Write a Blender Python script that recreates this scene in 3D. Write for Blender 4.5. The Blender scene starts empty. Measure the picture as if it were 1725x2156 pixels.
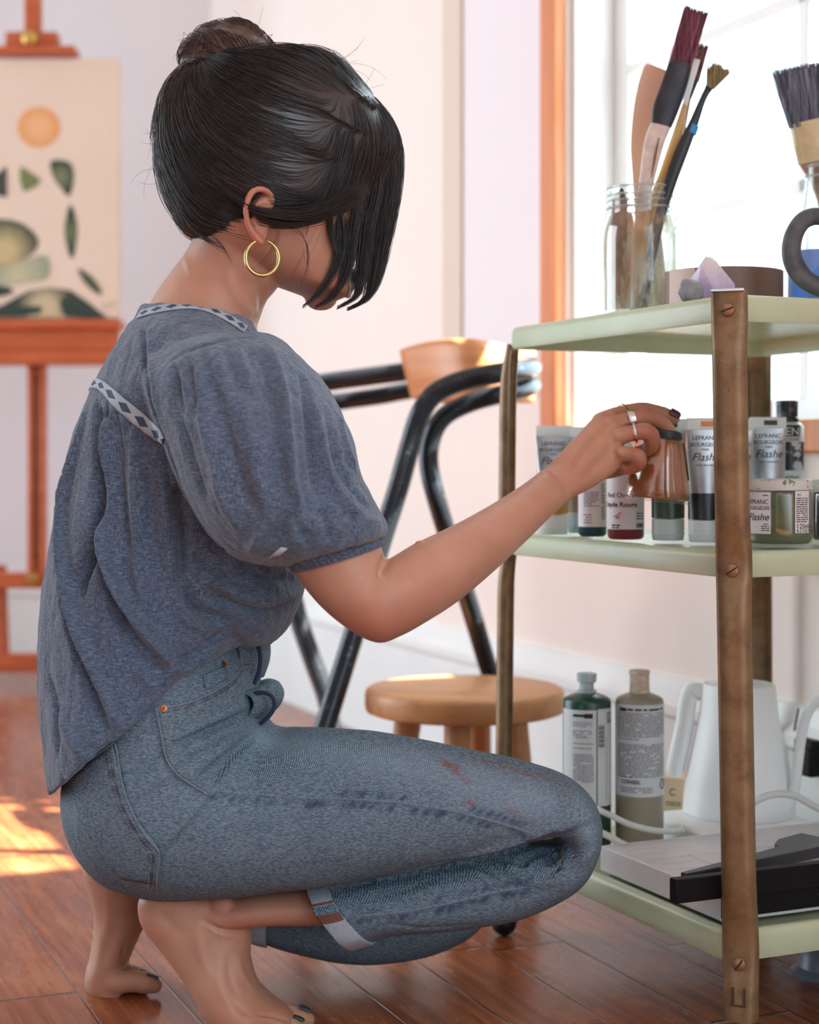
import bpy, bmesh, math, random
import numpy as np
from mathutils import Vector, Matrix, noise
from mathutils.bvhtree import BVHTree
PI = math.pi
random.seed(7); RNG = np.random.default_rng(7)
SC = bpy.context.scene; COL = SC.collection

# ------------------------------------------------------------------ camera
F, CX, HZ, EYE = 3594.0, 862.5, 970.0, 0.586      # focal length in pixels, principal column, horizon row, eye height
cam = bpy.data.cameras.new('camera'); cam_o = bpy.data.objects.new('camera', cam); COL.objects.link(cam_o)
cam.sensor_fit = 'HORIZONTAL'; cam.sensor_width = 24.0; cam.lens = 24.0 * F / 1725
cam.shift_y = -(1078 - HZ) / 1725; cam.clip_start = 0.05
cam_o.location = (0, 0, EYE); cam_o.rotation_euler = (PI / 2, 0, 0)
cam.dof.use_dof = True; cam.dof.focus_distance = 1.70; cam.dof.aperture_fstop = 3.6
SC.camera = cam_o
SC.view_settings.view_transform = 'Standard'; SC.view_settings.look = 'None'
SC.view_settings.gamma = 1.0; SC.view_settings.use_curve_mapping = False
SC.view_settings.exposure = -0.43

# ------------------------------------------------------------------ sky and sun
world = bpy.data.worlds.new('sky'); SC.world = world; world.use_nodes = True
nt = world.node_tree; bg = nt.nodes['Background']
tc = nt.nodes.new('ShaderNodeTexCoord')
def lobe(d, lo, mid, hi, p0=0.5, p1=0.75):                          # sky brightness that rises towards one side
    dot = nt.nodes.new('ShaderNodeVectorMath'); dot.operation = 'DOT_PRODUCT'; dot.inputs[1].default_value = Vector(d).normalized()
    ramp = nt.nodes.new('ShaderNodeValToRGB'); el = ramp.color_ramp.elements; el[0].position = p0; el[0].color = (*lo, 1); el[1].position = 1.0; el[1].color = (*hi, 1); e = el.new(p1); e.color = (*mid, 1)
    mr = nt.nodes.new('ShaderNodeMapRange'); mr.inputs[1].default_value = -1; mr.inputs[2].default_value = 1
    nt.links.new(tc.outputs['Generated'], dot.inputs[0]); nt.links.new(dot.outputs['Value'], mr.inputs[0]); nt.links.new(mr.outputs[0], ramp.inputs[0]); return ramp.outputs[0]
SKY_R = lobe((0.92, 0.06, 0.38), (0.0, 0.0, 0.0), (1.30, 1.44, 1.52), (9.5, 11.8, 13.8), 0.46, 0.56)
SKY_L = lobe((-0.93, 0.28, 0.06), (0.0, 0.0, 0.0), (3.1, 3.5, 3.8), (6.4, 7.3, 7.9))
ad = nt.nodes.new('ShaderNodeMix'); ad.data_type = 'RGBA'; ad.blend_type = 'ADD'; ad.inputs[0].default_value = 1.0; nt.links.new(SKY_R, ad.inputs[6]); nt.links.new(SKY_L, ad.inputs[7])
ad2 = nt.nodes.new('ShaderNodeMix'); ad2.data_type = 'RGBA'; ad2.blend_type = 'ADD'; ad2.inputs[0].default_value = 1.0; nt.links.new(ad.outputs[2], ad2.inputs[6]); ad2.inputs[7].default_value = (0.06, 0.068, 0.075, 1)
nt.links.new(ad2.outputs[2], bg.inputs['Color']); bg.inputs['Strength'].default_value = 1.0
sun = bpy.data.lights.new('sun', 'SUN'); sun.energy = 95.0; sun.angle = 0.012; sun.color = (1.0, 0.95, 0.88)
sun_o = bpy.data.objects.new('sun', sun); COL.objects.link(sun_o)
sun_o.rotation_euler = Vector((-0.72, 0.10, -0.84)).to_track_quat('-Z', 'Y').to_euler()

# ------------------------------------------------------------------ pixel helpers
def P(px, py, Y): return Vector(((px - CX) / F * Y, Y, EYE - (py - HZ) / F * Y))
def floorP(px, py):
    Y = EYE * F / (py - HZ); return P(px, py, Y)
def zP(px, Y, z): return Vector(((px - CX) / F * Y, Y, z))
WD = Vector((-0.388, 0.922, 0)).normalized(); WO = Vector((0.549, 2.182, 0)); WN = Vector((-WD.y, WD.x, 0))   # window wall: direction away, origin, normal into the room
WU = Vector((0, 0, 1))
def wallP(px, py, off=0.0):                     # where a pixel ray meets the window wall (off = metres out of the room)
    d = Vector(((px - CX) / F, 1, -(py - HZ) / F)); o = Vector((0, 0, EYE)); q = WO - WN * off
    t = (q - o).dot(WN) / d.dot(WN); return o + d * t
def wall_sz(p): return (p - WO).dot(WD), p.z
def W(s, z, off=0.0): return WO + WD * s + WU * z - WN * off

# ------------------------------------------------------------------ colour and materials
def lin(c):
    if isinstance(c, str): c = tuple(int(c[i:i + 2], 16) for i in (0, 2, 4))
    r = []
    for v in c[:3]:
        v = v / 255.0; r.append(v / 12.92 if v <= 0.04045 else ((v + 0.055) / 1.055) ** 2.4)
    return (r[0], r[1], r[2], 1.0)
class N:                                        # tiny node-graph helper
    def __init__(s, name):
        s.m = bpy.data.materials.new(name); s.m.use_nodes = True; s.t = s.m.node_tree
        s.b = s.t.nodes['Principled BSDF']; s.out = s.t.nodes['Material Output']
    def n(s, typ, **kw):
        x = s.t.nodes.new('ShaderNode' + typ)
        for k, v in kw.items(): setattr(x, k, v)
        return x
    def l(s, a, b): s.t.links.new(a, b); return s
    def coord(s, scale=(1, 1, 1), kind='Object', rot=(0, 0, 0)):
        c = s.n('TexCoord'); m = s.n('Mapping'); m.inputs['Scale'].default_value = scale; m.inputs['Rotation'].default_value = rot
        s.l(c.outputs[kind], m.inputs['Vector']); return m.outputs[0]
    def noise(s, vec, scale, detail=4, rough=0.55):
        x = s.n('TexNoise'); x.inputs['Scale'].default_value = scale; x.inputs['Detail'].default_value = detail; x.inputs['Roughness'].default_value = rough
        if vec is not None: s.l(vec, x.inputs['Vector'])
        return x.outputs['Fac']
    def ramp(s, fac, *stops):
        x = s.n('ValToRGB'); el = x.color_ramp.elements
        while len(el) < len(stops): el.new(0.5)
        for e, (p, c) in zip(el, stops): e.position = p; e.color = c if len(c) == 4 else (*c, 1)
        s.l(fac, x.inputs[0]); return x.outputs[0]
    def mix(s, fac, a, b, mode='MIX'):
        x = s.n('Mix', data_type='RGBA', blend_type=mode)
        for sock, v in ((x.inputs[0], fac), (x.inputs[6], a), (x.inputs[7], b)):
            if hasattr(v, 'is_linked'): s.l(v, sock)
            else: sock.default_value = v
        return x.outputs[2]
    def math(s, op, a, b=None, c=None):
        x = s.n('Math', operation=op)
        for i, v in enumerate((a, b, c)):
            if v is None: continue
            if hasattr(v, 'is_linked'): s.l(v, x.inputs[i])
            else: x.inputs[i].default_value = v
        return x.outputs[0]
    def attr(s, name): x = s.n('Attribute', attribute_name=name); return x.outputs['Fac']
    def bump(s, h, strength=0.3, dist=0.001):
        x = s.n('Bump'); x.inputs['Strength'].default_value = strength; x.inputs['Distance'].default_value = dist
        s.l(h, x.inputs['Height']); s.l(x.outputs[0], s.b.inputs['Normal']); return x
    def set(s, **kw):
        for k, v in kw.items():
            i = s.b.inputs[k.replace('_', ' ')]
            if hasattr(v, 'is_linked'): s.l(v, i)
            else: i.default_value = v
        return s
def mat(name, col, rough=0.5, metal=0.0, spec=0.5, var=0.0, vscale=30, bump=0.0, bscale=200, **kw):
    g = N(name); c = lin(col) if not (isinstance(col, tuple) and len(col) == 4) else col
    if var > 0:
        f = g.noise(g.coord(), vscale)
        d = tuple(max(0, v * (1 - var)) for v in c[:3]) + (1,); u = tuple(min(1, v * (1 + var)) for v in c[:3]) + (1,)
        g.set(Base_Color=g.ramp(f, (0.3, d), (0.7, u)))
    else: g.set(Base_Color=c)
    g.set(Roughness=rough, Metallic=metal); g.b.inputs['Specular IOR Level'].default_value = spec
    if bump > 0: g.bump(g.noise(g.coord(), bscale), bump)
    for k, v in kw.items(): g.b.inputs[k.replace('_', ' ')].default_value = v
    return g.m
def glass_thin(name, tint=(1, 1, 1, 1), refl=0.06, rough=0.02):
    g = N(name); tr = g.n('BsdfTransparent'); tr.inputs[0].default_value = tint
    gl = g.n('BsdfGlossy'); gl.inputs['Roughness'].default_value = rough
    lw = g.n('LayerWeight'); lw.inputs[0].default_value = 0.35
    f = g.math('MULTIPLY_ADD', lw.outputs['Facing'], 0.30, refl)
    mx = g.n('MixShader'); g.l(f, mx.inputs[0]); g.l(tr.outputs[0], mx.inputs[1]); g.l(gl.outputs[0], mx.inputs[2])
    g.l(mx.outputs[0], g.out.inputs['Surface']); return g.m

# ------------------------------------------------------------------ mesh helpers
def frame(t, up=Vector((0, 0, 1))):
    t = t.normalized()
    if abs(t.dot(up)) > 0.97: up = Vector((0, 1, 0)) if abs(t.y) < 0.9 else Vector((1, 0, 0))
    u = up.cross(t).normalized(); return u, t.cross(u).normalized()
def crom(pts, n):
    """Catmull-Rom through rows of numbers: n samples per span."""
    A = np.array(pts, float); out = []
    for i in range(len(A) - 1):
        p0 = A[i - 1] if i > 0 else 2 * A[i] - A[i + 1]; p1, p2 = A[i], A[i + 1]
        p3 = A[i + 2] if i + 2 < len(A) else 2 * A[i + 1] - A[i]
        for k in range(n):
            t = k / n
            out.append(0.5 * (2 * p1 + (p2 - p0) * t + (2 * p0 - 5 * p1 + 4 * p2 - p3) * t * t + (3 * p1 - p0 - 3 * p2 + p3) * t ** 3))
    out.append(A[-1]); return np.array(out)
class MB:
    def __init__(s): s.v = []; s.f = []; s.mi = []; s.cur = 0; s.uv = {}
    def add(s, vs, fs):
        b = len(s.v); s.v.extend([tuple(q) for q in vs]); s.f.extend([tuple(i + b for i in f) for f in fs]); s.mi.extend([s.cur] * len(fs)); return s
    def box(s, c, ax, ay, az, taper=1.0):       # centre and three half-axis vectors
        c, ax, ay, az = map(Vector, (c, ax, ay, az)); vs = []
        for k in (-1, 1):
            q = 1.0 if k < 0 else taper
            for i, j in ((-1, -1), (1, -1), (1, 1), (-1, 1)): vs.append(c + ax * (i * q) + ay * (j * q) + az * k)
        return s.add(vs, [(3, 2, 1, 0), (4, 5, 6, 7), (0, 1, 5, 4), (1, 2, 6, 5), (2, 3, 7, 6), (3, 0, 4, 7)])
    def pbox(s, x0, y0, x1, y1, Y, dep):         # box whose front face covers a pixel rectangle at distance Y
        a = P(x0, y0, Y); b = P(x1, y1, Y)
        return s.box(((a.x + b.x) / 2, Y + dep / 2, (a.z + b.z) / 2), (abs(b.x - a.x) / 2, 0, 0), (0, dep / 2, 0), (0, 0, abs(a.z - b.z) / 2))
    def tube(s, pts, r, n=10, caps=True, flat=1.0, up=Vector((0, 0, 1))):
        pts = [Vector(p) for p in pts]; m = len(pts); rs = r if hasattr(r, '__len__') else [r] * m
        vs, fs = [], []; pu = None
        for i, p in enumerate(pts):
            t = (pts[min(i + 1, m - 1)] - pts[max(i - 1, 0)])
            if t.length < 1e-9: t = Vector((0, 0, 1))
            t.normalize()
            if pu is None: u, w = frame(t, up)
            else:
                u = pu - t * pu.dot(t)
                if u.length < 1e-6: u, w = frame(t, up)
                u.normalize(); w = t.cross(u)
            pu = u
            for k in range(n):
                a = 2 * PI * k / n; vs.append(p + u * (math.cos(a) * rs[i]) + w * (math.sin(a) * rs[i] * flat))
        for i in range(m - 1):
            for k in range(n): fs.append((i * n + k, i * n + (k + 1) % n, (i + 1) * n + (k + 1) % n, (i + 1) * n + k))
        if caps: fs.append(tuple(range(n))[::-1]); fs.append(tuple((m - 1) * n + k for k in range(n)))
        return s.add(vs, fs)
    def ring(s, pts, r, n=8, flat=1.0, up=Vector((0, 0, 1))):         # closed tube
        pts = [Vector(p) for p in pts]; m = len(pts); vs, fs = [], []
        for i, p in enumerate(pts):
            t = (pts[(i + 1) % m] - pts[i - 1]).normalized(); u, w = frame(t, up)
            rr = r[i] if hasattr(r, '__len__') else r
            for k in range(n):
                a = 2 * PI * k / n; vs.append(p + u * (math.cos(a) * rr) + w * (math.sin(a) * rr * flat))
        for i in range(m):
            for k in range(n): fs.append((i * n + k, i * n + (k + 1) % n, ((i + 1) % m) * n + (k + 1) % n, ((i + 1) % m) * n + k))
        return s.add(vs, fs)
    def lathe(s, prof, o, n=32, M=None, a0=0, a1=2 * PI):    # profile of (radius, height)
        o = Vector(o); vs, fs = [], []; full = abs(a1 - a0 - 2 * PI) < 1e-6; c = n if full else n + 1
        for r, h in prof:
            for k in range(c):
                a = a0 + (a1 - a0) * k / n; q = Vector((r * math.cos(a), r * math.sin(a), h))
                vs.append(o + (M @ q if M is not None else q))
        for i in range(len(prof) - 1):
            for k in range(n): fs.append((i * c + k, i * c + (k + 1) % c, (i + 1) * c + (k + 1) % c, (i + 1) * c + k))
        return s.add(vs, fs)
    def prism(s, poly, o, u, v, w):              # 2-D outline in u, v extruded along w
        o, u, v, w = map(Vector, (o, u, v, w)); n = len(poly)
        vs = [o + u * a + v * b for a, b in poly] + [o + u * a + v * b + w for a, b in poly]
        fs = [tuple(range(n))[::-1], tuple(range(n, 2 * n))] + [(i, (i + 1) % n, n + (i + 1) % n, n + i) for i in range(n)]
        return s.add(vs, fs)
    def sheet(s, rows):                          # grid of points
        h, w = len(rows), len(rows[0]); vs = [q for r in rows for q in r]
        return s.add(vs, [(i * w + k, i * w + k + 1, (i + 1) * w + k + 1, (i + 1) * w + k) for i in range(h - 1) for k in range(w - 1)])
    def mesh(s, name):
        me = bpy.data.meshes.new(name); me.from_pydata(s.v, [], s.f); me.update(); return me
    def build(s, name, m, parent=None, smooth=True, bevel=0.0, seg=2, angle=35, fixn=True):
        me = s.mesh(name); ms = m if isinstance(m, (list, tuple)) else [m]
        for x in ms: me.materials.append(x)
        if len(ms) > 1: me.polygons.foreach_set('material_index', s.mi)
        if fixn:
            bm = bmesh.new(); bm.from_mesh(me); bmesh.ops.recalc_face_normals(bm, faces=bm.faces); bm.to_mesh(me); bm.free()
        return link(name, me, parent, smooth, bevel, seg, angle)
def link(name, me, parent=None, smooth=True, bevel=0.0, seg=2, angle=35):
    o = bpy.data.objects.new(name, me); COL.objects.link(o)
    if bevel > 0:
        b = o.modifiers.new('bevel', 'BEVEL'); b.width = bevel; b.segments = seg; b.limit_method = 'ANGLE'; b.angle_limit = math.radians(40)
    if smooth:
        me.polygons.foreach_set('use_smooth', [True] * len(me.polygons))
        if angle < 180:
            try: me.set_sharp_from_angle(angle=math.radians(angle))
            except Exception: pass
    if parent is not None:
        o.parent = parent; L = Vector((0, 0, 0)); q = parent
        while q is not None: L += q.location; q = q.parent
        o.location = -L
    return o
def thing(name, label, cat, loc=(0, 0, 0), group=None):
    o = bpy.data.objects.new(name, None); o.empty_display_size = 0.02; COL.objects.link(o); o.location = loc
    return tag(o, label, cat, group)
def tag(o, label, cat, group=None, kind=None):
    if label: o['label'] = label
    if cat: o['category'] = cat
    if group: o['group'] = group
    if kind: o['kind'] = kind
    return o
def structure(o): o['kind'] = 'structure'; return o
_fc = {}
def text_into(mb, s, size, fn, align='LEFT', bold=0.0, shear=0.0):
    """Letters laid on a surface: fn(u, v) gives the 3-D point."""
    key = (s, bold, shear, align)
    if key not in _fc:
        cu = bpy.data.curves.new('lettering', 'FONT'); cu.body = s; cu.size = 1.0; cu.align_x = align; cu.offset = bold; cu.shear = shear; cu.resolution_u = 3
        o = bpy.data.objects.new('lettering', cu); COL.objects.link(o)
        bpy.context.view_layer.update(); ev = o.evaluated_get(bpy.context.evaluated_depsgraph_get()); me = ev.to_mesh()
        _fc[key] = ([tuple(v.co) for v in me.vertices], [tuple(p.vertices) for p in me.polygons]); ev.to_mesh_clear()
        bpy.data.objects.remove(o); bpy.data.curves.remove(cu)
    vs, fs = _fc[key]
    mb.add([fn(v[0] * size, v[1] * size) for v in vs], fs); return mb
# ================================================================== THE ROOM
wall_g = N('painted plaster'); f1 = wall_g.noise(wall_g.coord(), 3.0); f2 = wall_g.noise(wall_g.coord(), 300)
wall_g.set(Base_Color=wall_g.ramp(f1, (0.3, lin((238, 227, 219))), (0.75, lin((241, 231, 224)))), Roughness=0.75); wall_g.bump(f2, 0.12)
M_wall = wall_g.m
M_wallc = mat('cool white plaster', (232, 231, 236), 0.8, bump=0.1, bscale=300)
M_white = mat('white gloss paint', (236, 242, 242), 0.35, var=0.02, vscale=8)
M_ceil = mat('ceiling white', (240, 238, 234), 0.9)

# floor boards run along the window wall: one material coordinate along WD, one across
g = N('worn varnished floorboards'); geo = g.n('NewGeometry')
def dotn(v): x = g.n('VectorMath', operation='DOT_PRODUCT'); x.inputs[1].default_value = v; g.l(geo.outputs['Position'], x.inputs[0]); return x.outputs['Value']
al = dotn(tuple(WD)); ac = dotn((WD.y, -WD.x, 0)); BW = 0.098
row = g.math('FLOOR', g.math('DIVIDE', ac, BW)); fr = g.math('FRACT', g.math('DIVIDE', ac, BW))
rn = g.n('TexWhiteNoise', noise_dimensions='1D'); g.l(row, rn.inputs['W'])
seg = g.math('ADD', g.math('DIVIDE', al, 1.3), g.math('MULTIPLY', rn.outputs['Value'], 7.0))
rn2 = g.n('TexWhiteNoise', noise_dimensions='2D'); cb = g.n('CombineXYZ'); g.l(row, cb.inputs[0]); g.l(g.math('FLOOR', seg), cb.inputs[1]); g.l(cb.outputs[0], rn2.inputs['Vector'])
cg = g.n('CombineXYZ'); g.l(g.math('MULTIPLY', al, 5.0), cg.inputs[0]); g.l(g.math('MULTIPLY', ac, 95.0), cg.inputs[1]); g.l(g.math('MULTIPLY', rn2.outputs['Value'], 40.0), cg.inputs[2])
grain = g.noise(cg.outputs[0], 1.0, 6, 0.62)
cw = g.n('CombineXYZ'); g.l(g.math('MULTIPLY', al, 3.0), cw.inputs[0]); g.l(g.math('MULTIPLY', ac, 9.0), cw.inputs[1])
worn = g.noise(cw.outputs[0], 1.6, 5, 0.6)
base = g.ramp(grain, (0.25, lin((92, 44, 22))), (0.5, lin((150, 80, 44))), (0.75, lin((184, 110, 64))))
base = g.mix(g.math('MULTIPLY', rn2.outputs['Value'], 0.45), base, lin((118, 58, 32)))
wf = g.ramp(worn, (0.52, (0, 0, 0)), (0.68, (1, 1, 1)))
base = g.mix(g.math('MULTIPLY', wf, 0.40), base, lin((196, 134, 90)))
cs = g.n('CombineXYZ'); g.l(g.math('MULTIPLY', al, 14.0), cs.inputs[0]); g.l(g.math('MULTIPLY', ac, 260.0), cs.inputs[1])
scr = g.ramp(g.noise(cs.outputs[0], 1.0, 3, 0.5), (0.66, (0, 0, 0)), (0.74, (1, 1, 1)))
base = g.mix(g.math('MULTIPLY', scr, 0.35), base, lin((60, 30, 20)))
edge = g.math('MINIMUM', fr, g.math('SUBTRACT', 1.0, fr)); gap = g.ramp(edge, (0.0, (1, 1, 1)), (0.018, (0, 0, 0)))
sfr = g.math('FRACT', seg); sed = g.math('MINIMUM', sfr, g.math('SUBTRACT', 1.0, sfr)); gap2 = g.ramp(sed, (0.0, (1, 1, 1)), (0.0016, (0, 0, 0)))
gaps = g.math('MAXIMUM', gap, gap2)
base = g.mix(gaps, base, lin((40, 20, 13)))
rough = g.math('ADD', g.math('MULTIPLY', worn, 0.35), g.math('MULTIPLY', grain, 0.14))
g.set(Base_Color=base, Roughness=rough); g.b.inputs['Specular IOR Level'].default_value = 0.5
g.bump(g.math('SUBTRACT', g.math('MULTIPLY', grain, 0.35), gaps), 0.35, 0.0015)
M_floor = g.m
corner_s = 2.86                                    # the corner of the two walls, along WD from WO
CR = W(corner_s, 0)
BD = Vector((-1, -0.06, 0)).normalized(); BN = Vector((BD.y, -BD.x, 0)); BN = BN if BN.y < 0 else -BN
mb = MB(); mb.box(CR + BD * 1.3 - BN * 0.06 + WU * 1.35, BD * 1.34, BN * 0.06, WU * 1.35); structure(mb.build('wall_back', M_wallc, smooth=False))
mb = MB()                                          # left wall with a wide window opening, out of frame
for y0, y1, z0, z1 in ((-3.0, 1.9, 0, 2.7), (1.9, 4.6, 0, 0.03), (1.9, 4.6, 2.4, 2.7), (4.6, 5.4, 0, 2.7)): mb.box((-3.1, (y0 + y1) / 2, (z0 + z1) / 2), (0.05, 0, 0), (0, (y1 - y0) / 2, 0), (0, 0, (z1 - z0) / 2))
structure(mb.build('wall_left', mat('wall darkened against bounce', (84, 92, 100), 0.8), smooth=False))  # unseen wall, darkened to cut bounced light on the person
def slab(name, z, m_):
    mb = MB(); pts = [W(-3.6, 0), W(corner_s + 0.05, 0), CR + BD * 3.0, Vector((-3.1, -3.0, 0))]
    mb.prism([(p.x, p.y) for p in pts], (0, 0, z), (1, 0, 0), (0, 1, 0), (0, 0, 0.04)); return structure(mb.build(name, m_, smooth=False))
slab('floor', -0.04, M_floor); slab('ceiling', 2.70, M_ceil)
# window wall with two openings: the window in view and an unseen one added nearer the camera for side light
s_far = wall_sz(wallP(1192, 600))[0]; win_z0, win_z1 = 0.63, 2.15
s_near = s_far - 0.86; s2_far = s_near - 0.78; s2_near = s2_far - 0.30
WT = 0.14
def wseg(mb, s0, s1, z0, z1): mb.box(W((s0 + s1) / 2, (z0 + z1) / 2, WT / 2), WD * (abs(s1 - s0) / 2), WN * (WT / 2), WU * ((z1 - z0) / 2))
mb = MB()
wseg(mb, s_far, corner_s + 0.1, 0, 2.7); wseg(mb, s_near, s_far, 0, win_z0); wseg(mb, s_near, s_far, win_z1, 2.7)
wseg(mb, s2_far, s_near, 0, 2.7); wseg(mb, s2_near, s2_far, 0, 0.62); wseg(mb, s2_near, s2_far, win_z1, 2.7); wseg(mb, s2_near - 1.9, s2_near, 0, 2.7)
structure(mb.build('wall_right', M_wall, smooth=False))
mb = MB(); mb.box(W((s2_near + s2_far) / 2, 2.36, 1.0), WD * ((s2_far - s2_near) / 2 + 0.5), WN * 0.85, WU * 0.03); structure(mb.build('added_sun_blocker', M_ceil, smooth=False))   # unseen slab added to keep sun out of the nearer window
# baseboards
for nm, o, d, n, L in (('baseboard_right', W(s2_near, 0), WD, WN, corner_s - s2_near), ('baseboard_back', CR, BD, BN, 2.9)):
    prof = [(0, 0), (0.020, 0), (0.020, 0.205), (0.026, 0.212), (0.026, 0.226), (0.014, 0.24), (0.010, 0.262), (0, 0.266)]
    mb = MB(); mb.prism(prof, o, n, WU, d * L); structure(mb.build(nm, M_white, smooth=False))
# wall panel edge: the beige strip and the lighter board beside it
def wrect(px0, px1, z0, z1, th, name, m):
    s0 = wall_sz(wallP(px0, 600))[0]; s1 = wall_sz(wallP(px1, 600))[0]
    mb = MB(); mb.box(W((s0 + s1) / 2, (z0 + z1) / 2, -th / 2), WD * ((s0 - s1) / 2), WN * (th / 2), WU * ((z1 - z0) / 2)); return structure(mb.build(name, m, smooth=False))
M_strip = mat('beige painted strip', (219, 203, 190), 0.7)
M_panel = mat('pale lavender white board', (234, 229, 233), 0.7)
wrect(948, 986, 0.70, 2.6, 0.016, 'trim_2', M_strip)
wrect(986, 1158, 0.70, 2.6, 0.010, 'trim_3', M_panel)

# window_1: stained casing, white jambs, sashes with bars, panes, sill
M_casing = N('orange stained fir'); c = M_casing.coord((60, 60, 4)); f = M_casing.noise(c, 1.0, 5)
M_casing.set(Base_Color=M_casing.ramp(f, (0.3, lin((196, 112, 62))), (0.7, lin((222, 143, 88)))), Roughness=0.4); M_casing = M_casing.m
M_pane = glass_thin('window glass', (0.97, 1.0, 0.985, 1), 0.03)
def window(name, s0, s1, z0, z1, rows, cols):      # s0 < s1
    w = bpy.data.objects.new(name, None); COL.objects.link(w); w.location = W((s0 + s1) / 2, z0); structure(w)
    mb = MB()
    for s in (s1 + 0.028, s0 - 0.028): mb.box(W(s, (z0 + z1) / 2 + 0.04, -0.011), WD * 0.028, WN * 0.011, WU * ((z1 - z0) / 2 + 0.04))
    mb.box(W((s0 + s1) / 2, z1 + 0.06, -0.013), WD * ((s1 - s0) / 2 + 0.06), WN * 0.013, WU * 0.06)
    mb.box(W((s0 + s1) / 2, z0 - 0.012, -0.009), WD * ((s1 - s0) / 2 + 0.04), WN * 0.009, WU * 0.022)
    mb.build('casing', M_casing, w, bevel=0.004)
    mb = MB(); mb.box(W((s0 + s1) / 2, z0 - 0.006, 0.056), WD * ((s1 - s0) / 2 + 0.0), WN * 0.05, WU * 0.014); mb.build('sill', M_white, w, bevel=0.004)
    mb = MB(); d = WT / 2 + 0.005
    for s in (s1 - 0.008, s0 + 0.008): mb.box(W(s, (z0 + z1) / 2, d), WD * 0.008, WN * (WT / 2 - 0.005), WU * ((z1 - z0) / 2))
    mb.box(W((s0 + s1) / 2, z1 - 0.008, d), WD * ((s1 - s0) / 2), WN * (WT / 2 - 0.005), WU * 0.008)
    mb.build('jamb', M_white, w)
    a, b, c0, c1 = s0 + 0.016, s1 - 0.016, z0 + 0.008, z1 - 0.016; off = 0.10
    mb = MB()
    for s in (a + 0.024, b - 0.024): mb.box(W(s, (c0 + c1) / 2, off), WD * 0.024, WN * 0.018, WU * ((c1 - c0) / 2))
    for z, h in ((c0 + 0.018, 0.018), (c1 - 0.024, 0.024)): mb.box(W((a + b) / 2, z, off), WD * ((b - a) / 2), WN * 0.018, WU * h)
    for z in rows: mb.box(W((a + b) / 2, z, off), WD * ((b - a) / 2), WN * 0.014, WU * 0.011)
    for s in cols: mb.box(W(s, (c0 + c1) / 2, off), WD * 0.011, WN * 0.014, WU * ((c1 - c0) / 2))
    mb.build('sash', M_white, w, bevel=0.003)
    mb = MB(); mb.box(W((a + b) / 2, (c0 + c1) / 2, off), WD * ((b - a) / 2 - 0.02), WN * 0.0015, WU * ((c1 - c0) / 2 - 0.02)); mb.build('pane', M_pane, w, smooth=False)
    return w
zr1 = wall_sz(wallP(1560, 428, 0.10))[1]; zr2 = wall_sz(wallP(1590, 43, 0.10))[1]; sc1 = wall_sz(wallP(1708, 60, 0.10))[0]
print('mullions', zr1, zr2, sc1, 'window s', s_far, s_near)
window('window_1', s_near, s_far, win_z0, win_z1, (zr1, zr2, 2 * zr2 - zr1), (sc1,))
window('added_window', s2_near, s2_far, 0.62, win_z1, (1.0, 1.38, 1.76), ((s2_near + s2_far) / 2,))  # out of view, added for side light on the person
# ================================================================== CART
CA = Vector((-0.4082, 0.9129, 0)); CB = Vector((0.9129, 0.4082, 0)); CN = Vector((0.3125, 1.67, 0)); LA, LB = 0.475, 0.375
def CP(a, b, z): return CN + CA * a + CB * b + WU * z
gm = N('sage green enamel'); c = gm.coord(); f = gm.noise(c, 9, 5); sp = gm.ramp(gm.noise(c, 140, 3), (0.70, (0, 0, 0)), (0.76, (1, 1, 1)))
col = gm.ramp(f, (0.3, lin((176, 192, 156))), (0.7, lin((194, 208, 178))))
gm.set(Base_Color=gm.mix(gm.math('MULTIPLY', sp, 0.25), col, lin((120, 112, 86))), Roughness=0.32); gm.bump(gm.noise(c, 60), 0.05); M_sage = gm.m
gm = N('worn bronze painted steel'); c = gm.coord(); f = gm.noise(c, 35, 6, 0.65); f2 = gm.ramp(gm.noise(c, 260, 3), (0.66, (0, 0, 0)), (0.74, (1, 1, 1)))
col = gm.ramp(f, (0.25, lin((98, 76, 52))), (0.5, lin((132, 106, 74))), (0.8, lin((152, 126, 92))))
gm.set(Base_Color=gm.mix(gm.math('MULTIPLY', f2, 0.5), col, lin((70, 52, 38))), Roughness=0.42, Metallic=0.35); gm.bump(f, 0.08); M_bronze = gm.m
M_screw = mat('bronze screw head', (150, 116, 84), 0.35, 0.5)
M_dark = mat('dark steel', (40, 40, 42), 0.4, 0.6)
M_chrome = mat('worn chrome', (200, 205, 205), 0.2, 0.9)
cart = thing('utility_cart', 'three-tier sage green metal cart with bronze legs holding the paints and brushes', 'cart', CP(LA / 2, LB / 2, 0))
def rrect(la, lb, r, n=6):                         # rounded rectangle outline, a x b
    o = []
    for (ca, cb, t0) in ((r, r, PI), (la - r, r, -PI / 2), (la - r, lb - r, 0), (r, lb - r, PI / 2)):
        for k in range(n + 1):
            t = t0 + PI / 2 * k / n; o.append((ca + r * math.cos(t), cb + r * math.sin(t)))
    return o
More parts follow.
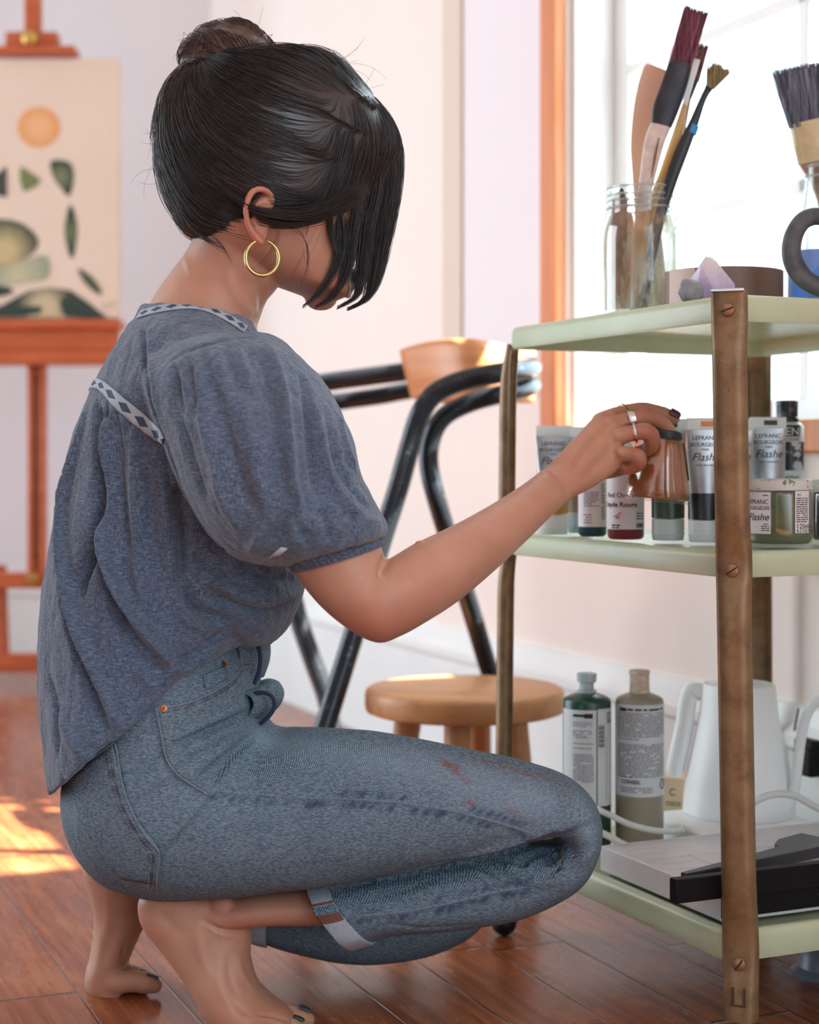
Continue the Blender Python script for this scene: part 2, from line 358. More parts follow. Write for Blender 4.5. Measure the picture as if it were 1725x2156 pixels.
def tray(zt, h):
    mb = MB(); rows = []
    for (ins, z) in ((0.05, zt - 0.004), (0.014, zt - 0.004), (0.009, zt), (0.004, zt - 0.0008), (0.001, zt - 0.004), (0, zt - 0.008), (0, zt - h + 0.003), (0.001, zt - h), (0.003, zt - h), (0.004, zt - h + 0.003), (0.005, zt - 0.010), (0.012, zt - 0.0065), (0.05, zt - 0.0065)):
        pl = rrect(LA - 2 * ins, LB - 2 * ins, max(0.022 - ins, 0.006)); rows.append([CP(a + ins, b + ins, z) for a, b in pl])
    n = len(rows[0]); vs = [q for r in rows for q in r]
    fs = [(i * n + k, i * n + (k + 1) % n, (i + 1) * n + (k + 1) % n, (i + 1) * n + k) for i in range(len(rows) - 1) for k in range(n)]
    fs.append(tuple(range(n))); fs.append(tuple((len(rows) - 1) * n + k for k in range(n))[::-1])
    mb.add(vs, fs); return mb.build('tray', M_sage, cart, angle=60)
ZT, ZM, ZB = 0.750, 0.497, 0.124
for z, h in ((ZT, 0.027), (ZM, 0.026), (ZB, 0.030)): tray(z, h)
OUTW = [(-CA - CB).normalized(), (CA - CB).normalized(), (CA + CB).normalized(), (-CA + CB).normalized()]
corner = [(0, 0), (LA, 0), (LA, LB), (0, LB)]
drift = [CB * 0.012 - CA * 0.004, -CB * 0.008 + CA * 0.002, CB * 0.003, CB * 0.01]
def cart_leg(i):
    a, b = corner[i]; out = OUTW[i]; side = WU.cross(out); base = CP(a, b, 0) + (CB * 0.011 if i == 1 else Vector())
    mb = MB(); rows = []
    flat = lambda z: max(math.exp(-((z - ZT + 0.012) / 0.035) ** 2), math.exp(-((z - ZM + 0.012) / 0.03) ** 2), math.exp(-((z - ZB + 0.012) / 0.04) ** 2))
    zt_ = 0.752 if i != 1 else 0.729; zs = [0.040, 0.045] + [0.05 + (zt_ - 0.05) * k / 60 for k in range(61)]
    for z in zs:
        k = flat(z); hw = 0.0168 + 0.0012 * k; dp = 0.0150 - 0.0060 * k; sh = drift[i] * ((0.752 - z) / 0.7)
        c = base + sh + out * (0.0005 + 0.003 * (1 - k)) - out * 0.001 + WU * z; r = []
        for q in range(13):
            t = PI * q / 12; s_ = math.cos(t); r.append(c + side * (hw * math.copysign(abs(s_) ** 0.8, s_)) + out * (dp * math.sin(t) ** 0.7 - 0.002))
        for q in range(13):
            t = PI * (12 - q) / 12; s_ = math.cos(t); r.append(c + side * ((hw - 0.0016) * math.copysign(abs(s_) ** 0.8, s_)) + out * ((dp - 0.0016) * math.sin(t) ** 0.7 - 0.0022))
        rows.append(r)
    n = len(rows[0]); vs = [q for r in rows for q in r]
    fs = [(j * n + k, j * n + (k + 1) % n, (j + 1) * n + (k + 1) % n, (j + 1) * n + k) for j in range(len(rows) - 1) for k in range(n)]
    for j in (0, len(rows) - 1):
        for k in range(12): fs.append((j * n + k, j * n + k + 1, j * n + n - 2 - k, j * n + n - 1 - k))
    mb.add(vs, fs); leg = mb.build('leg', M_bronze, cart, angle=50)
    if i != 1: mb = MB(); c = base + WU * 0.752 + out * 0.004; mb.box(c, side * 0.0165, out * 0.006, WU * 0.0016); mb.build('top_cap', M_chrome, leg, bevel=0.001)
    for z in (ZT - 0.017, ZM - 0.018, 0.095)[1 if i == 1 else 0:]:
        sh = drift[i] * ((0.752 - z) / 0.7); c = base + sh + out * 0.0088 + WU * z
        mb = MB(); M = Matrix((side, WU, out)).transposed()
        mb.lathe([(0.0001, 0.0030), (0.0035, 0.0027), (0.006, 0.0016), (0.0068, 0)], c, 20, M)
        t = 0.5 + z; d = side * math.sin(t) + WU * math.cos(t)
        s = mb.build('screw', M_screw, leg); mb = MB(); mb.box(c + out * 0.0027, d * 0.0062, d.cross(out) * 0.0007, out * 0.0006); mb.build('slot', M_dark, s)
    sh = drift[i]; c = base + sh + out * 0.004
    mb = MB()
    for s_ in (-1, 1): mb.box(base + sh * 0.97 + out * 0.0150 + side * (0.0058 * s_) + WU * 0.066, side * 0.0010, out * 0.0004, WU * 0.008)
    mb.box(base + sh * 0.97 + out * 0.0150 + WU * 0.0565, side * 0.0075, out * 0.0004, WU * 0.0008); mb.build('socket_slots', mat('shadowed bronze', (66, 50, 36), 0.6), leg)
    mb = MB(); mb.lathe([(0.0001, 0.060), (0.0085, 0.060), (0.0085, 0.034), (0.011, 0.033), (0.011, 0.028), (0.004, 0.027), (0.004, 0.02)], c, 18); mb.build('caster_stem', M_bronze, leg)
    mb = MB(); r = 0.0158; mb.lathe([(max(r * math.sin(PI * k / 14), 1e-4), r - r * math.cos(PI * k / 14)) for k in range(15)], c, 22)
    mb.ring([c + WU * r + Vector((math.cos(2 * PI * k / 24) * r * 0.99, math.sin(2 * PI * k / 24) * r * 0.99, 0)) for k in range(24)], 0.0012, 6)
    mb.build('caster_ball', M_dark, leg)
for i in range(4): cart_leg(i)

# ================================================================== EASEL AND CANVAS (far left)
gm = N('red orange varnished beech'); c = gm.coord((6, 6, 60)); f = gm.noise(c, 1, 4)
gm.set(Base_Color=gm.ramp(f, (0.3, lin((178, 84, 46))), (0.7, lin((204, 110, 66)))), Roughness=0.35); M_easel = gm.m
M_brass = mat('brass', (205, 170, 95), 0.3, 0.9)
EY = 4.36
easel = thing('easel', 'orange wooden studio easel standing against the back wall', 'easel', (P(66, 1400, EY).x, EY + 0.05, 0))
mb = MB(); mb.pbox(50, -260, 84, 100, EY + 0.03, 0.035); mb.build('mast', M_easel, easel, bevel=0.004)
mb = MB(); mb.pbox(10, 66, 120, 97, EY - 0.01, 0.05); mb.pbox(-24, 95, 157, 112, EY - 0.035, 0.075); cl = mb.build('canvas_clamp', M_easel, easel, bevel=0.004)
mb = MB(); c = P(65, 82, EY - 0.012); M = Matrix(((1, 0, 0), (0, 0, 1), (0, -1, 0))); mb.lathe([(0.0001, 0.022), (0.010, 0.022), (0.019, 0.016), (0.019, 0.006), (0.008, 0)], c, 16, Matrix(((1, 0, 0), (0, 0, -1), (0, 1, 0)))); mb.build('clamp_knob', M_brass, cl)
mb = MB(); mb.pbox(-150, 672, 252, 692, EY - 0.05, 0.10); mb.pbox(-150, 692, 250, 738, EY - 0.035, 0.02); mb.pbox(-150, 738, 247, 767, EY - 0.05, 0.10); tr = mb.build('canvas_tray', M_easel, easel, bevel=0.004)
mb = MB(); mb.pbox(57, 767, 71, 1212, EY, 0.03); mb.pbox(80, 767, 95, 1212, EY, 0.03); mb.pbox(71, 767, 80, 1212, EY + 0.022, 0.008); mb.build('lower_post', M_easel, easel, bevel=0.003)
mb = MB(); mb.pbox(72, 790, 79, 1180, EY + 0.004, 0.012); mb.build('slot_strip', M_dark, easel)  # dark strip filling the slot between the post rails
mb = MB(); mb.pbox(-160, 1206, 100, 1240, EY - 0.004, 0.04); mb.build('crossbar', M_easel, easel, bevel=0.004)
mb = MB(); mb.lathe([(0.0001, 0.03), (0.012, 0.03), (0.016, 0.02), (0.016, 0.006), (0.010, 0)], P(70, 1216, EY - 0.006), 14, Matrix(((1, 0, 0), (0, 0, -1), (0, 1, 0)))); mb.build('crossbar_knob', M_brass, easel)
for x0, x1 in ((-40, 4), (-330, -290)):
    mb = MB(); a, b = P(x1 - 10, 1190, EY + 0.06), P(x1 - 2, 1400, EY + 0.06); mb.tube([a, b], 0.024, 4, flat=0.7); mb.build('side_leg', M_easel, easel, angle=30)
mb = MB(); mb.pbox(-330, 1378, 240, 1416, EY + 0.02, 0.05); mb.build('base_bar', M_easel, easel, bevel=0.005)
for x in (-280, 200):
    mb = MB(); c = P(x, 1420, EY + 0.05); mb.box((c.x, EY + 0.045, c.z / 2 + 0.01), (0.02, 0, 0), (0, 0.02, 0), (0, 0, c.z / 2 + 0.01)); mb.build('foot', M_easel, easel)
M_canvas = mat('primed canvas', (232, 216, 198), 0.8, var=0.03, vscale=5, bump=0.15, bscale=700)
cv = thing('canvas', 'cream canvas of green leaf shapes under an orange disc, clamped on the easel', 'painting', P(65, 671, EY))
CYF = EY - 0.012
mb = MB(); mb.pbox(-122, 122, 251, 671, CYF, 0.032); mb.build('stretched_canvas', M_canvas, cv, bevel=0.003)
pm = lambda n, c: mat(n, c, 0.7)
def paint_mat(name, dark, light, ctr, r0, r1):     # brushed blend across one painted leaf
    gg = N(name); geo_ = gg.n('NewGeometry'); d = gg.n('VectorMath', operation='DISTANCE'); d.inputs[1].default_value = ctr; gg.l(geo_.outputs['Position'], d.inputs[0])
    t = gg.n('MapRange'); t.inputs[1].default_value = r0; t.inputs[2].default_value = r1; gg.l(d.outputs['Value'], t.inputs[0])
    nz = gg.math('ADD', t.outputs[0], gg.math('MULTIPLY', gg.math('SUBTRACT', gg.noise(gg.coord(), 60), 0.5), 0.3))
    gg.set(Base_Color=gg.ramp(nz, (0.0, lin(light)), (1.0, lin(dark))), Roughness=0.7); return gg.m
DG, MG, LG, TAN = (48, 66, 58), (118, 132, 84), (158, 168, 132), (206, 196, 158)
shapes = []
def ell(cx, cy, rx, ry, rot=0, n=40, a0=0, a1=360): return [(cx + rx * math.cos(t) * math.cos(rot) - ry * math.sin(t) * math.sin(rot), cy + rx * math.cos(t) * math.sin(rot) + ry * math.sin(t) * math.cos(rot)) for t in [math.radians(a0 + (a1 - a0) * k / n) for k in range(n)]]
def sm(pts, n=6):
    A = pts + pts[:3]; q = crom(A, n); return [tuple(x) for x in q[n:n * (len(pts) + 1)]]
OR1, OR2 = paint_mat('orange disc paint', (226, 160, 98), (238, 186, 136), tuple(P(82, 268, CYF)), 0.02, 0.056), None
g1 = paint_mat('leaf paint a', DG, (128, 140, 100), tuple(P(128, 372, CYF)), 0.0, 0.04); g2 = paint_mat('leaf paint b', DG, (110, 124, 88), tuple(P(146, 492, CYF)), 0.0, 0.05)
g3 = paint_mat('leaf paint c', DG, (200, 186, 138), tuple(P(10, 530, CYF)), 0.02, 0.085); g4 = paint_mat('leaf paint d', (150, 165, 140), (200, 196, 160), tuple(P(40, 580, CYF)), 0.0, 0.08)
g5 = pm('leaf paint e', MG); g6 = pm('leaf paint f', DG); g7 = paint_mat('leaf paint g', DG, (206, 196, 158), tuple(P(95, 648, CYF)), 0.02, 0.07); g8 = pm('leaf paint h', (66, 68, 66)); g9 = pm('leaf paint i', (78, 90, 66)); g10 = pm('leaf paint j', TAN)
pl = [(ell(82, 268, 45, 43), 0), (sm([(106, 342), (128, 337), (150, 346), (156, 375), (146, 412), (130, 398), (112, 372)]), 1), (sm([(147, 432), (158, 452), (163, 492), (153, 544), (141, 520), (136, 480)]), 2),
      (sm([(-80, 480), (-20, 462), (40, 468), (78, 500), (72, 530), (30, 555), (-60, 572)]), 3), (sm([(-60, 590), (20, 560), (85, 538), (104, 552), (100, 585), (60, 595), (-60, 612)]), 4),
      ([(43, 350), (60, 360), (86, 378), (78, 392), (50, 404), (42, 380)], 5), ([(-12, 372), (14, 350), (15, 416), (-10, 410)], 7),
      (sm([(165, 566), (190, 580), (208, 602), (214, 620), (195, 612), (175, 590)]), 8), ([(-60, 668), (10, 640), (60, 612), (105, 605), (150, 612), (190, 640), (224, 668)], 9),
      ([(60, 668), (70, 655), (100, 650), (125, 640), (118, 655), (140, 668)], 10), (sm([(128, 632), (150, 625), (190, 648), (222, 668), (150, 668), (132, 655)]), 6), (sm([(-40, 600), (10, 604), (28, 612), (10, 622), (-40, 628)]), 6), ([(215, 643), (256, 632), (258, 637), (218, 647)], 10), ([(40, 645), (90, 645), (86, 660), (30, 668), (-40, 668)], 6)]
mb = MB()
for k, (poly, mi) in enumerate(pl):
    mb.cur = mi; poly = [(min(max(x, -118), 248), y) for x, y in poly]
    o = P(0, 0, CYF); sx = CYF / F; mb.prism([(x * sx, -y * sx) for x, y in poly], o - Vector((0, 0.0006 + 0.0003 * k, 0)), (1, 0, 0), (0, 0, 1), (0, 0.0004, 0))
mb.build('painted_leaves', [OR1, g1, g2, g3, g4, g5, g6, g8, g9, g7, g10], cv, smooth=False)

# ================================================================== TUBULAR CHAIR
gm = N('chipped black lacquered steel'); c = gm.coord(); f = gm.noise(c, 50, 5); ch = gm.ramp(gm.noise(c, 120, 4), (0.64, (0, 0, 0)), (0.72, (1, 1, 1)))
gm.set(Base_Color=gm.mix(gm.math('MULTIPLY', ch, 0.4), lin((46, 50, 56)), lin((150, 152, 154))), Roughness=0.2, Metallic=0.45); M_blacktube = gm.m
gm = N('honey plywood'); c = gm.coord((3, 3, 40)); f = gm.noise(c, 1.4, 5)
gm.set(Base_Color=gm.ramp(f, (0.3, lin((196, 128, 76))), (0.7, lin((216, 152, 100)))), Roughness=0.35); M_ply = gm.m
chair = thing('tubular_chair', 'black steel tube chair with a curved plywood backrest behind the cart', 'chair', (-0.02, 2.62, 0))
def pxt(mb, pts, r, n=14, sub=8): mb.tube([P(q[0], q[1], q[2]) for q in crom(pts, sub)], r, n)
mb = MB(); pxt(mb, [(722, 1729, 2.74), (708, 1600, 2.77), (690, 1482, 2.80), (655, 1380, 2.82), (622, 1275, 2.84), (590, 1100, 2.86), (572, 950, 2.88), (580, 850, 2.88), (640, 815, 2.88), (700, 803, 2.86), (790, 791, 2.84), (862, 782, 2.82), (960, 772, 2.79), (1060, 766, 2.72), (1110, 768, 2.62), (1116, 776, 2.54), (1060, 784, 2.48), (980, 800, 2.48), (920, 826, 2.48), (887, 868, 2.48), (866, 930, 2.48), (838, 1030, 2.47), (800, 1150, 2.46), (742, 1345, 2.44), (700, 1480, 2.42), (664, 1600, 2.40), (632, 1740, 2.385), (604, 1848, 2.38)], 0.0155)
mb.build('tube_frame', M_blacktube, chair)
mb = MB(); pxt(mb, [(735, 843, 2.90), (800, 834, 2.88), (868, 822, 2.86), (960, 815, 2.82), (1060, 806, 2.76), (1112, 806, 2.66), (1116, 814, 2.58), (1060, 828, 2.53), (990, 848, 2.53), (935, 878, 2.53), (908, 925, 2.53), (904, 985, 2.53), (925, 1070, 2.53), (960, 1180, 2.57), (1000, 1310, 2.62), (1030, 1410, 2.655), (1060, 1490, 2.67), (1084, 1580, 2.68), (1104, 1680, 2.69), (1110, 1748, 2.70)], 0.0145)
mb.tube([P(q[0], q[1], q[2]) for q in crom([(735, 843, 2.90), (640, 858, 2.91), (560, 900, 2.92), (545, 1000, 2.92), (560, 1200, 2.9)], 8)], 0.0145, 12)
mb.build('tube_frame', M_blacktube, chair)
rows = []
for k in range(25):
    t = k / 24; px = 848 + (1120 - 848) * t; Y = 2.775 - 0.12 * math.sin(PI * t) - 0.10 * t
    top = 738 - 24 * math.sin(PI * min(1, t * 1.15)) ** 0.8 + 2 * t; bot = 836 + 16 * min(1, t * 2.5) - 8 * max(0, t - .3)
    rows.append([P(px + 30 * (1 - j / 8) * 0 + (bot - 765) * 0.0 + 24 * (j / 8) * (1 - t), top + (bot - top) * j / 8, Y - 0.012 * math.sin(PI * j / 8)) for j in range(9)])
mb = MB(); mb.sheet(rows); br = mb.build('backrest', M_ply, chair, angle=180); so = br.modifiers.new('thick', 'SOLIDIFY'); so.thickness = 0.012; so.offset = 0
# ================================================================== STOOL
gm = N('oiled light oak'); c = gm.coord((7, 60, 60)); f = gm.noise(c, 1.0, 5); f2 = gm.noise(gm.coord(), 6)
gm.set(Base_Color=gm.mix(gm.math('MULTIPLY', f2, 0.4), gm.ramp(f, (0.3, lin((176, 116, 70))), (0.7, lin((206, 148, 98)))), lin((216, 166, 116))), Roughness=0.42); M_oak = gm.m
SX, SY, SZ = 0.079, 2.45, 0.262
stool = thing('wooden_stool', 'low round light wood stool with sunlit top behind the cart', 'stool', (SX, SY, 0))
mb = MB(); R = 0.1435
mb.lathe([(0.0001, 0.0), (R - 0.01, 0.0), (R - 0.002, 0.003), (R, 0.010), (R, 0.027), (R - 0.002, 0.033), (R - 0.008, 0.0365), (0.0001, 0.0365)], (SX, SY, SZ - 0.0365), 64); mb.build('seat', M_oak, stool, angle=50)
for k, a in enumerate((200, 262, 322, 75)):
    a = math.radians(a); d = Vector((math.cos(a), math.sin(a), 0)); r0, r1 = (0.085, 0.105)
    mb = MB(); mb.tube([Vector((SX, SY, SZ - 0.034)) + d * r0, Vector((SX, SY, 0.12)) + d * (r0 + r1) / 2 * 1.05, Vector((SX, SY, 0.0)) + d * r1 * 1.1], [0.0195, 0.0175, 0.0135], 16); mb.build('leg', M_oak, stool)

# ================================================================== BOTTOM SHELF
M_label = mat('white paper label', (205, 212, 212), 0.5)
M_ink = mat('black ink', (30, 32, 36), 0.6)
M_inkg = mat('grey small print', (92, 98, 106), 0.6)
def cyl_map(c, R, phi0, z0, eps=0.0004):           # label coordinates on an upright cylinder: u metres to the right as the camera sees it, v up
    def fn(u, v):
        a = phi0 + u / R; return Vector((c.x + math.sin(a) * (R + eps), c.y - math.cos(a) * (R + eps), z0 + v))
    return fn
def patch(mb, fn, u0, u1, v0, v1, nu=10):
    rows = [[fn(u0 + (u1 - u0) * k / nu, v) for k in range(nu + 1)] for v in (v0, v1)]; mb.sheet(rows)
def print_rows(mb, fn, u0, u1, vtop, rows, lh, size, rnd, dens=0.75):      # rows of unreadable small print as short word marks
    v = vtop
    for r in range(rows):
        u = u0
        while u < u1 - size:
            w = rnd.uniform(1.2, 5.0) * size; e = min(u + w, u1)
            if rnd.random() < 0.93: patch(mb, fn, u, e, v - size * dens, v, 4)
            u = e + size * 0.7
        v -= lh
def big_bottle(px, Y, name, label, body, capm, capcol, zc, kind):
    c = zP(px, Y, ZB + 0.0005); R = 0.0288
    t = thing(name, label, 'bottle', c, 'large paint bottles on the bottom shelf')
    zt = EYE - (1470 - HZ) / F * Y - c.z               # shoulder height
    mb = MB(); mb.lathe([(0.0001, 0.0), (R - 0.004, 0.0), (R - 0.001, 0.002), (R, 0.005), (R, zt - 0.004), (R - 0.001, zt), (R - 0.006, zt + 0.003), (0.0125, zt + 0.007), (0.0001, zt + 0.0071)], c, 48); mb.build('body', body, t, angle=50)
    mb = MB(); h = zt + 0.006
    if kind: prof = [(0.0115, h), (0.0115, h + 0.004), (0.0085, h + 0.005), (0.0085, h + 0.012), (0.0115, h + 0.014), (0.0120, h + 0.0235), (0.0105, h + 0.0245), (0.0001, h + 0.0245)]
    else: prof = [(0.0125, h), (0.0120, h + 0.006), (0.0115, h + 0.022), (0.0125, h + 0.023), (0.0125, h + 0.027), (0.011, h + 0.028), (0.0001, h + 0.028)]
    mb.lathe(prof, c, 28); mb.build('cap', capm, t, angle=40)
    return t, c, R, zt
M_greenp = mat('dark green acrylic in bottle', (38, 74, 60), 0.3); M_beigep = mat('greige acrylic in bottle', (150, 143, 126), 0.35)
M_capc = mat('pale translucent cap', (188, 210, 214), 0.25, Transmission_Weight=0.35); M_capb = mat('beige cap with paint drips', (206, 192, 170), 0.5, var=0.25, vscale=120)
rnd = random.Random(3)
t, c, R, zt = big_bottle(1236, 2.04, 'paint_bottle', 'tall dark green paint bottle with pale cap, left one beside the knee', M_greenp, M_capc, 0, 0, 1)
fn = cyl_map(c, R, 0, c.z, 0.0003); lz0, lz1 = zt - 0.0055 - 0.120, zt - 0.0105
mb = MB(); patch(mb, fn, 0.0100, 0.050, lz0 + 0.001, lz1 + 0.001, 14); lb2 = mb.build('label', M_label, t, fixn=False); mb = MB(); patch(mb, fn, -0.040, 0.0085, lz0, lz1, 16); lb = mb.build('label', M_label, t, fixn=False)
f2 = cyl_map(c, R, 0, c.z, 0.0006); mb = MB()
patch(mb, f2, -0.0200, -0.006, lz1 - 0.008, lz1 - 0.005, 6); patch(mb, f2, -0.006, 0.0040, lz1 - 0.0095, lz1 - 0.004, 6)
mb.build('heading_bar', M_ink, lb, fixn=False); mb = MB()
for k in range(16): patch(mb, f2, 0.0110, 0.0195, lz1 - 0.018 - 0.0017 * k, lz1 - 0.018 - 0.0017 * k - (0.0011 if k % 3 else 0.0006), 3)
mb.build('barcode', M_ink, lb2, fixn=False); mb = MB()
for (a, b, q, r_) in ((0.0245, 0.034, lz1 - 0.004, lz1 - 0.0052), (0.0245, 0.034, lz1 - 0.0148, lz1 - 0.016)): patch(mb, f2, a, b, r_, q, 4)
patch(mb, f2, 0.0245, 0.0256, lz1 - 0.016, lz1 - 0.004, 2); text_into(mb, 'G', 0.012, lambda u, v: f2(u + 0.0262, v + lz1 - 0.0142))
mb.build('lettering', M_ink, lb2, fixn=False); mb = MB()
pts = [f2(-0.005 + 0.0062 * math.cos(a), lz0 + 0.010 + 0.0062 * math.sin(a)) for a in [k * PI / 12 - 0.6 for k in range(20)]]; mb.tube(pts, 0.0006, 5); pts = [f2(-0.005 + 0.0035 * math.cos(a), lz0 + 0.009 + 0.0035 * math.sin(a)) for a in [k * PI / 12 - 0.6 for k in range(20)]]; mb.tube(pts, 0.0006, 5)
mb.build('recycling_emblem', M_ink, lb, fixn=False)
mb = MB(); print_rows(mb, f2, -0.0200, 0.0035, lz1 - 0.014, 3, 0.0022, 0.0010, rnd); print_rows(mb, f2, -0.0200, 0.003, lz1 - 0.024, 5, 0.0020, 0.0010, rnd); print_rows(mb, f2, -0.020, 0.0045, lz1 - 0.039, 2, 0.0055, 0.0012, rnd); print_rows(mb, f2, -0.0200, 0.0050, lz1 - 0.052, 17, 0.0020, 0.0011, rnd)
mb.build('small_print', M_inkg, lb, fixn=False); mb = MB()
for k in range(9): patch(mb, f2, 0.0225, 0.0232, lz1 - 0.04 - 0.0085 * k, lz1 - 0.033 - 0.0085 * k, 1)
mb.build('small_print', M_inkg, lb2, fixn=False)
t, c, R, zt = big_bottle(1347, 2.04, 'paint_bottle', 'tall greige paint bottle with dripped beige cap, right of the green bottle', M_beigep, M_capb, 0, 0, 0)
fn = cyl_map(c, R, 0, c.z, 0.0003); lz0, lz1 = zt - 0.113, zt - 0.0045
mb = MB(); patch(mb, fn, -0.043, 0.043, lz0, lz1, 24); lb = mb.build('label', M_label, t, fixn=False)
f2 = cyl_map(c, R, 0, c.z, 0.0006); mb = MB(); patch(mb, f2, -0.030, -0.020, lz1 - 0.008, lz1 - 0.004, 6); print_rows(mb, f2, -0.019, 0.03, lz1 - 0.0045, 1, 0.003, 0.0030, rnd)
mb.build('heading_bar', M_ink, lb, fixn=False); mb = MB(); mb2 = MB(); text_into(mb, 'CONSEIL', 0.0062, lambda u, v: f2(u - 0.0275, v + lz0 + 0.0155), bold=0.02); mb2.tube([f2(0.0285 + 0.004 * math.cos(a), lz0 + 0.014 + 0.006 * math.sin(a)) for a in [k * PI / 10 for k in range(21)]], 0.0006, 5); mb2.build('emblem', M_ink, lb, fixn=False)
mb.build('lettering', M_ink, lb, fixn=False)
mb = MB(); print_rows(mb, f2, -0.034, 0.034, lz1 - 0.0095, 14, 0.0021, 0.0012, rnd); print_rows(mb, f2, -0.034, 0.0, lz1 - 0.040, 1, 0.0021, 0.0012, rnd); print_rows(mb, f2, -0.034, 0.034, lz1 - 0.0465, 19, 0.0021, 0.0012, rnd)
print_rows(mb, f2, -0.030, -0.012, lz0 + 0.0235, 1, 0.002, 0.0013, rnd); print_rows(mb, f2, -0.029, 0.012, lz0 + 0.011, 3, 0.0024, 0.0013, rnd)
mb.build('small_print', M_inkg, lb, fixn=False)

# kettle on its base plate
M_kettle = mat('matte white powder coat', (246, 250, 250), 0.45); M_cordw = mat('white cord sleeve', (205, 212, 208), 0.45)
kz = 0.152; KY = 2.105; KX = zP(1556, KY, 0).x
kettle = thing('gooseneck_kettle', 'matte white gooseneck kettle on the bottom shelf', 'kettle', (KX, KY, kz))
zt = EYE - (1440 - HZ) / F * KY
mb = MB(); H = zt - kz; mb.lathe([(0.0001, 0.0), (0.066, 0.0), (0.0685, 0.003), (0.068, 0.012), (0.0645, 0.045), (0.056, 0.085), (0.0485, 0.120), (0.0450, H - 0.005), (0.0440, H), (0.041, H + 0.001), (0.0405, H - 0.002), (0.036, H - 0.002), (0.0001, H + 0.001)], (KX, KY, kz), 56); body = mb.build('body', M_kettle, kettle, angle=45)
mb = MB(); mb.lathe([(0.0395, H - 0.001), (0.0395, H + 0.001), (0.012, H + 0.0035), (0.0095, H + 0.0045), (0.009, H + 0.009), (0.006, H + 0.0105), (0.0001, H + 0.0105)], (KX, KY, kz), 32); mb.build('lid', M_kettle, kettle, angle=45)
mb = MB(); pts = crom([tuple(P(q[0], q[1], q[2] + 0.085)) + (r,) for q, r in (((1640, 1706, 1.985), 0.0075), ((1662, 1692, 1.98), 0.0070), ((1673, 1660, 1.975), 0.0066), ((1680, 1610, 1.97), 0.0064), ((1688, 1550, 1.965), 0.0062), ((1698, 1510, 1.96), 0.0060), ((1715, 1482, 1.955), 0.0058), ((1745, 1466, 1.95), 0.0056), ((1760, 1463, 1.945), 0.0056))], 6)
mb.tube([p[:3] for p in pts], [p[3] for p in pts], 16); mb.build('spout', M_kettle, kettle)
mb = MB(); pts = crom([tuple(P(q[0], q[1], q[2] + 0.085)) + (r,) for q, r in (((1500, 1462, 2.02), 0.007), ((1478, 1457, 2.025), 0.0085), ((1456, 1456, 2.03), 0.0085), ((1448, 1480, 2.03), 0.0086), ((1441, 1530, 2.03), 0.0090), ((1430, 1580, 2.03), 0.0092), ((1422, 1620, 2.03), 0.0086), ((1421, 1634, 2.03), 0.006))], 6)
mb.tube([p[:3] for p in pts], [p[3] for p in pts], 16, flat=1.25); mb.build('handle', M_kettle, kettle)
base = thing('kettle_base', 'white square electric base plate under the gooseneck kettle', 'kettle base', (KX, KY, ZB))
mb = MB(); mb.box(CP(0.348, 0.240, (ZB + kz) / 2), CA * 0.062, CB * 0.080, WU * ((kz - ZB) / 2 - 0.0006)); mb.build('plate', M_kettle, base, bevel=0.004)
mb = MB(); pts = [P(1280, 1714, 1.95), P(1325, 1735, 1.955), P(1375, 1748, 1.96), P(1415, 1750, 1.955), P(1440, 1745, 1.95)]
mb.tube([tuple(q) for q in crom([tuple(x) for x in [P(1215, 1700, 1.98), P(1245, 1700, 1.965)] + pts], 8)], 0.0036, 10); mb.tube([tuple(q) for q in crom([tuple(x) for x in (P(1235, 1742, 1.93), P(1275, 1757, 1.93), P(1310, 1776, 1.935), P(1345, 1792, 1.94))], 8)], 0.0040, 10)
mb.build('cord', M_cordw, base)
pcord = MB(); pcord.tube([tuple(q) for q in crom([tuple(x) for x in (P(1572, 1702, 1.93), P(1600, 1682, 1.925), P(1635, 1672, 1.93), P(1675, 1676, 1.94), P(1720, 1700, 1.95), P(1790, 1730, 1.95))], 8)], 0.0042, 10); pcord.build('cord', M_cordw, base)
# small printed carton behind
M_carton = mat('cream carton', (222, 196, 166), 0.7)
cbx = thing('small_carton', 'small cream printed carton beside the kettle handle', 'box', P(1425, 1700, 2.175))
mb = MB(); a = P(1398, 1640, 2.155); mb.box((a.x + 0.021, 2.180, (ZB + a.z) / 2 + 0.0005), (0.021, -0.008, 0), (0.008, 0.021, 0), (0, 0, (a.z - ZB) / 2)); mb.build('box', M_carton, cbx, bevel=0.001)
mb = MB(); o = Vector((a.x + 0.021, 2.180, 0)) - Vector((0.008, 0.021, 0)) * 1.012; U = Vector((0.021, -0.008, 0)).normalized()
fnb = lambda u, v: o + U * u + WU * (a.z + v)
text_into(mb, 'C', 0.013, lambda u, v: fnb(u - 0.006, v - 0.022)); print_rows(mb, fnb, -0.010, 0.010, -0.030, 2, 0.003, 0.0016, rnd)
for v in (-0.016, -0.031): patch(mb, fnb, 0.014, 0.020, v - 0.004, v + 0.003, 1)
mb.build('lettering', M_ink, cbx, fixn=False)

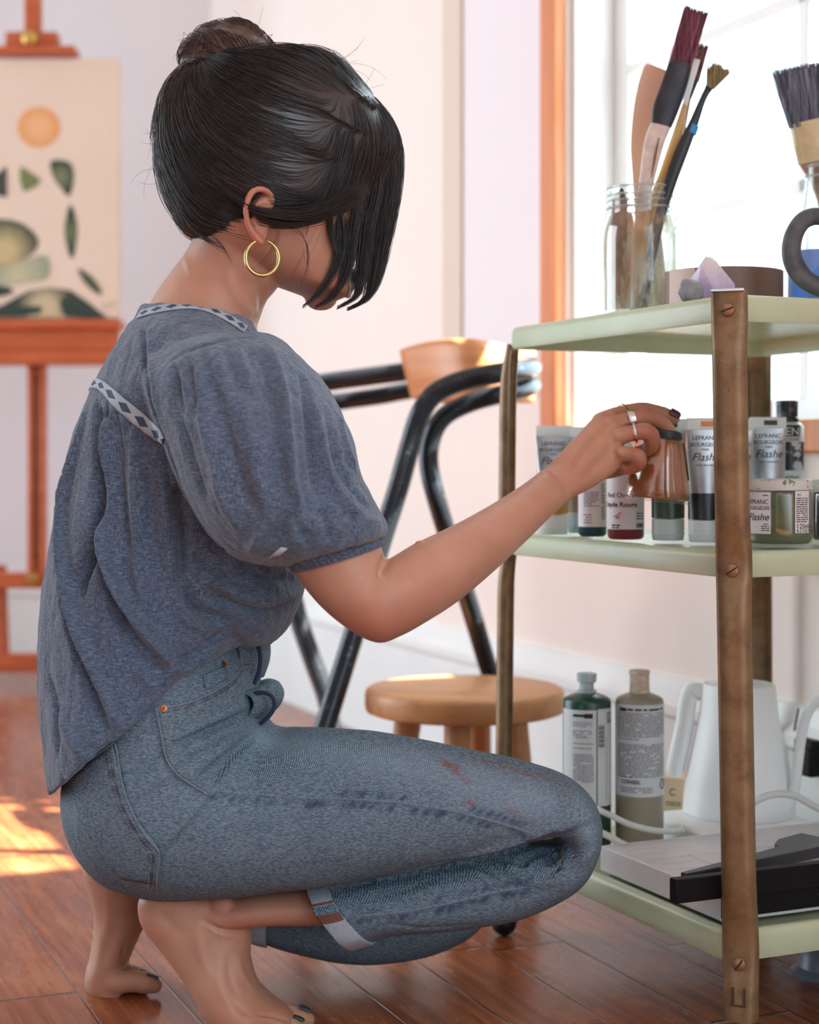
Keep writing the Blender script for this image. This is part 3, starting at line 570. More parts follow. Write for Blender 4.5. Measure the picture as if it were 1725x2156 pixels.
# guillotine paper cutter
gm = N('light grey cutter board'); c = gm.coord((1, 1, 1)); f = gm.noise(c, 30); gm.set(Base_Color=gm.ramp(f, (0.3, lin((200, 202, 204))), (0.7, lin((214, 216, 216)))), Roughness=0.45); M_board = gm.m
M_blk = mat('satin black plastic', (7, 8, 10), 0.5, spec=0.25); M_blkt = mat('dark grey blade arm', (62, 66, 74), 0.35, 0.4)
ca, cb_ = 0.015, 0.035                              # near corner of the board in cart coordinates
PN = P(1522, 1884, 1.704); z1 = PN.z; z0 = ZB + 0.0007
cut = thing('paper_cutter', 'pale grey guillotine paper cutter with black arm on the bottom shelf', 'paper cutter', (PN.x, PN.y, z0))
def QP(a, b, z): return Vector((PN.x, PN.y, 0)) + CA * a + CB * b + WU * z
LB_ = 0.30; LA_ = 0.240
mb = MB(); mb.box(QP(LA_ / 2, LB_ / 2, (z0 + z1) / 2), CA * (LA_ / 2), CB * (LB_ / 2), WU * ((z1 - z0) / 2)); bd = mb.build('board', M_board, cut, bevel=0.0015)
mb = MB()
for k in range(1, 12):
    for (q0, q1) in ((QP(0.012 + 0.024 * k, 0.014, z1 + 0.0002), QP(0.012 + 0.024 * k, 0.05 if k % 3 else 0.20, z1 + 0.0002)),):
        d = CA * 0.0003; mb.add([q0 - d, q0 + d, q1 + d, q1 - d], [(0, 1, 2, 3)])
for k in range(1, 10):
    q0 = QP(0.012, 0.012 + 0.026 * k, z1 + 0.0002); q1 = QP(0.05 if k % 2 else 0.16, 0.012 + 0.026 * k, z1 + 0.0002); d = CB * 0.0003; mb.add([q0 - d, q0 + d, q1 + d, q1 - d], [(0, 1, 2, 3)])
print_rows(mb, lambda u, v: QP(0.02 + v, 0.03 + u, z1 + 0.0002), 0, 0.05, 0.004, 1, 0.004, 0.0015, rnd)
mb.build('grid_lines', M_inkg, bd, fixn=False)
mb = MB(); zf0, zf1 = z0 + 0.0045, z1 - 0.0005
mb.box(QP(-0.0012, LB_ / 2 + 0.001, (zf0 + zf1) / 2), CA * 0.0016, CB * (LB_ / 2 + 0.003), WU * ((zf1 - zf0) / 2)); fr_ = mb.build('front_rail', M_blk, cut, bevel=0.0006)
mb = MB(); c0 = P(1718, 1877, 1.76); bb = (c0 - Vector((PN.x, PN.y, 0))).dot(CB); mb.lathe([(0.0001, 0.0008), (0.0040, 0.0006), (0.0042, 0)], QP(-0.0029, bb, c0.z), 16, Matrix((CB, WU, -CA)).transposed()); mb.build('power_dot', mat('green dot', (86, 196, 150), 0.4), fr_)
# black bar lying across, and the arm with its notched grip
A1, B1 = P(1424, 1818, 1.665), P(1760, 1850, 1.742); dd = (B1 - A1); dd.z = 0; L = dd.length; dd.normalize(); nn = Vector((-dd.y, dd.x, 0))
hz = 0.0118; mb = MB(); A1z = P(1424, 1844, 1.665).z
mb.box(Vector((A1.x, A1.y, z1 + 0.0125)) + dd * (L / 2) + nn * 0.006, dd * (L / 2), nn * 0.006, WU * hz); mb.build('clamp_bar', M_blk, cut, bevel=0.0008)
tip = P(1446, 1786, 1.69); e1 = P(1690, 1752, 1.80)
ax = (e1 - tip); ax.z = 0; La = ax.length; ax.normalize(); ay = Vector((-ax.y, ax.x, 0)); zz = z1 + 0.0245
mb = MB(); mb.prism([(0, 0), (La, -0.006), (La + 0.06, -0.006), (La + 0.06, 0.050), (La + 0.016, 0.046), (La - 0.004, 0.034), (La - 0.010, 0.022), (0.0, 0.008)], Vector((tip.x, tip.y, zz - 0.012)), ax, ay, WU * 0.012); mb.build('blade_arm', M_blkt, cut, bevel=0.001, smooth=False)

# plug pack on the wall and its cable, right edge
pk = thing('plug_adapter', 'black plug adapter on the wall beside the kettle spout', 'plug', wallP(1705, 1580))
w0 = wallP(1705, 1578, -0.02); mb = MB(); mb.box(w0 + WD * -0.012, WD * 0.02, WN * 0.02, WU * 0.016); mb.box(w0 + WD * -0.02 - WU * 0.012, WD * 0.014, WN * 0.024, WU * 0.018); mb.build('body', M_blk, pk, bevel=0.004)
mb = MB(); mb.tube([w0 + WD * 0.005, w0 + WD * 0.03 - WU * 0.006], 0.0042, 10); mb.tube([tuple(q) for q in crom([tuple(x) for x in (w0 + WD * 0.03 - WU * 0.006, w0 + WD * 0.034 + WU * 0.012, w0 + WD * 0.024 + WU * 0.05)], 6)], 0.0014, 6); mb.build('cable', M_dark, pk)
# blue grey base under the cart
M_bluegrey = mat('blue grey enamel', (104, 114, 130), 0.35)
bs = thing('flared_bowl', 'blue grey upturned bowl with a rolled rim on the floor under the cart', 'bowl', (zP(1742, 1.95, 0).x, 1.95, 0))
mb = MB(); r0 = 0.040; mb.lathe([(r0 - 0.003, 0.003), (r0, 0.0), (r0 + 0.0005, 0.004), (r0 - 0.003, 0.0065), (r0 - 0.007, 0.009), (r0 - 0.0125, 0.034), (r0 - 0.016, 0.038), (0.0001, 0.0385), ], bs.location, 40); o = mb.build('shell', M_bluegrey, bs)

# ================================================================== MIDDLE SHELF
gm = N('silver tube foil'); c = gm.coord(); f = gm.noise(c, 18, 3); gm.set(Base_Color=gm.ramp(f, (0.3, lin((150, 152, 156))), (0.7, lin((198, 202, 206)))), Roughness=0.33, Metallic=0.55); M_foil = gm.m
def translucent(name, c_, k_):                      # thin white plastic that lets window light through
    g_ = N(name); g_.set(Base_Color=lin(c_), Roughness=0.4); tl = g_.n('BsdfTranslucent'); tl.inputs[0].default_value = lin(c_); mx_ = g_.n('MixShader'); mx_.inputs[0].default_value = k_
    g_.l(g_.b.outputs[0], mx_.inputs[1]); g_.l(tl.outputs[0], mx_.inputs[2]); g_.l(mx_.outputs[0], g_.out.inputs['Surface']); return g_.m
M_capw = translucent('white plastic cap', (236, 240, 240), 0.35); M_crimp = translucent('white crimped tube end', (242, 246, 244), 0.5)
def paint_tube(px, Y, h, w, band, bandfrac, label, swatch=None, capcol=None, yaw=0.0, text=True, name='paint_tube', capm=None):
    c = zP(px, Y, ZM + 0.0005); t = thing(name, label, 'paint tube', c, 'paint tubes standing on the middle shelf')
    X = Vector((math.cos(yaw), math.sin(yaw), 0)); Yv = Vector((-math.sin(yaw), math.cos(yaw), 0)); r = w / 2
    ch = 0.0235; mb = MB()
    mb.lathe([(0.0001, 0), (r * 0.86, 0), (r * 0.90, 0.001), (r * 0.93, 0.007), (r * 0.94, ch - 0.001), (r * 0.92, ch), (0.0001, ch)], c, 32); 
    mb.lathe([(r * 0.935, 0.0068), (r * 0.948, 0.0075), (r * 0.95, 0.0085), (r * 0.937, 0.0092)], c, 32); mb.build('cap', capm or M_capw, t, angle=40)
    def ringat(k):                                  # k 0..1 up the body
        z = ch + 0.001 + (h - ch - 0.013) * k; q = k ** 1.25; a = r * (0.95 + 0.10 * q); b = r * 0.95 * (1 - q) + 0.0012 * q; n = 40
        return [c + X * (a * math.cos(2 * PI * j / n)) + Yv * (b * math.sin(2 * PI * j / n)) + WU * z for j in range(n + 1)]
    ks = [j / 24 for j in range(25)]; nb = int(24 * bandfrac)
    mb = MB(); mb.sheet([ringat(k) for k in ks[:nb + 1]]); mb.build('colour_band', band, t, fixn=False)
    mb = MB(); mb.sheet([ringat(k) for k in ks[nb:]]); bd = mb.build('body', M_foil, t, fixn=False)
    zt = c.z + h - 0.012; mb = MB(); mb.box(Vector((c.x, c.y, zt + 0.006)), X * (r * 1.06), Yv * 0.0016, WU * 0.0065); cr = mb.build('crimp', M_crimp, t, bevel=0.0006)
    if swatch is not None:
        mb = MB(); mb.box(Vector((c.x, c.y, zt + 0.006)) - Yv * 0.0018 + X * r * 0.15, X * (r * 0.38), Yv * 0.0003, WU * 0.0028); mb.build('swatch', swatch, cr)
    if text:
        def fn(u, v):                               # on the front of the body
            k = (v - ch - 0.001) / (h - ch - 0.013); q = max(0, k) ** 1.25; a = r * (0.95 + 0.10 * q); b = r * 0.95 * (1 - q) + 0.0012 * q
            s = max(-0.999, min(0.999, u / a)); return c + X * u - Yv * (b * math.sqrt(1 - s * s) + 0.0005) + WU * v
        mb = MB(); T = h - 0.016; s_ = w / 0.036
        text_into(mb, 'LEFRANC', 0.0064 * s_, lambda u, v: fn(u, v + T - 0.0075), 'CENTER'); text_into(mb, 'BOURGEOIS', 0.0056 * s_, lambda u, v: fn(u, v + T - 0.0145), 'CENTER'); text_into(mb, 'PARIS', 0.003 * s_, lambda u, v: fn(u, v + T - 0.019), 'CENTER')
        text_into(mb, 'Flashe', 0.0115 * s_, lambda u, v: fn(u, v + T - 0.030), 'CENTER', shear=0.3); text_into(mb, 'VINYL EMULSION', 0.0026 * s_, lambda u, v: fn(u, v + T - 0.036), 'CENTER')
        mb.build('lettering', M_ink, bd, fixn=False)
    return t
pt = lambda n, c_: mat(n, c_, 0.35)
hh = lambda Y, y: EYE - (y - HZ) / F * Y - ZM
paint_tube(1165, 2.06, hh(2.06, 898), 0.039, pt('ochre paint', (172, 132, 56)), 0.28, 'silver ochre paint tube, leftmost on the middle shelf behind the forearm', None)
paint_tube(1222, 2.095, hh(2.095, 900), 0.032, pt('tan paint', (160, 138, 112)), 0.45, 'tan paint tube between the ochre tube and the blue bottle', None, text=False, capm=M_capc)
paint_tube(1407, 1.905, hh(1.905, 884), 0.0385, pt('deep green paint', (62, 82, 66)), 0.42, 'dark green paint tube with white cap below the held jar', pt('green swatch', (62, 82, 66)))
paint_tube(1484, 1.865, hh(1.865, 882), 0.0375, pt('black paint', (26, 30, 38)), 0.30, 'black paint tube with orange swatch just left of the bronze leg', pt('orange swatch', (226, 128, 70)))
paint_tube(1549, 1.93, hh(1.93, 884), 0.040, pt('maroon paint', (88, 44, 52)), 0.30, 'maroon paint tube standing right behind the bronze leg', None)
paint_tube(1617, 1.965, hh(1.965, 880), 0.040, pt('white paint', (214, 214, 212)), 0.30, 'silver paint tube with black swatch behind the green paint jar', pt('black swatch', (30, 32, 38)))
def small_bottle(px, Y, top, R, body, label, rot=0.0):
    c = zP(px, Y, ZM + 0.0005); t = thing('acrylic_bottle', label, 'bottle', c, 'small acrylic bottles on the middle shelf'); h = hh(Y, top)
    mb = MB(); mb.lathe([(0.0001, 0), (R - 0.003, 0), (R, 0.003), (R, h * 0.70), (R * 0.97, h * 0.76), (R * 0.75, h * 0.83), (R * 0.5, h * 0.86), (R * 0.48, h * 0.88), (0.0001, h * 0.88)], c, 36); mb.build('body', body, t, angle=50)
    mb = MB(); mb.lathe([(R * 0.52, h * 0.87), (R * 0.5, h * 0.93), (R * 0.30, h), (0.0001, h)], c, 20); mb.build('cap', M_capw, t)
    fn = cyl_map(c, R, rot, c.z, 0.0003); mb = MB(); patch(mb, fn, -R * 2.4, R * 2.4, 0.0115, h * 0.66, 24); lb = mb.build('label', M_label2, t, fixn=False)
    return c, cyl_map(c, R, rot, c.z, 0.0006), h, lb
M_label2 = mat('white bottle label', (222, 222, 226), 0.5)
M_teal = pt('teal blue paint', (24, 66, 86)); M_redp = pt('red oxide paint', (132, 44, 54)); M_redi = pt('red print', (214, 110, 100))
c, f2, h, lb = small_bottle(1248, 2.0, 905, 0.0165, M_teal, 'white labelled teal acrylic bottle under the wrist')
mb = MB(); print_rows(mb, f2, -0.012, 0.0055, 0.052, 7, 0.0026, 0.0014, rnd); print_rows(mb, f2, -0.012, -0.003, 0.026, 4, 0.003, 0.0014, rnd); print_rows(mb, f2, 0.009, 0.016, 0.062, 16, 0.0027, 0.0017, rnd); mb.build('lettering', M_inkg, lb, fixn=False)
c, f2, h, lb = small_bottle(1318, 1.93, 930, 0.0205, M_redp, 'white labelled red oxide acrylic bottle beneath the held jar')
mb = MB(); text_into(mb, 'Red Oxide', 0.0078, lambda u, v: f2(u - 0.0275, v + 0.0475), bold=0.01); text_into(mb, 'Oxyde Rouge', 0.0078, lambda u, v: f2(u - 0.033, v + 0.0368), bold=0.02)
print_rows(mb, f2, -0.0195, -0.010, 0.0170, 2, 0.003, 0.0016, rnd); print_rows(mb, f2, 0.010, 0.022, 0.030, 3, 0.003, 0.0016, rnd); print_rows(mb, f2, -0.0195, -0.007, 0.0165, 1, 0.003, 0.0016, rnd)
for k in range(12): patch(mb, f2, 0.0095 + 0.00095 * k, 0.0095 + 0.00095 * k + (0.0006 if k % 3 else 0.0003), 0.0135, 0.0185, 1)
mb.build('lettering', M_ink, lb, fixn=False)
mb = MB(); mb.tube([f2(-0.016, 0.026), f2(-0.012, 0.0275), f2(-0.008, 0.031)], 0.0007, 5); mb.tube([f2(-0.014, 0.024), f2(-0.0095, 0.0255)], 0.0008, 5); mb.build('emblem', M_redi, lb)
# black and white bottle at the right
c = zP(1658, 2.05, ZM + 0.0005); gb = thing('acrylic_bottle', 'white bottle with black splotches and a smeared black cap, right rear', 'bottle', c, 'small acrylic bottles on the middle shelf'); R = 0.0195; h = hh(2.05, 845)
gm = N('black paint splotches'); f = gm.noise(gm.coord(), 55, 3); M_splot = gm.set(Base_Color=gm.ramp(f, (0.50, lin((38, 42, 50))), (0.56, lin((196, 206, 214)))), Roughness=0.35).m
gm = N('smeared black cap'); f = gm.noise(gm.coord(), 90, 3); M_smear = gm.set(Base_Color=gm.ramp(f, (0.45, lin((22, 24, 30))), (0.65, lin((110, 118, 130)))), Roughness=0.35).m
zs_ = hh(2.05, 893)
mb = MB(); mb.lathe([(0.0001, 0), (R - 0.003, 0), (R, 0.003), (R, zs_ - 0.003), (R - 0.003, zs_), (0.013, zs_ + 0.003), (0.0001, zs_ + 0.003)], c, 36); mb.build('body', mat('white bottle', (214, 220, 224), 0.35), gb, angle=50)
mb = MB(); mb.lathe([(0.0145, zs_ + 0.001), (0.0145, zs_ + 0.006), (0.0125, zs_ + 0.008), (0.0130, h - 0.001), (0.012, h), (0.0001, h)], c, 28); mb.build('cap', M_smear, gb, angle=45)
fn = cyl_map(c, R, 0, c.z, 0.0003); mb = MB(); patch(mb, fn, -0.032, 0.032, zs_ - 0.056, zs_ - 0.022, 20); mb.build('splotches', M_splot, gb, fixn=False)
f2 = cyl_map(c, R, 0, c.z, 0.0007); mb = MB(); patch(mb, f2, -0.032, 0.0115, zs_ - 0.0155, zs_ - 0.002, 14); pl_ = mb.build('name_plate', M_ink, gb, fixn=False)
f3 = cyl_map(c, R, 0, c.z, 0.0010); mb = MB(); text_into(mb, 'GOLDEN', 0.0135, lambda u, v: f3(u + 0.0105, v + zs_ - 0.0140), 'RIGHT', bold=0.01); mb.build('lettering', M_label, pl_, fixn=False)
mb = MB(); text_into(mb, 'ARTIST COLORS', 0.0045, lambda u, v: f2(u + 0.0115, v + zs_ - 0.0205), 'RIGHT'); text_into(mb, 'Golden', 0.009, lambda u, v: f2(u + 0.010, v + zs_ - 0.067), 'RIGHT', shear=0.2); mb.build('lettering', M_ink, gb, fixn=False)
# glass paint jars
M_olive = mat('olive green paint', (98, 110, 82), 0.25); M_purple = mat('dark purple paint', (46, 34, 48), 0.25)
gm = N('white lid with paint chips'); c_ = gm.coord(); f = gm.ramp(gm.noise(c_, 130, 4), (0.62, (0, 0, 0)), (0.66, (1, 1, 1))); gm.set(Base_Color=gm.mix(f, lin((208, 212, 206)), lin((120, 126, 104))), Roughness=0.4); M_lidw = gm.m
M_jarg = glass_thin('jar glass', (1, 1, 1, 1), 0.05)
def paint_jar(px, Y, top, R, paint, label, texts):
    c = zP(px, Y, ZM + 0.0005); t = thing('paint_jar', label, 'jar', c, 'glass jars of paint on the middle shelf'); h = hh(Y, top)
    mb = MB(); mb.lathe([(0.0001, 0.002), (R - 0.005, 0.002), (R - 0.0014, 0.007), (R - 0.0014, h - 0.017), (R - 0.003, h - 0.014), (0.0001, h - 0.014)], c, 48); mb.build('paint', paint, t, angle=60)
    mb = MB(); mb.lathe([(0.0001, 0), (R - 0.005, 0), (R - 0.001, 0.003), (R, 0.007), (R, h - 0.018), (R - 0.002, h - 0.013), (R - 0.004, h - 0.011), (R - 0.004, h - 0.006)], c, 48); mb.build('glass', M_jarg, t, angle=60)
    mb = MB(); mb.lathe([(R - 0.0015, h - 0.0125), (R - 0.0003, h - 0.012), (R - 0.0003, h - 0.0085), (R - 0.001, h - 0.003), (R - 0.004, h - 0.0005), (0.0001, h)], c, 48); mb.build('lid', M_lidw, t, angle=60)
    if texts:
        fn = cyl_map(c, R, 0, c.z, 0.0004); f2 = cyl_map(c, R, 0, c.z, 0.0008)
        mb = MB(); patch(mb, fn, 0.0085, 0.0275, 0.0135, 0.0570, 10); lb2 = mb.build('label', M_label2, t, fixn=False); mb = MB(); patch(mb, fn, -0.045, -0.0165, 0.0125, 0.056, 10); lb = mb.build('label', M_label2, t, fixn=False)
        mb = MB(); E = -0.0175
        text_into(mb, 'LEFRANC', 0.0066, lambda u, v: f2(u + E - 0.001, v + 0.0435), 'RIGHT'); text_into(mb, 'BOURGEOIS', 0.0056, lambda u, v: f2(u + E, v + 0.0375), 'RIGHT'); text_into(mb, 'Flashe', 0.0105, lambda u, v: f2(u + E - 0.001, v + 0.0265), 'RIGHT', shear=0.3)
        print_rows(mb, f2, -0.027, -0.018, 0.023, 4, 0.0022, 0.0011, rnd); print_rows(mb, f2, -0.025, -0.018, 0.053, 1, 0.0022, 0.0011, rnd)
        mb.build('lettering', M_ink, lb, fixn=False); mb = MB(); lb = lb2
        print_rows(mb, f2, 0.0100, 0.0250, 0.050, 12, 0.0022, 0.0012, rnd); mb.build('small_print', M_ink, lb, fixn=False); mb = MB(); text_into(mb, '125ml e', 0.0070, lambda u, v: f2(u + 0.0098, v + 0.0185)); text_into(mb, '4.2 US fl oz', 0.0054, lambda u, v: f2(u + 0.0098, v + 0.0142)); mb.build('lettering', M_ink, lb, fixn=False); mb = MB(); text_into(mb, '803', 0.003, lambda u, v: f2(u + 0.011, v + 0.0522))
        mb.build('lettering', M_ink, lb, fixn=False)
paint_jar(1642, 1.80, 1008, 0.0352, M_olive, 'olive green paint jar with white lid at the right of the middle shelf', True)
paint_jar(1768, 1.88, 1010, 0.0325, M_purple, 'dark purple paint jar cut by the right edge of the frame', False)

# ================================================================== TOP SHELF
M_gl = glass_thin('clear jar glass', (0.93, 0.97, 0.96, 1), 0.07)
M_thread = mat('glass rim', (226, 236, 236), 0.05, Transmission_Weight=0.75)
ZS = ZT + 0.0006
def top_base(px, Y): return zP(px, Y, ZS)
jc = top_base(1350, 2.0); jar = thing('mason_jar', 'clear mason jar stuffed with paint brushes, left on the top shelf', 'jar', jc)
jh = EYE - (397 - HZ) / F * 2.0 - ZS; R = 0.0452
mb = MB(); prof = [(0.0001, 0.002), (R - 0.008, 0.001), (R - 0.003, 0.0), (R - 0.0005, 0.006), (R, 0.012), (R, jh - 0.060), (R - 0.002, jh - 0.045), (R - 0.0065, jh - 0.032), (R - 0.0072, jh - 0.026), (R - 0.0072, jh)]; mb.lathe(prof, jc, 56); mb.build('glass', M_gl, jar, angle=80)
mb = MB()
for z, r in ((jh, 0.0016), (jh - 0.009, 0.0012), (jh - 0.0155, 0.0012), (jh - 0.024, 0.0019)): mb.ring([jc + Vector((math.cos(2 * PI * k / 40) * (R - 0.0068), math.sin(2 * PI * k / 40) * (R - 0.0068), z + (0.001 * math.sin(2 * PI * k / 40)))) for k in range(40)], r, 8)
mb.build('neck_thread', M_thread, jar)
gm = N('paint smears and glass haze'); c_ = gm.coord((40, 40, 12)); f = gm.noise(c_, 1.0, 5, 0.6); c2 = gm.noise(gm.coord((25, 25, 10)), 1.0, 2)  # paint smears, made paler and wider to stand in for haze in the glass
tr = gm.n('BsdfTransparent'); mx = gm.n('MixShader'); gm.set(Base_Color=gm.ramp(c2, (0.40, lin((236, 230, 216))), (0.54, lin((222, 204, 180))), (0.64, lin((214, 160, 104))), (0.74, lin((90, 96, 104)))), Roughness=0.7)
gm.l(gm.ramp(f, (0.44, (0, 0, 0)), (0.58, (0.9, 0.9, 0.9))), mx.inputs[0]); tl = gm.n('BsdfTranslucent'); gm.l(gm.b.inputs['Base Color'].links[0].from_socket, tl.inputs[0]); ms = gm.n('MixShader'); ms.inputs[0].default_value = 0.6; gm.l(gm.b.outputs[0], ms.inputs[1]); gm.l(tl.outputs[0], ms.inputs[2]); gm.l(tr.outputs[0], mx.inputs[1]); gm.l(ms.outputs[0], mx.inputs[2]); gm.l(mx.outputs[0], gm.out.inputs['Surface']); M_smear_haze = gm.m
mb = MB(); mb.lathe([(R - 0.002, 0.010), (R - 0.0016, jh - 0.062), (R - 0.0034, jh - 0.048), (R - 0.0085, jh - 0.032)], jc, 48); mb.build('smears_and_haze', M_smear_haze, jar)
# --- brushes standing in the jar
M_hw = mat('paint spotted white handle', (214, 204, 194), 0.5, var=0.15, vscale=90); M_hy = mat('ochre brush handle', (206, 176, 112), 0.45); M_hk = mat('black brush handle', (28, 34, 40), 0.35); M_hb = mat('worn brown handle', (158, 128, 106), 0.5, var=0.3, vscale=60)
M_ferr = mat('painted dark ferrule', (44, 46, 54), 0.4, 0.3, var=0.4, vscale=60); M_ferr2 = mat('silver ferrule', (170, 172, 180), 0.3, 0.8); M_blue = mat('blue tape band', (40, 140, 205), 0.5)
def bristle(n_, c1, c2_): 
    g_ = N(n_); c_ = g_.coord((400, 400, 8)); f_ = g_.noise(c_, 1, 3); g_.set(Base_Color=g_.ramp(f_, (0.35, lin(c1)), (0.65, lin(c2_))), Roughness=0.5); return g_.m
M_brmag = bristle('plum bristles', (70, 42, 60), (146, 84, 100)); M_bryel = bristle('olive bristles', (56, 58, 56), (176, 160, 104)); M_brgrey = bristle('slate bristles', (62, 74, 96), (130, 142, 160)); M_brred = bristle('brown bristles', (66, 42, 44), (140, 90, 88))
def flatsec(mb, secs, n=20, sub=5):                 # secs: (px, py, Y, half width px, half thickness m) : flattened tapering rod
    A = crom(secs, sub); pts = [P(a[0], a[1], a[2]) for a in A]; vs, fs = [], []
    for i, a in enumerate(A):
        t = (pts[min(i + 1, len(A) - 1)] - pts[max(0, i - 1)]).normalized(); u = Vector((0, 1, 0)).cross(t).normalized(); w = t.cross(u); rw = a[3] * a[2] / F
        for k in range(n):
            q = 2 * PI * k / n; cx, sx = math.cos(q), math.sin(q); vs.append(pts[i] + u * (rw * math.copysign(abs(cx) ** 0.75, cx)) + w * (a[4] * math.copysign(abs(sx) ** 0.75, sx)))
    for i in range(len(A) - 1):
        for k in range(n): fs.append((i * n + k, i * n + (k + 1) % n, (i + 1) * n + (k + 1) % n, (i + 1) * n + k))
    fs += [tuple(range(n))[::-1], tuple((len(A) - 1) * n + k for k in range(n))]; mb.add(vs, fs)
def tufts(mb, p0, p1, w0, w1, th, Y, n, rnd, jag=8):  # bristle tuft of separate flattened strands, p in px
    for k in range(n):
        a = rnd.uniform(-1, 1); d = rnd.uniform(-1, 1); b = a + rnd.uniform(-0.12, 0.12)
        dx, dy = p1[0] - p0[0], p1[1] - p0[1]; L_ = math.hypot(dx, dy); ux, uy = -dy / L_, dx / L_; j = rnd.uniform(-jag, jag * 0.4)
        s0 = P(p0[0] + ux * a * w0, p0[1] + uy * a * w0, Y + d * th); e0 = P(p1[0] + ux * b * w1 + dx / L_ * j, p1[1] + uy * b * w1 + dy / L_ * j, Y + d * th * 0.7)
        mb.tube([s0, (s0 + e0) / 2 + Vector((rnd.uniform(-1, 1), 0, 0)) * 0.0004, e0], [0.0008, 0.0007, 0.0003], 4)
G = 'brushes in the mason jar'
def brush(name, label, handle, hm, ferr, fm, tuft, tm, extra=None, group=G):
    t = thing(name, label, 'brush', P(*handle[0][:3]), group)
    mb = MB(); flatsec(mb, handle); h = mb.build('handle', hm, t)
    if ferr: mb = MB(); flatsec(mb, ferr); mb.build('ferrule', fm, t)
    if tuft:
        mb = MB(); flatsec(mb, [tuple(tuft[0]) + (tuft[2] * 0.92, tuft[4] * 0.8), tuple(((tuft[0][i] + tuft[1][i]) / 2 for i in range(3))) + ((tuft[2] + tuft[3]) / 2 * 0.92, tuft[4] * 0.8), tuple(tuft[0][i] * 0.08 + tuft[1][i] * 0.92 for i in range(3)) + (tuft[3] * 0.92, tuft[4] * 0.6)], 16, 3)
        tufts(mb, tuft[0], tuft[1], tuft[2], tuft[3], tuft[4], tuft[0][2], tuft[5], rnd); mb.build('bristles', tm, t)
    return t, h
t, h = brush('flat_brush', 'wide flat brush with plum bristles and black ferrule standing tallest in the jar', [(1340, 655, 1.99, 14, 0.004), (1345, 560, 1.99, 14, 0.004), (1352, 440, 1.985, 13, 0.004), (1362, 380, 1.98, 16, 0.0045), (1378, 300, 1.98, 21, 0.005), (1393, 262, 1.98, 21, 0.005)], M_hw,
      [(1393, 264, 1.98, 22, 0.006), (1402, 230, 1.98, 27, 0.0062), (1420, 180, 1.98, 27, 0.0058), (1434, 132, 1.98, 25, 0.005)], M_ferr, ((1432, 138, 1.98), (1467, 20, 1.98), 23, 24, 0.004, 260), M_brmag)
mb = MB(); mb.tube([P(1388, 290, 1.973), P(1380, 330, 1.973), P(1372, 375, 1.973)], [0.0006, 0.0014, 0.0005], 6); mb.build('paint_drip', mat('rust drip', (120, 70, 50), 0.5), h)
brush('round_brush', 'thin ochre-handled brush with a white ferrule behind the wide brush', [(1332, 655, 1.985, 7, 0.0035), (1372, 440, 1.99, 8, 0.0035), (1400, 360, 1.99, 10, 0.004), (1425, 290, 1.99, 11, 0.0045), (1442, 220, 1.99, 5, 0.003)], M_hy,
      [(1442, 222, 1.99, 5, 0.003), (1455, 165, 1.99, 8, 0.0035), (1466, 125, 1.99, 9, 0.0035)], M_capw, ((1466, 128, 1.99), (1478, 104, 1.99), 6, 4, 0.002, 40), M_brred)
brush('round_brush', 'dark handled brush with brown bristles leaning behind the plum brush', [(1345, 655, 2.02, 8, 0.0035), (1388, 420, 2.02, 9, 0.004), (1420, 330, 2.02, 14, 0.005), (1438, 260, 2.02, 8, 0.004), (1452, 205, 2.02, 4, 0.003)], M_hb,
      [(1451, 208, 2.02, 5, 0.003), (1464, 165, 2.02, 9, 0.0035)], M_ferr, ((1462, 170, 2.02), (1482, 96, 2.02), 10, 11, 0.003, 120), M_brred)
t, h = brush('fan_brush', 'black handled brush with blue band and splayed olive bristles, rightmost in the jar', [(1352, 655, 1.975, 9, 0.004), (1385, 480, 1.975, 11, 0.005), (1410, 390, 1.975, 13, 0.006), (1435, 320, 1.975, 14, 0.006), (1460, 262, 1.975, 10, 0.005), (1478, 215, 1.975, 7, 0.004), (1490, 190, 1.975, 7, 0.004)], M_hk,
      [(1489, 193, 1.975, 7, 0.004), (1496, 180, 1.975, 9, 0.004)], M_dark, ((1495, 184, 1.975), (1521, 140, 1.975), 8, 20, 0.004, 130), M_bryel)
mb = MB(); flatsec(mb, [(1455, 281, 1.975, 11.5, 0.0056), (1462, 264, 1.975, 10.5, 0.0054)]); mb.build('colour_band', M_blue, h)
mb = MB(); tufts(mb, (1492, 184), (1494, 140), 3, 5, 0.002, 1.975, 25, rnd); mb.build('bristles', M_bryel, t)
t = thing('palette_paddle', 'pale peach wooden paddle standing behind the brushes in the jar', 'paddle', P(1360, 600, 2.03), G)
mb = MB(); flatsec(mb, [(1372, 655, 2.025, 14, 0.003), (1362, 520, 2.03, 20, 0.003), (1352, 380, 2.035, 20, 0.003), (1352, 300, 2.035, 24, 0.003), (1364, 220, 2.035, 29, 0.003), (1378, 160, 2.035, 28, 0.003), (1384, 142, 2.035, 24, 0.003)]); mb.build('blade', mat('peach wood', (222, 190, 164), 0.6), t)
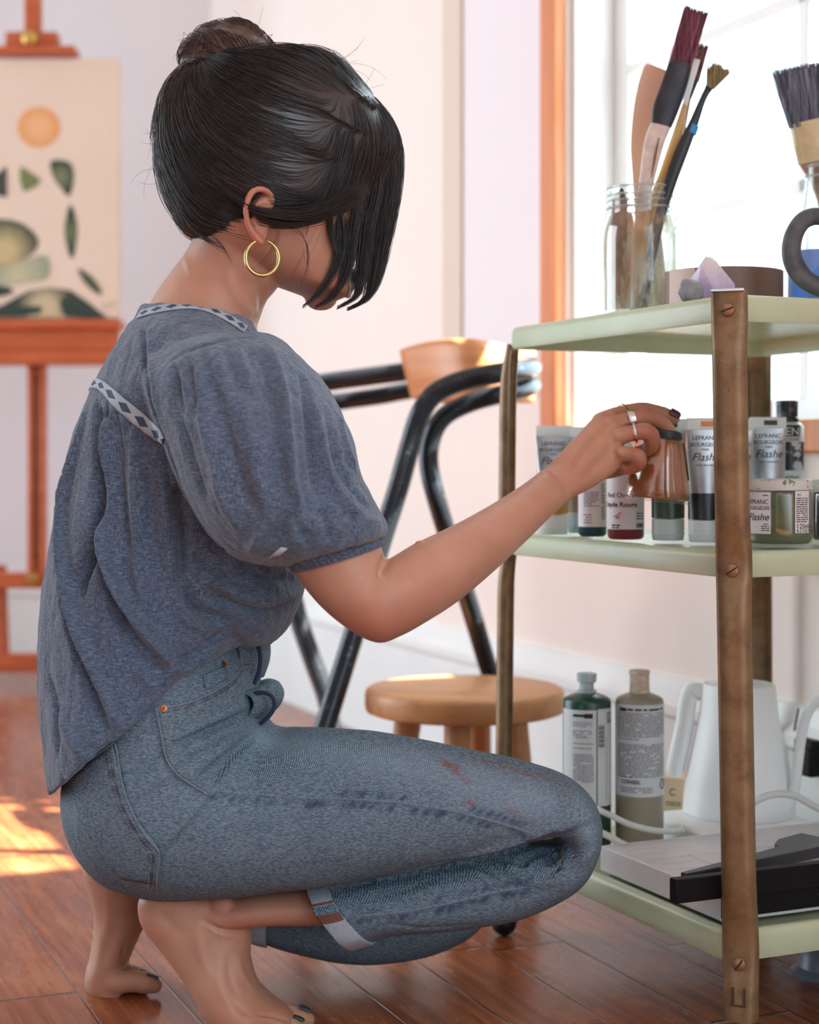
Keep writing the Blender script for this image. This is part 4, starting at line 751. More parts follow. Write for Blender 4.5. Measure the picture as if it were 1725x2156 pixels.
for k, (x0, y0, x1, y1, col_, lab) in enumerate(((1300, 650, 1306, 405, M_hb, 'worn brown brush handle end sticking up at the left of the jar rim'), (1322, 650, 1318, 440, mat('caked beige handle', (220, 200, 172), 0.7, var=0.3, vscale=70), 'short beige stick caked with paint inside the jar'), (1390, 650, 1376, 470, mat('grey stick', (190, 190, 184), 0.6, var=0.3, vscale=50), 'short grey stick at the right inside the jar'))):
    t = thing('brush_stick', lab, 'brush', P(x0, y0, 2.0), G); mb = MB(); flatsec(mb, [(x0, y0, 1.985 + 0.012 * k, 13, 0.005), ((x0 + x1) / 2, (y0 + y1) / 2, 1.985 + 0.012 * k, 17, 0.006), (x1, y1 + 20, 1.985 + 0.012 * k, 16, 0.005), (x1 + 2, y1 + 6, 1.985 + 0.012 * k, 9, 0.004)]); h = mb.build('stick', col_, t)
    if k == 0: mb = MB(); flatsec(mb, [(x1 + 1, y1 + 12, 1.985, 13, 0.005), (x1 + 4, y1 - 8, 1.985, 3, 0.002)]); mb.build('tip', M_hk, t)
# --- amethyst and grey stone
gm = N('amethyst'); c_ = gm.n('NewGeometry'); sx = gm.n('SeparateXYZ'); gm.l(c_.outputs['Position'], sx.inputs[0]); nz = gm.noise(gm.coord(), 40, 4)
hgt = gm.math('ADD', gm.math('MULTIPLY', gm.math('SUBTRACT', sx.outputs['Z'], ZT), 20.0), gm.math('MULTIPLY', gm.math('SUBTRACT', nz, 0.5), 0.9))
gm.set(Base_Color=gm.ramp(hgt, (0.1, lin((172, 152, 204))), (0.5, lin((218, 210, 232))), (0.95, lin((240, 242, 246)))), Roughness=0.12); gm.b.inputs['Transmission Weight'].default_value = 0.25; gm.b.inputs['IOR'].default_value = 1.5; gm.bump(nz, 0.15); M_am = gm.m
am = top_base(1497, 1.80)
mb = MB(); S = 1.80 / F
ring0 = [(-58, 18), (-40, -22), (10, -34), (48, -16), (52, 24), (0, 40)]; ring1 = [(-44, 12), (-26, -20), (14, -26), (50, -8), (40, 22), (-4, 28)]
vs = [am + Vector((x * S, y * S, 0)) for x, y in ring0] + [am + Vector((x * S, y * S, (28 + k_ * 7) * S)) for (x, y), k_ in zip(ring1, (2, 0, 1, 2, 1, 0))] + [am + Vector((x * S, y * S, z * S)) for x, y, z in ((-40, 0, 58), (-22, -14, 84), (8, -12, 92), (30, 0, 68), (-12, 12, 96), (-12, -4, 101), (2, 2, 102))]
bm = bmesh.new(); bv = [bm.verts.new(v) for v in vs]; bmesh.ops.convex_hull(bm, input=bv); me = bpy.data.meshes.new('amethyst'); bm.to_mesh(me); bm.free(); me.materials.append(M_am)
o = link('amethyst_crystal', me, None, smooth=False, bevel=0.0006); tag(o, 'pale violet amethyst point on the near corner of the top shelf', 'crystal')
def rock(name, label, cat, c0, r, m_, seed):
    bm = bmesh.new(); bmesh.ops.create_icosphere(bm, subdivisions=3, radius=1.0); q = Vector((seed, seed, seed))
    for v in bm.verts: v.co = Vector((v.co.x * r[0], v.co.y * r[1], v.co.z * r[2])) * (1 + 0.22 * noise.noise(v.co * 1.6 + q)) + c0
    me = bpy.data.meshes.new(name); bm.to_mesh(me); bm.free(); me.materials.append(m_); o = link(name, me, None, angle=25); return tag(o, label, cat)
rk = top_base(1456, 1.775); rock('grey_stone', 'small grey stone beside the violet crystal', 'stone', rk + WU * 0.0125, (0.0135, 0.0105, 0.0135), mat('grey stone', (138, 142, 150), 0.5, var=0.2, vscale=120), 3.3)
# --- roll of brown tape
tp = top_base(1524, 1.905); tr_ = thing('tape_roll', 'wide roll of brown tape lying flat behind the violet crystal', 'tape', tp); th_ = EYE - (574 - HZ) / F * 1.905 - ZS
mb = MB(); Rr = 0.0655; mb.lathe([(Rr - 0.012, 0), (Rr, 0), (Rr, th_), (Rr - 0.012, th_), (Rr - 0.012, 0)], tp, 64); mb.build('tape', mat('brown paper tape', (128, 104, 92), 0.5), tr_, angle=40)
mb = MB(); mb.lathe([(Rr - 0.0165, 0.0005), (Rr - 0.012, 0.0005), (Rr - 0.012, th_ - 0.0005), (Rr - 0.0165, th_ - 0.0005), (Rr - 0.0165, 0.0005)], tp, 48); mb.build('core', M_carton, tr_, angle=40)
mb = MB(); mb.lathe([(Rr + 0.0004, 0.0005), (Rr + 0.0004, th_ - 0.0005)], tp, 10, None, math.radians(196), math.radians(232)); mb.build('pale_side', mat('paler brown tape', (196, 172, 160), 0.5), tr_)  # paler arc over the left front of the roll
# --- blue glass of water, milk bottle with wide brush, dark mug
bgp = top_base(1720, 1.93); bl = thing('blue_glass', 'small cobalt blue glass at the right end of the top shelf', 'glass', bgp); hb = EYE - (531 - HZ) / F * 1.93 - ZS
gm = N('cobalt glass'); gm.set(Base_Color=lin((150, 184, 232)), Roughness=0.08); gm.b.inputs['Transmission Weight'].default_value = 0.7; gm.b.inputs['Specular IOR Level'].default_value = 0.6; M_cob = gm.m
mb = MB(); Rb = 0.0325; mb.lathe([(0.0001, 0), (Rb - 0.002, 0), (Rb, 0.002), (Rb, hb - 0.001), (Rb - 0.001, hb), (Rb - 0.003, hb), (Rb - 0.0035, 0.006), (0.0001, 0.005)], bgp, 40); mb.build('glass', M_cob, bl, angle=50)
mbp = top_base(1742, 2.03); bo = thing('glass_bottle', 'clear milk bottle holding a wide grey brush at the right edge', 'bottle', mbp); hb = EYE - (352 - HZ) / F * 2.03 - ZS; Rb = 0.036
mb = MB(); mb.lathe([(0.0001, 0), (Rb - 0.002, 0), (Rb, 0.003), (Rb, hb * 0.52), (Rb - 0.003, hb * 0.64), (Rb - 0.0065, hb * 0.76), (0.0255, hb * 0.88), (0.0255, hb)], mbp, 44); mb.build('glass', M_gl, bo, angle=80)
mb = MB()
for z, r in ((hb, 0.0022), (hb - 0.012, 0.0016)): mb.ring([mbp + Vector((math.cos(2 * PI * k / 36) * 0.0257, math.sin(2 * PI * k / 36) * 0.0257, z)) for k in range(36)], r, 8)
mb.build('rim', M_thread, bo)
M_fgold = mat('tarnished cream ferrule', (196, 184, 146), 0.4, 0.2, var=0.12, vscale=50)
t, h = brush('wide_brush', 'wide paint brush with long slate bristles and cream ferrule in the right bottle', [(1766, 640, 2.03, 14, 0.006), (1752, 520, 2.03, 15, 0.006), (1739, 420, 2.03, 18, 0.007), (1731, 370, 2.03, 30, 0.008), (1724, 335, 2.03, 44, 0.008)], M_hb,
      [(1725, 340, 2.03, 45, 0.0095), (1716, 295, 2.03, 46, 0.010), (1707, 255, 2.03, 45, 0.010)], M_fgold, ((1708, 262, 2.03), (1684, 138, 2.03), 46, 57, 0.009, 420), M_brgrey, group=None)
mgp = top_base(1812, 1.79); mg = thing('dark_mug', 'dark grey mug whose thick loop handle shows at the right edge', 'mug', mgp)
gm = N('mottled charcoal stoneware'); f = gm.noise(gm.coord(), 45, 4); gm.set(Base_Color=gm.ramp(f, (0.35, lin((62, 68, 74))), (0.7, lin((98, 104, 106)))), Roughness=0.5); M_mug = gm.m
mb = MB(); Rm = 0.0405; mb.lathe([(0.0001, 0), (Rm - 0.003, 0), (Rm, 0.003), (Rm, 0.094), (Rm - 0.0015, 0.096), (Rm - 0.004, 0.094), (Rm - 0.004, 0.006), (0.0001, 0.005)], mgp, 44); mb.build('body', M_mug, mg, angle=60)
mb = MB(); pts = crom([tuple(P(x, y, Y)) + (r,) for x, y, Y, r in ((1738, 457, 1.79, 0.0068), (1712, 456, 1.788, 0.0068), (1688, 468, 1.785, 0.0070), (1671, 498, 1.782, 0.0074), (1667, 532, 1.78, 0.0078), (1676, 562, 1.78, 0.0082), (1696, 588, 1.78, 0.0080), (1724, 604, 1.782, 0.0076), (1744, 610, 1.785, 0.0074))], 7); mb.tube([p[:3] for p in pts], [p[3] for p in pts], 16, flat=1.35); mb.build('handle', M_mug, mg)
# pale garden plants beyond the window
M_leaf = mat('sunlit leaves', (96, 138, 70), 0.5, var=0.3, vscale=30)
for (px, py, k_, sc_, lab) in ((1440, 838, 46, 0.10, 'pale green garden shrub outside the window above the sill'),):
    q = wallP(px, py, 0.10); d = (q - Vector((0, 0, EYE))).normalized(); cc = q + d * (0.5 if sc_ < 0.2 else 2.2); mb = MB()
    for j in range(k_):
        e_ = Vector((rnd.uniform(-1, 1), rnd.uniform(-1, 1), rnd.uniform(-0.5, 0.6))) * sc_ + cc; a_ = Vector((rnd.uniform(-1, 1), rnd.uniform(-1, 1), rnd.uniform(-0.3, 1))).normalized(); s_ = 0.16 * sc_ * rnd.uniform(0.7, 1.3); b_ = a_.cross(Vector((rnd.uniform(-1, 1), 0.3, 1))).normalized()
        mb.add([e_ - a_ * s_, e_ + b_ * s_ * 0.45 - a_ * s_ * 0.2, e_ + b_ * s_ * 0.4 + a_ * s_ * 0.35, e_ + a_ * s_, e_ - b_ * s_ * 0.4 + a_ * s_ * 0.35, e_ - b_ * s_ * 0.45 - a_ * s_ * 0.2], [(0, 1, 2, 3, 4, 5)])
    for j in range(7): mb.tube([cc - WU * sc_ * 1.3 + Vector((rnd.uniform(-.2, .2), 0, 0)) * sc_, cc + Vector((rnd.uniform(-1, 1), rnd.uniform(-1, 1), rnd.uniform(-.3, .5))) * sc_ * 0.8], 0.02 * sc_, 5)
    tag(mb.build('garden_shrub' if sc_ < 0.2 else 'tree_bough', M_leaf, None, smooth=False, fixn=False), lab, 'plant')
# ================================================================== SOFT-BODY TOOLS
def loft(rows, n=40, sub=6, ex=1.0, mb=None, grow=0.0, open_ends=False):
    """Closed tube through tilted sections: (x1, y1, x2, y2, Y, half depth[, dY[, growth]]), pixel ends at distance Y (end 2 is dY deeper)."""
    R = [tuple(r) + (0.0,) * (7 - len(r)) for r in rows]; A = crom(R, sub); vs = []
    for a in A:
        p1 = P(a[0], a[1], a[4] - a[6] / 2); p2 = P(a[2], a[3], a[4] + a[6] / 2); c = (p1 + p2) / 2; u = (p2 - p1) / 2
        L = u.length; w = Vector((0, 1, 0)); w = (w - u * (w.dot(u) / max(u.length_squared, 1e-9))).normalized()
        if L > 1e-6: u = u * ((L + grow) / L)
        for k in range(n):
            t = 2 * PI * k / n; cx, sx = math.cos(t), math.sin(t)
            vs.append(c + u * math.copysign(abs(cx) ** ex, cx) + w * ((max(a[5], 1e-4) + grow) * math.copysign(abs(sx) ** ex, sx)))
    m = len(A); fs = [(i * n + k, i * n + (k + 1) % n, (i + 1) * n + (k + 1) % n, (i + 1) * n + k) for i in range(m - 1) for k in range(n)]
    if not open_ends:
        for i in (0, m - 1):
            c = sum((vs[i * n + k] for k in range(n)), Vector()) / n; j = len(vs); vs.append(c)
            fs += [(i * n + k, j, i * n + (k + 1) % n) for k in range(n)]
    mb = mb if mb is not None else MB(); mb.add(vs, fs); return mb
def limb(mb, pts, n=20, sub=6, flat=1.0):           # round limb: (px, py, Y, radius in pixels)
    A = crom(pts, sub); q = [P(a[0], a[1], a[2]) for a in A]; r = [max(a[3], 1) * a[2] / F for a in A]
    d0 = (q[0] - q[1]).normalized() * r[0]; d1 = (q[-1] - q[-2]).normalized() * r[-1]
    q = [q[0] + d0 * 0.95, q[0] + d0 * 0.6] + q + [q[-1] + d1 * 0.45, q[-1] + d1 * 0.8, q[-1] + d1 * 0.97]; r = [r[0] * 0.3, r[0] * 0.8] + r + [r[-1] * 0.88, r[-1] * 0.6, r[-1] * 0.2]
    return mb.tube(q, r, n, True, flat)
def ball(mb, c, rx, ry=None, rz=None, n=20):
    ry = ry or rx; rz = rz or rx; c = Vector(c); vs, fs = [], []; m = n // 2
    for i in range(m + 1):
        a = PI * i / m
        for k in range(n): t = 2 * PI * k / n; vs.append(c + Vector((rx * math.sin(a) * math.cos(t), ry * math.sin(a) * math.sin(t), rz * math.cos(a))))
    for i in range(m):
        for k in range(n): fs.append((i * n + k, i * n + (k + 1) % n, (i + 1) * n + (k + 1) % n, (i + 1) * n + k))
    return mb.add(vs, fs)
def union(mb, voxel, smooth_it=4, fac=0.5):
    """Grow one continuous skin over everything in mb."""
    me = mb.mesh('u'); bm = bmesh.new(); bm.from_mesh(me); bmesh.ops.remove_doubles(bm, verts=bm.verts, dist=1e-6); bmesh.ops.recalc_face_normals(bm, faces=bm.faces); bm.to_mesh(me); bm.free()
    o = bpy.data.objects.new('u', me); COL.objects.link(o)
    r = o.modifiers.new('r', 'REMESH'); r.mode = 'VOXEL'; r.voxel_size = voxel; r.adaptivity = 0
    if smooth_it: s = o.modifiers.new('s', 'SMOOTH'); s.factor = fac; s.iterations = smooth_it
    bpy.context.view_layer.update(); dg = bpy.context.evaluated_depsgraph_get()
    out = bpy.data.meshes.new_from_object(o.evaluated_get(dg)); bpy.data.objects.remove(o); return out
class Sculpt:
    """Pulls folds and seams into a mesh along strokes drawn over it."""
    def __init__(s, me):
        s.me = me; n = len(me.vertices); s.co = np.empty(n * 3); me.vertices.foreach_get('co', s.co); s.co = s.co.reshape(-1, 3); s.refresh()
    def refresh(s):
        s.me.vertices.foreach_set('co', s.co.ravel()); s.me.update()
        n = len(s.me.vertices); s.no = np.empty(n * 3); s.me.vertices.foreach_get('normal', s.no); s.no = s.no.reshape(-1, 3)
        s.bvh = BVHTree.FromPolygons([Vector(v) for v in s.co], [tuple(p.vertices) for p in s.me.polygons]); return s
    def hit(s, px, py):
        o = Vector((0, 0, EYE)); d = Vector(((px - CX) / F, 1, -(py - HZ) / F)).normalized(); h = s.bvh.ray_cast(o, d)
        return h[0], h[1]
    def line(s, pts, sub=5, off=0.0):
        out = []
        for a in crom(pts, sub):
            h, nrm = s.hit(a[0], a[1])
            if h is not None: out.append(h + nrm * off)
        return out
    def dist(s, poly, reach):
        A = np.array([tuple(p) for p in poly]); lo = A.min(0) - reach; hi = A.max(0) + reach
        idx = np.where(np.all((s.co > lo) & (s.co < hi), axis=1))[0]; best = np.full(len(idx), 1e9); bt = np.zeros(len(idx)); side = np.zeros(len(idx)); q = s.co[idx]; m = len(A) - 1
        for i in range(m):
            ab = A[i + 1] - A[i]; L2 = max((ab * ab).sum(), 1e-12); t = np.clip(((q - A[i]) @ ab) / L2, 0, 1); d = q - (A[i] + t[:, None] * ab); dd = np.sqrt((d * d).sum(1)); w = dd < best
            best[w] = dd[w]; bt[w] = (i + t[w]) / m; cr = d[:, 0] * ab[2] - d[:, 2] * ab[0]; side[w] = np.sign(cr[w])
        return idx, best, bt, side
    def stroke(s, pts, w, amp, taper=0.5, shift=0.0, kind='g', sub=5):
        """w, amp in pixels at 1.7 m. kind g: rounded ridge (amp>0) or crease (amp<0); f: overlapping fold, right-hand side raised."""
        L = s.line(pts, sub)
        if len(L) < 2: return
        k = 1.7 / F; w *= k; amp *= k; idx, d, t, side = s.dist(L, w * 3.2)
        tp = np.sin(np.clip(t, 0, 1) * PI) ** taper if taper > 0 else 1.0
        if kind == 'g': f = np.exp(-(d / w) ** 2)
        elif kind == 'v': f = np.exp(-(d / w))
        else:
            sd = d * side; f = np.where(sd >= 0, np.exp(-(sd / (w * 1.6)) ** 2), -0.7 * np.exp(-(sd / (w * 0.55)) ** 2) * (np.abs(sd) / (w * 0.3)).clip(0, 1))
        s.co[idx] += s.no[idx] * (amp * tp * f)[:, None]
    def strokes(s, lst):
        for q in lst: s.stroke(*q[:3], **(q[3] if len(q) > 3 else {}))
        return s.refresh()
    def noise(s, amp, scale, seed=0.0, asp=(1, 1, 1)):
        ii = range(len(s.co)); q = Vector((seed, seed * 1.7, seed * 0.3)); A = Vector(asp) * scale
        v = np.array([noise.noise(Vector((c[0] * A.x, c[1] * A.y, c[2] * A.z)) + q) for c in s.co]); s.co += s.no * (v * amp)[:, None]; return s.refresh()
    def paint(s, name, lst, noisy=0.0):
        n = len(s.co); val = np.zeros(n)
        for pts, w, v in lst:
            L = s.line(pts, 4)
            if len(L) < 2: continue
            idx, d, t, _ = s.dist(L, w * 1.7 / F * 2.5); g = v * np.exp(-(d / (w * 1.7 / F)) ** 2); val[idx] = np.maximum(val[idx], g)
        a = s.me.attributes.get(name) or s.me.attributes.new(name, 'FLOAT', 'POINT'); a.data.foreach_set('value', val.astype(np.float32))
    def soothe(s, pts, reach, n):                  # smooth only around a stroke
        L = s.line(pts, 4); keep = s.co.copy(); idx, d, t, _ = s.dist(L, reach * 1.7 / F); w = np.zeros(len(s.co)); w[idx] = np.clip(1.6 * (1 - d / (reach * 1.7 / F)), 0, 1)
        s.relax(n); s.co = keep + (s.co - keep) * w[:, None]; return s.refresh()
    def relax(s, n, fac=0.5):
        ne = len(s.me.edges); E = np.empty(ne * 2, dtype=np.int64); s.me.edges.foreach_get('vertices', E); E = E.reshape(-1, 2); deg = np.bincount(E.ravel(), minlength=len(s.co))[:, None].clip(1)
        for _ in range(n):
            acc = np.zeros_like(s.co); 
            for ax in range(3): acc[:, ax] = np.bincount(E[:, 0], s.co[E[:, 1], ax], len(s.co)) + np.bincount(E[:, 1], s.co[E[:, 0], ax], len(s.co))
            s.co += (acc / deg - s.co) * fac
        return s.refresh()
def seam_tube(mb, sc, pts, r, off, n=6, sub=6):
    L = sc.line(pts, sub, off)
    if len(L) > 2:
        for _ in range(2): L = [L[0]] + [(L[i - 1] + L[i] * 2 + L[i + 1]) / 4 for i in range(1, len(L) - 1)] + [L[-1]]
        mb.tube(L, r, n)
def stitches(mb, sc, pts, r, off, dash=0.0022, gap=0.0012):
    L = sc.line(pts, 10, off)
    if len(L) < 3: return
    for _ in range(2): L = [L[0]] + [(L[i - 1] + L[i] * 2 + L[i + 1]) / 4 for i in range(1, len(L) - 1)] + [L[-1]]
    D = [0.0]
    for i in range(1, len(L)): D.append(D[-1] + (L[i] - L[i - 1]).length)
    def at(d):
        for i in range(1, len(L)):
            if D[i] >= d: t = (d - D[i - 1]) / max(D[i] - D[i - 1], 1e-9); return L[i - 1].lerp(L[i], t)
        return L[-1]
    d = 0.0
    while d + dash < D[-1]: mb.tube([at(d), at(d + dash / 2), at(d + dash)], [r * .7, r, r * .7], 5); d += dash + gap
# ================================================================== THE PERSON
person = thing('person', 'person crouching barefoot in blue blouse and rolled jeans, reaching for a jar on the cart', 'person', floorP(520, 2160))
gm = N('skin'); c = gm.coord(); f = gm.noise(c, 14, 4); f2 = gm.noise(c, 420, 2)
sk = gm.ramp(f, (0.3, lin((170, 122, 98))), (0.7, lin((192, 145, 120))))
gm.set(Base_Color=gm.mix(gm.math('MULTIPLY', gm.attr('flush'), 0.55), sk, lin((176, 88, 70))), Roughness=0.46); gm.b.inputs['Subsurface Weight'].default_value = 0.22; gm.b.inputs['Subsurface Radius'].default_value = (0.012, 0.005, 0.003); gm.b.inputs['Subsurface Scale'].default_value = 0.6
gm.b.inputs['Specular IOR Level'].default_value = 0.4; gm.bump(f2, 0.06); M_skin = gm.m

TORSO = [(296, 642, 528, 678, 1.765, 0.104, 0.02), (286, 668, 545, 708, 1.765, 0.130, 0.02), (262, 700, 575, 760, 1.77, 0.168, 0.02), (205, 800, 618, 830, 1.775, 0.180, 0.02), (160, 930, 632, 950, 1.78, 0.172), (128, 1080, 640, 1090, 1.785, 0.172),
         (101, 1220, 641, 1215, 1.785, 0.172), (92, 1330, 610, 1300, 1.785, 0.172), (94, 1440, 560, 1330, 1.785, 0.172), (104, 1550, 515, 1340, 1.785, 0.175), (119, 1660, 478, 1345, 1.785, 0.178)]
body = MB()
# trunk inside the clothes, neck and head
loft([(340, 700, 530, 735, 1.77, 0.11), (260, 830, 540, 860, 1.775, 0.13), (210, 1000, 540, 1000, 1.78, 0.12), (190, 1200, 520, 1180, 1.785, 0.115), (200, 1380, 500, 1330, 1.785, 0.125), (195, 1560, 520, 1440, 1.785, 0.14), (190, 1680, 540, 1580, 1.785, 0.145), (230, 1790, 600, 1620, 1.785, 0.13)], 36, 5, mb=body)
loft([(310, 720, 545, 760, 1.765, 0.085, 0.02), (306, 664, 541, 706, 1.763, 0.086, 0.02), (328, 616, 541, 686, 1.755, 0.066, 0.025), (362, 570, 548, 662, 1.75, 0.058, 0.03), (392, 530, 560, 632, 1.747, 0.054, 0.03), (415, 480, 585, 600, 1.745, 0.054, 0.03), (430, 400, 600, 540, 1.742, 0.05, 0.03)], 36, 6, mb=body)
HD = 0.075
loft([(650, 626, 684, 640, 1.765, 0.016, 0.01), (618, 610, 704, 631, 1.762, 0.032, 0.03), (575, 590, 718, 620, 1.757, 0.048, 0.05), (505, 556, 726, 594, 1.752, 0.058, 0.06), (440, 510, 735, 556, 1.747, 0.066, 0.065), (398, 450, 748, 505, 1.745, 0.070, 0.07), (378, 385, 775, 440, 1.743, 0.074, 0.075), (376, 320, 788, 360, 1.742, 0.076, 0.075), (392, 255, 775, 280, 1.742, 0.072, 0.07), (432, 200, 730, 205, 1.742, 0.06, 0.06), (500, 165, 660, 162, 1.742, 0.036, 0.04), (550, 155, 610, 153, 1.742, 0.012, 0.01)], 40, 6, mb=body)
YF = 1.785                                          # depth of the middle of the face
limb(body, [(742, 500, YF, 9), (756, 535, YF + 0.002, 13), (768, 566, YF + 0.003, 16), (752, 584, YF + 0.002, 13)], 16)
for dy in (-0.013, 0.015): ball(body, P(748, 580, YF + dy), 0.008, 0.007, 0.006, 14)
limb(body, [(722, 607, YF - 0.022, 5), (738, 603, YF - 0.006, 9), (738, 603, YF + 0.008, 9), (724, 607, YF + 0.024, 5)], 12)
limb(body, [(718, 616, YF - 0.019, 5), (730, 619, YF - 0.004, 9), (730, 619, YF + 0.008, 9), (718, 616, YF + 0.022, 5)], 12)
limb(body, [(742, 452, YF - 0.045, 8), (766, 450, YF - 0.02, 11), (770, 452, YF, 9), (768, 452, YF + 0.022, 11), (748, 454, YF + 0.045, 8)], 12)
for dy in (-0.032, 0.034): ball(body, P(733, 497, YF + dy), 0.0135, 0.0145, 0.0125, 16)
ball(body, P(676, 630, YF - 0.005), 0.017, 0.018, 0.012, 16)
# right ear
eY = 1.660
limb(body, [(572, 436, eY + 0.008, 6), (573, 415, eY + 0.002, 7), (556, 400, eY - 0.006, 7.5), (534, 402, eY - 0.010, 7.5), (521, 424, eY - 0.012, 7.5), (519, 455, eY - 0.011, 7), (526, 480, eY - 0.008, 7.5), (540, 500, eY - 0.006, 9), (549, 510, eY - 0.005, 9)], 14)
loft([(540, 404, 562, 400, eY + 0.003, 0.004), (526, 420, 574, 414, eY + 0.005, 0.005), (524, 438, 573, 432, eY + 0.006, 0.006), (526, 460, 570, 455, eY + 0.007, 0.007), (535, 490, 566, 485, eY + 0.004, 0.007), (542, 512, 561, 506, eY - 0.001, 0.004)], 20, 5, mb=body)
ball(body, P(566, 466, eY + 0.003), 0.004, 0.006, 0.006, 12)
limb(body, [(560, 425, eY, 4), (540, 430, eY - 0.004, 4.5), (535, 460, eY - 0.003, 4.5), (545, 485, eY - 0.001, 5)], 10)
# right arm
ARM = [(470, 800, 640, 790, 1.635, 0.050), (520, 930, 700, 900, 1.615, 0.048), (560, 1060, 760, 1030, 1.600, 0.047), (606, 1180, 795, 1115, 1.592, 0.046), (662, 1262, 803, 1150, 1.588, 0.044), (730, 1322, 808, 1168, 1.585, 0.042), (795, 1353, 813, 1178, 1.586, 0.038),
       (846, 1338, 830, 1170, 1.592, 0.039), (900, 1308, 872, 1145, 1.604, 0.041), (962, 1268, 925, 1120, 1.622, 0.040), (1030, 1212, 985, 1090, 1.648, 0.036), (1095, 1152, 1045, 1056, 1.680, 0.031), (1150, 1098, 1098, 1022, 1.712, 0.026), (1192, 1058, 1142, 990, 1.742, 0.023, 0.01)]
PALM = [(1207, 1046, 1152, 984, 1.755, 0.0215, 0.012), (1240, 1030, 1182, 953, 1.772, 0.0190, 0.018), (1272, 1010, 1216, 916, 1.790, 0.0165, 0.024), (1300, 990, 1246, 884, 1.806, 0.0150, 0.028), (1312, 974, 1268, 868, 1.816, 0.0135, 0.030), (1318, 962, 1282, 872, 1.820, 0.010, 0.030)]
loft(ARM + PALM, 40, 6, mb=body)
FING = {'index': [(1262, 886, 1.828, 17), (1284, 880, 1.836, 19), (1320, 868, 1.846, 17), (1352, 863, 1.853, 17), (1376, 866, 1.860, 15.5), (1400, 872, 1.866, 15), (1420, 881, 1.870, 13)],
        'middle': [(1262, 905, 1.812, 17), (1286, 895, 1.818, 19.5), (1322, 886, 1.820, 18), (1360, 879, 1.821, 18.5), (1386, 886, 1.826, 17), (1404, 902, 1.832, 16), (1415, 918, 1.838, 13.5)],
        'ring': [(1272, 930, 1.802, 17), (1298, 920, 1.804, 19), (1332, 912, 1.801, 17.5), (1362, 908, 1.799, 18.5), (1374, 925, 1.802, 17.5), (1370, 942, 1.810, 16), (1352, 950, 1.818, 14), (1338, 950, 1.822, 11)],
        'pinky': [(1282, 960, 1.794, 16), (1305, 956, 1.794, 17), (1330, 956, 1.790, 16), (1346, 962, 1.788, 16), (1346, 976, 1.792, 15), (1334, 985, 1.799, 13.5), (1318, 988, 1.804, 12), (1306, 988, 1.808, 9)],
        'thumb': [(1215, 1000, 1.785, 20), (1258, 992, 1.822, 20), (1300, 985, 1.862, 19), (1335, 968, 1.878, 17.5), (1360, 950, 1.890, 16), (1378, 935, 1.890, 13)]}
for k, q in FING.items(): limb(body, q, 20, 6)
for (x, y, Y, r) in ((1284, 876, 1.829, 15), (1288, 892, 1.812, 15), (1300, 917, 1.797, 15), (1308, 952, 1.786, 13)): ball(body, P(x, y, Y), r * Y / F, r * Y / F * 0.8, r * Y / F, 14)
# left arm hanging behind the trunk
limb(body, [(430, 780, 1.915, 70), (470, 950, 1.945, 75), (490, 1130, 1.955, 72), (495, 1200, 1.955, 66), (485, 1320, 1.95, 60), (470, 1430, 1.95, 42)], 20)
limb(body, [(470, 1430, 1.95, 42), (462, 1490, 1.952, 45), (455, 1530, 1.955, 38)], 18)
for k in range(4): limb(body, [(440 + k * 14, 1525, 1.945 + 0.006 * k, 15), (446 + k * 14, 1575, 1.945 + 0.006 * k, 14), (452 + k * 13, 1612, 1.940 + 0.006 * k, 12)], 12)
limb(body, [(478, 1470, 1.94, 18), (508, 1510, 1.935, 16), (518, 1550, 1.935, 13)], 12)
# right leg: thigh and shin inside the jeans, ankle, foot, toes
loft([(330, 1720, 520, 1600, 1.72, 0.07), (450, 1850, 700, 1580, 1.715, 0.072), (700, 1830, 880, 1590, 1.71, 0.068), (950, 1790, 1040, 1620, 1.705, 0.06), (1120, 1726, 1165, 1660, 1.70, 0.045), (1185, 1735, 1225, 1705, 1.70, 0.035), (1205, 1760, 1242, 1755, 1.70, 0.030), (1192, 1805, 1222, 1818, 1.70, 0.030), (1130, 1860, 1150, 1885, 1.70, 0.03), (1060, 1850, 1075, 1905, 1.705, 0.04), (980, 1820, 1000, 1920, 1.71, 0.05), (840, 1845, 860, 1925, 1.72, 0.048),
      (720, 1862, 745, 1936, 1.728, 0.041), (640, 1866, 660, 1945, 1.733, 0.036), (560, 1872, 572, 1946, 1.738, 0.034), (490, 1880, 505, 1952, 1.742, 0.035), (430, 1885, 450, 1965, 1.745, 0.034)], 36, 6, mb=body)
loft([(322, 1868, 420, 1862, 1.745, 0.020), (297, 1884, 470, 1872, 1.745, 0.030), (290, 1912, 512, 1890, 1.745, 0.034), (299, 1950, 530, 1930, 1.745, 0.035), (330, 1990, 531, 1968, 1.745, 0.035), (362, 2030, 528, 2008, 1.744, 0.037), (390, 2068, 536, 2046, 1.743, 0.041), (412, 2106, 550, 2080, 1.742, 0.045), (436, 2146, 575, 2103, 1.741, 0.048), (470, 2186, 600, 2118, 1.741, 0.046), (520, 2200, 620, 2140, 1.741, 0.042)], 40, 6, mb=body)
ball(body, P(468, 1908, 1.719), 0.013, 0.009, 0.012, 14); ball(body, P(478, 1905, 1.770), 0.012, 0.010, 0.012, 14)
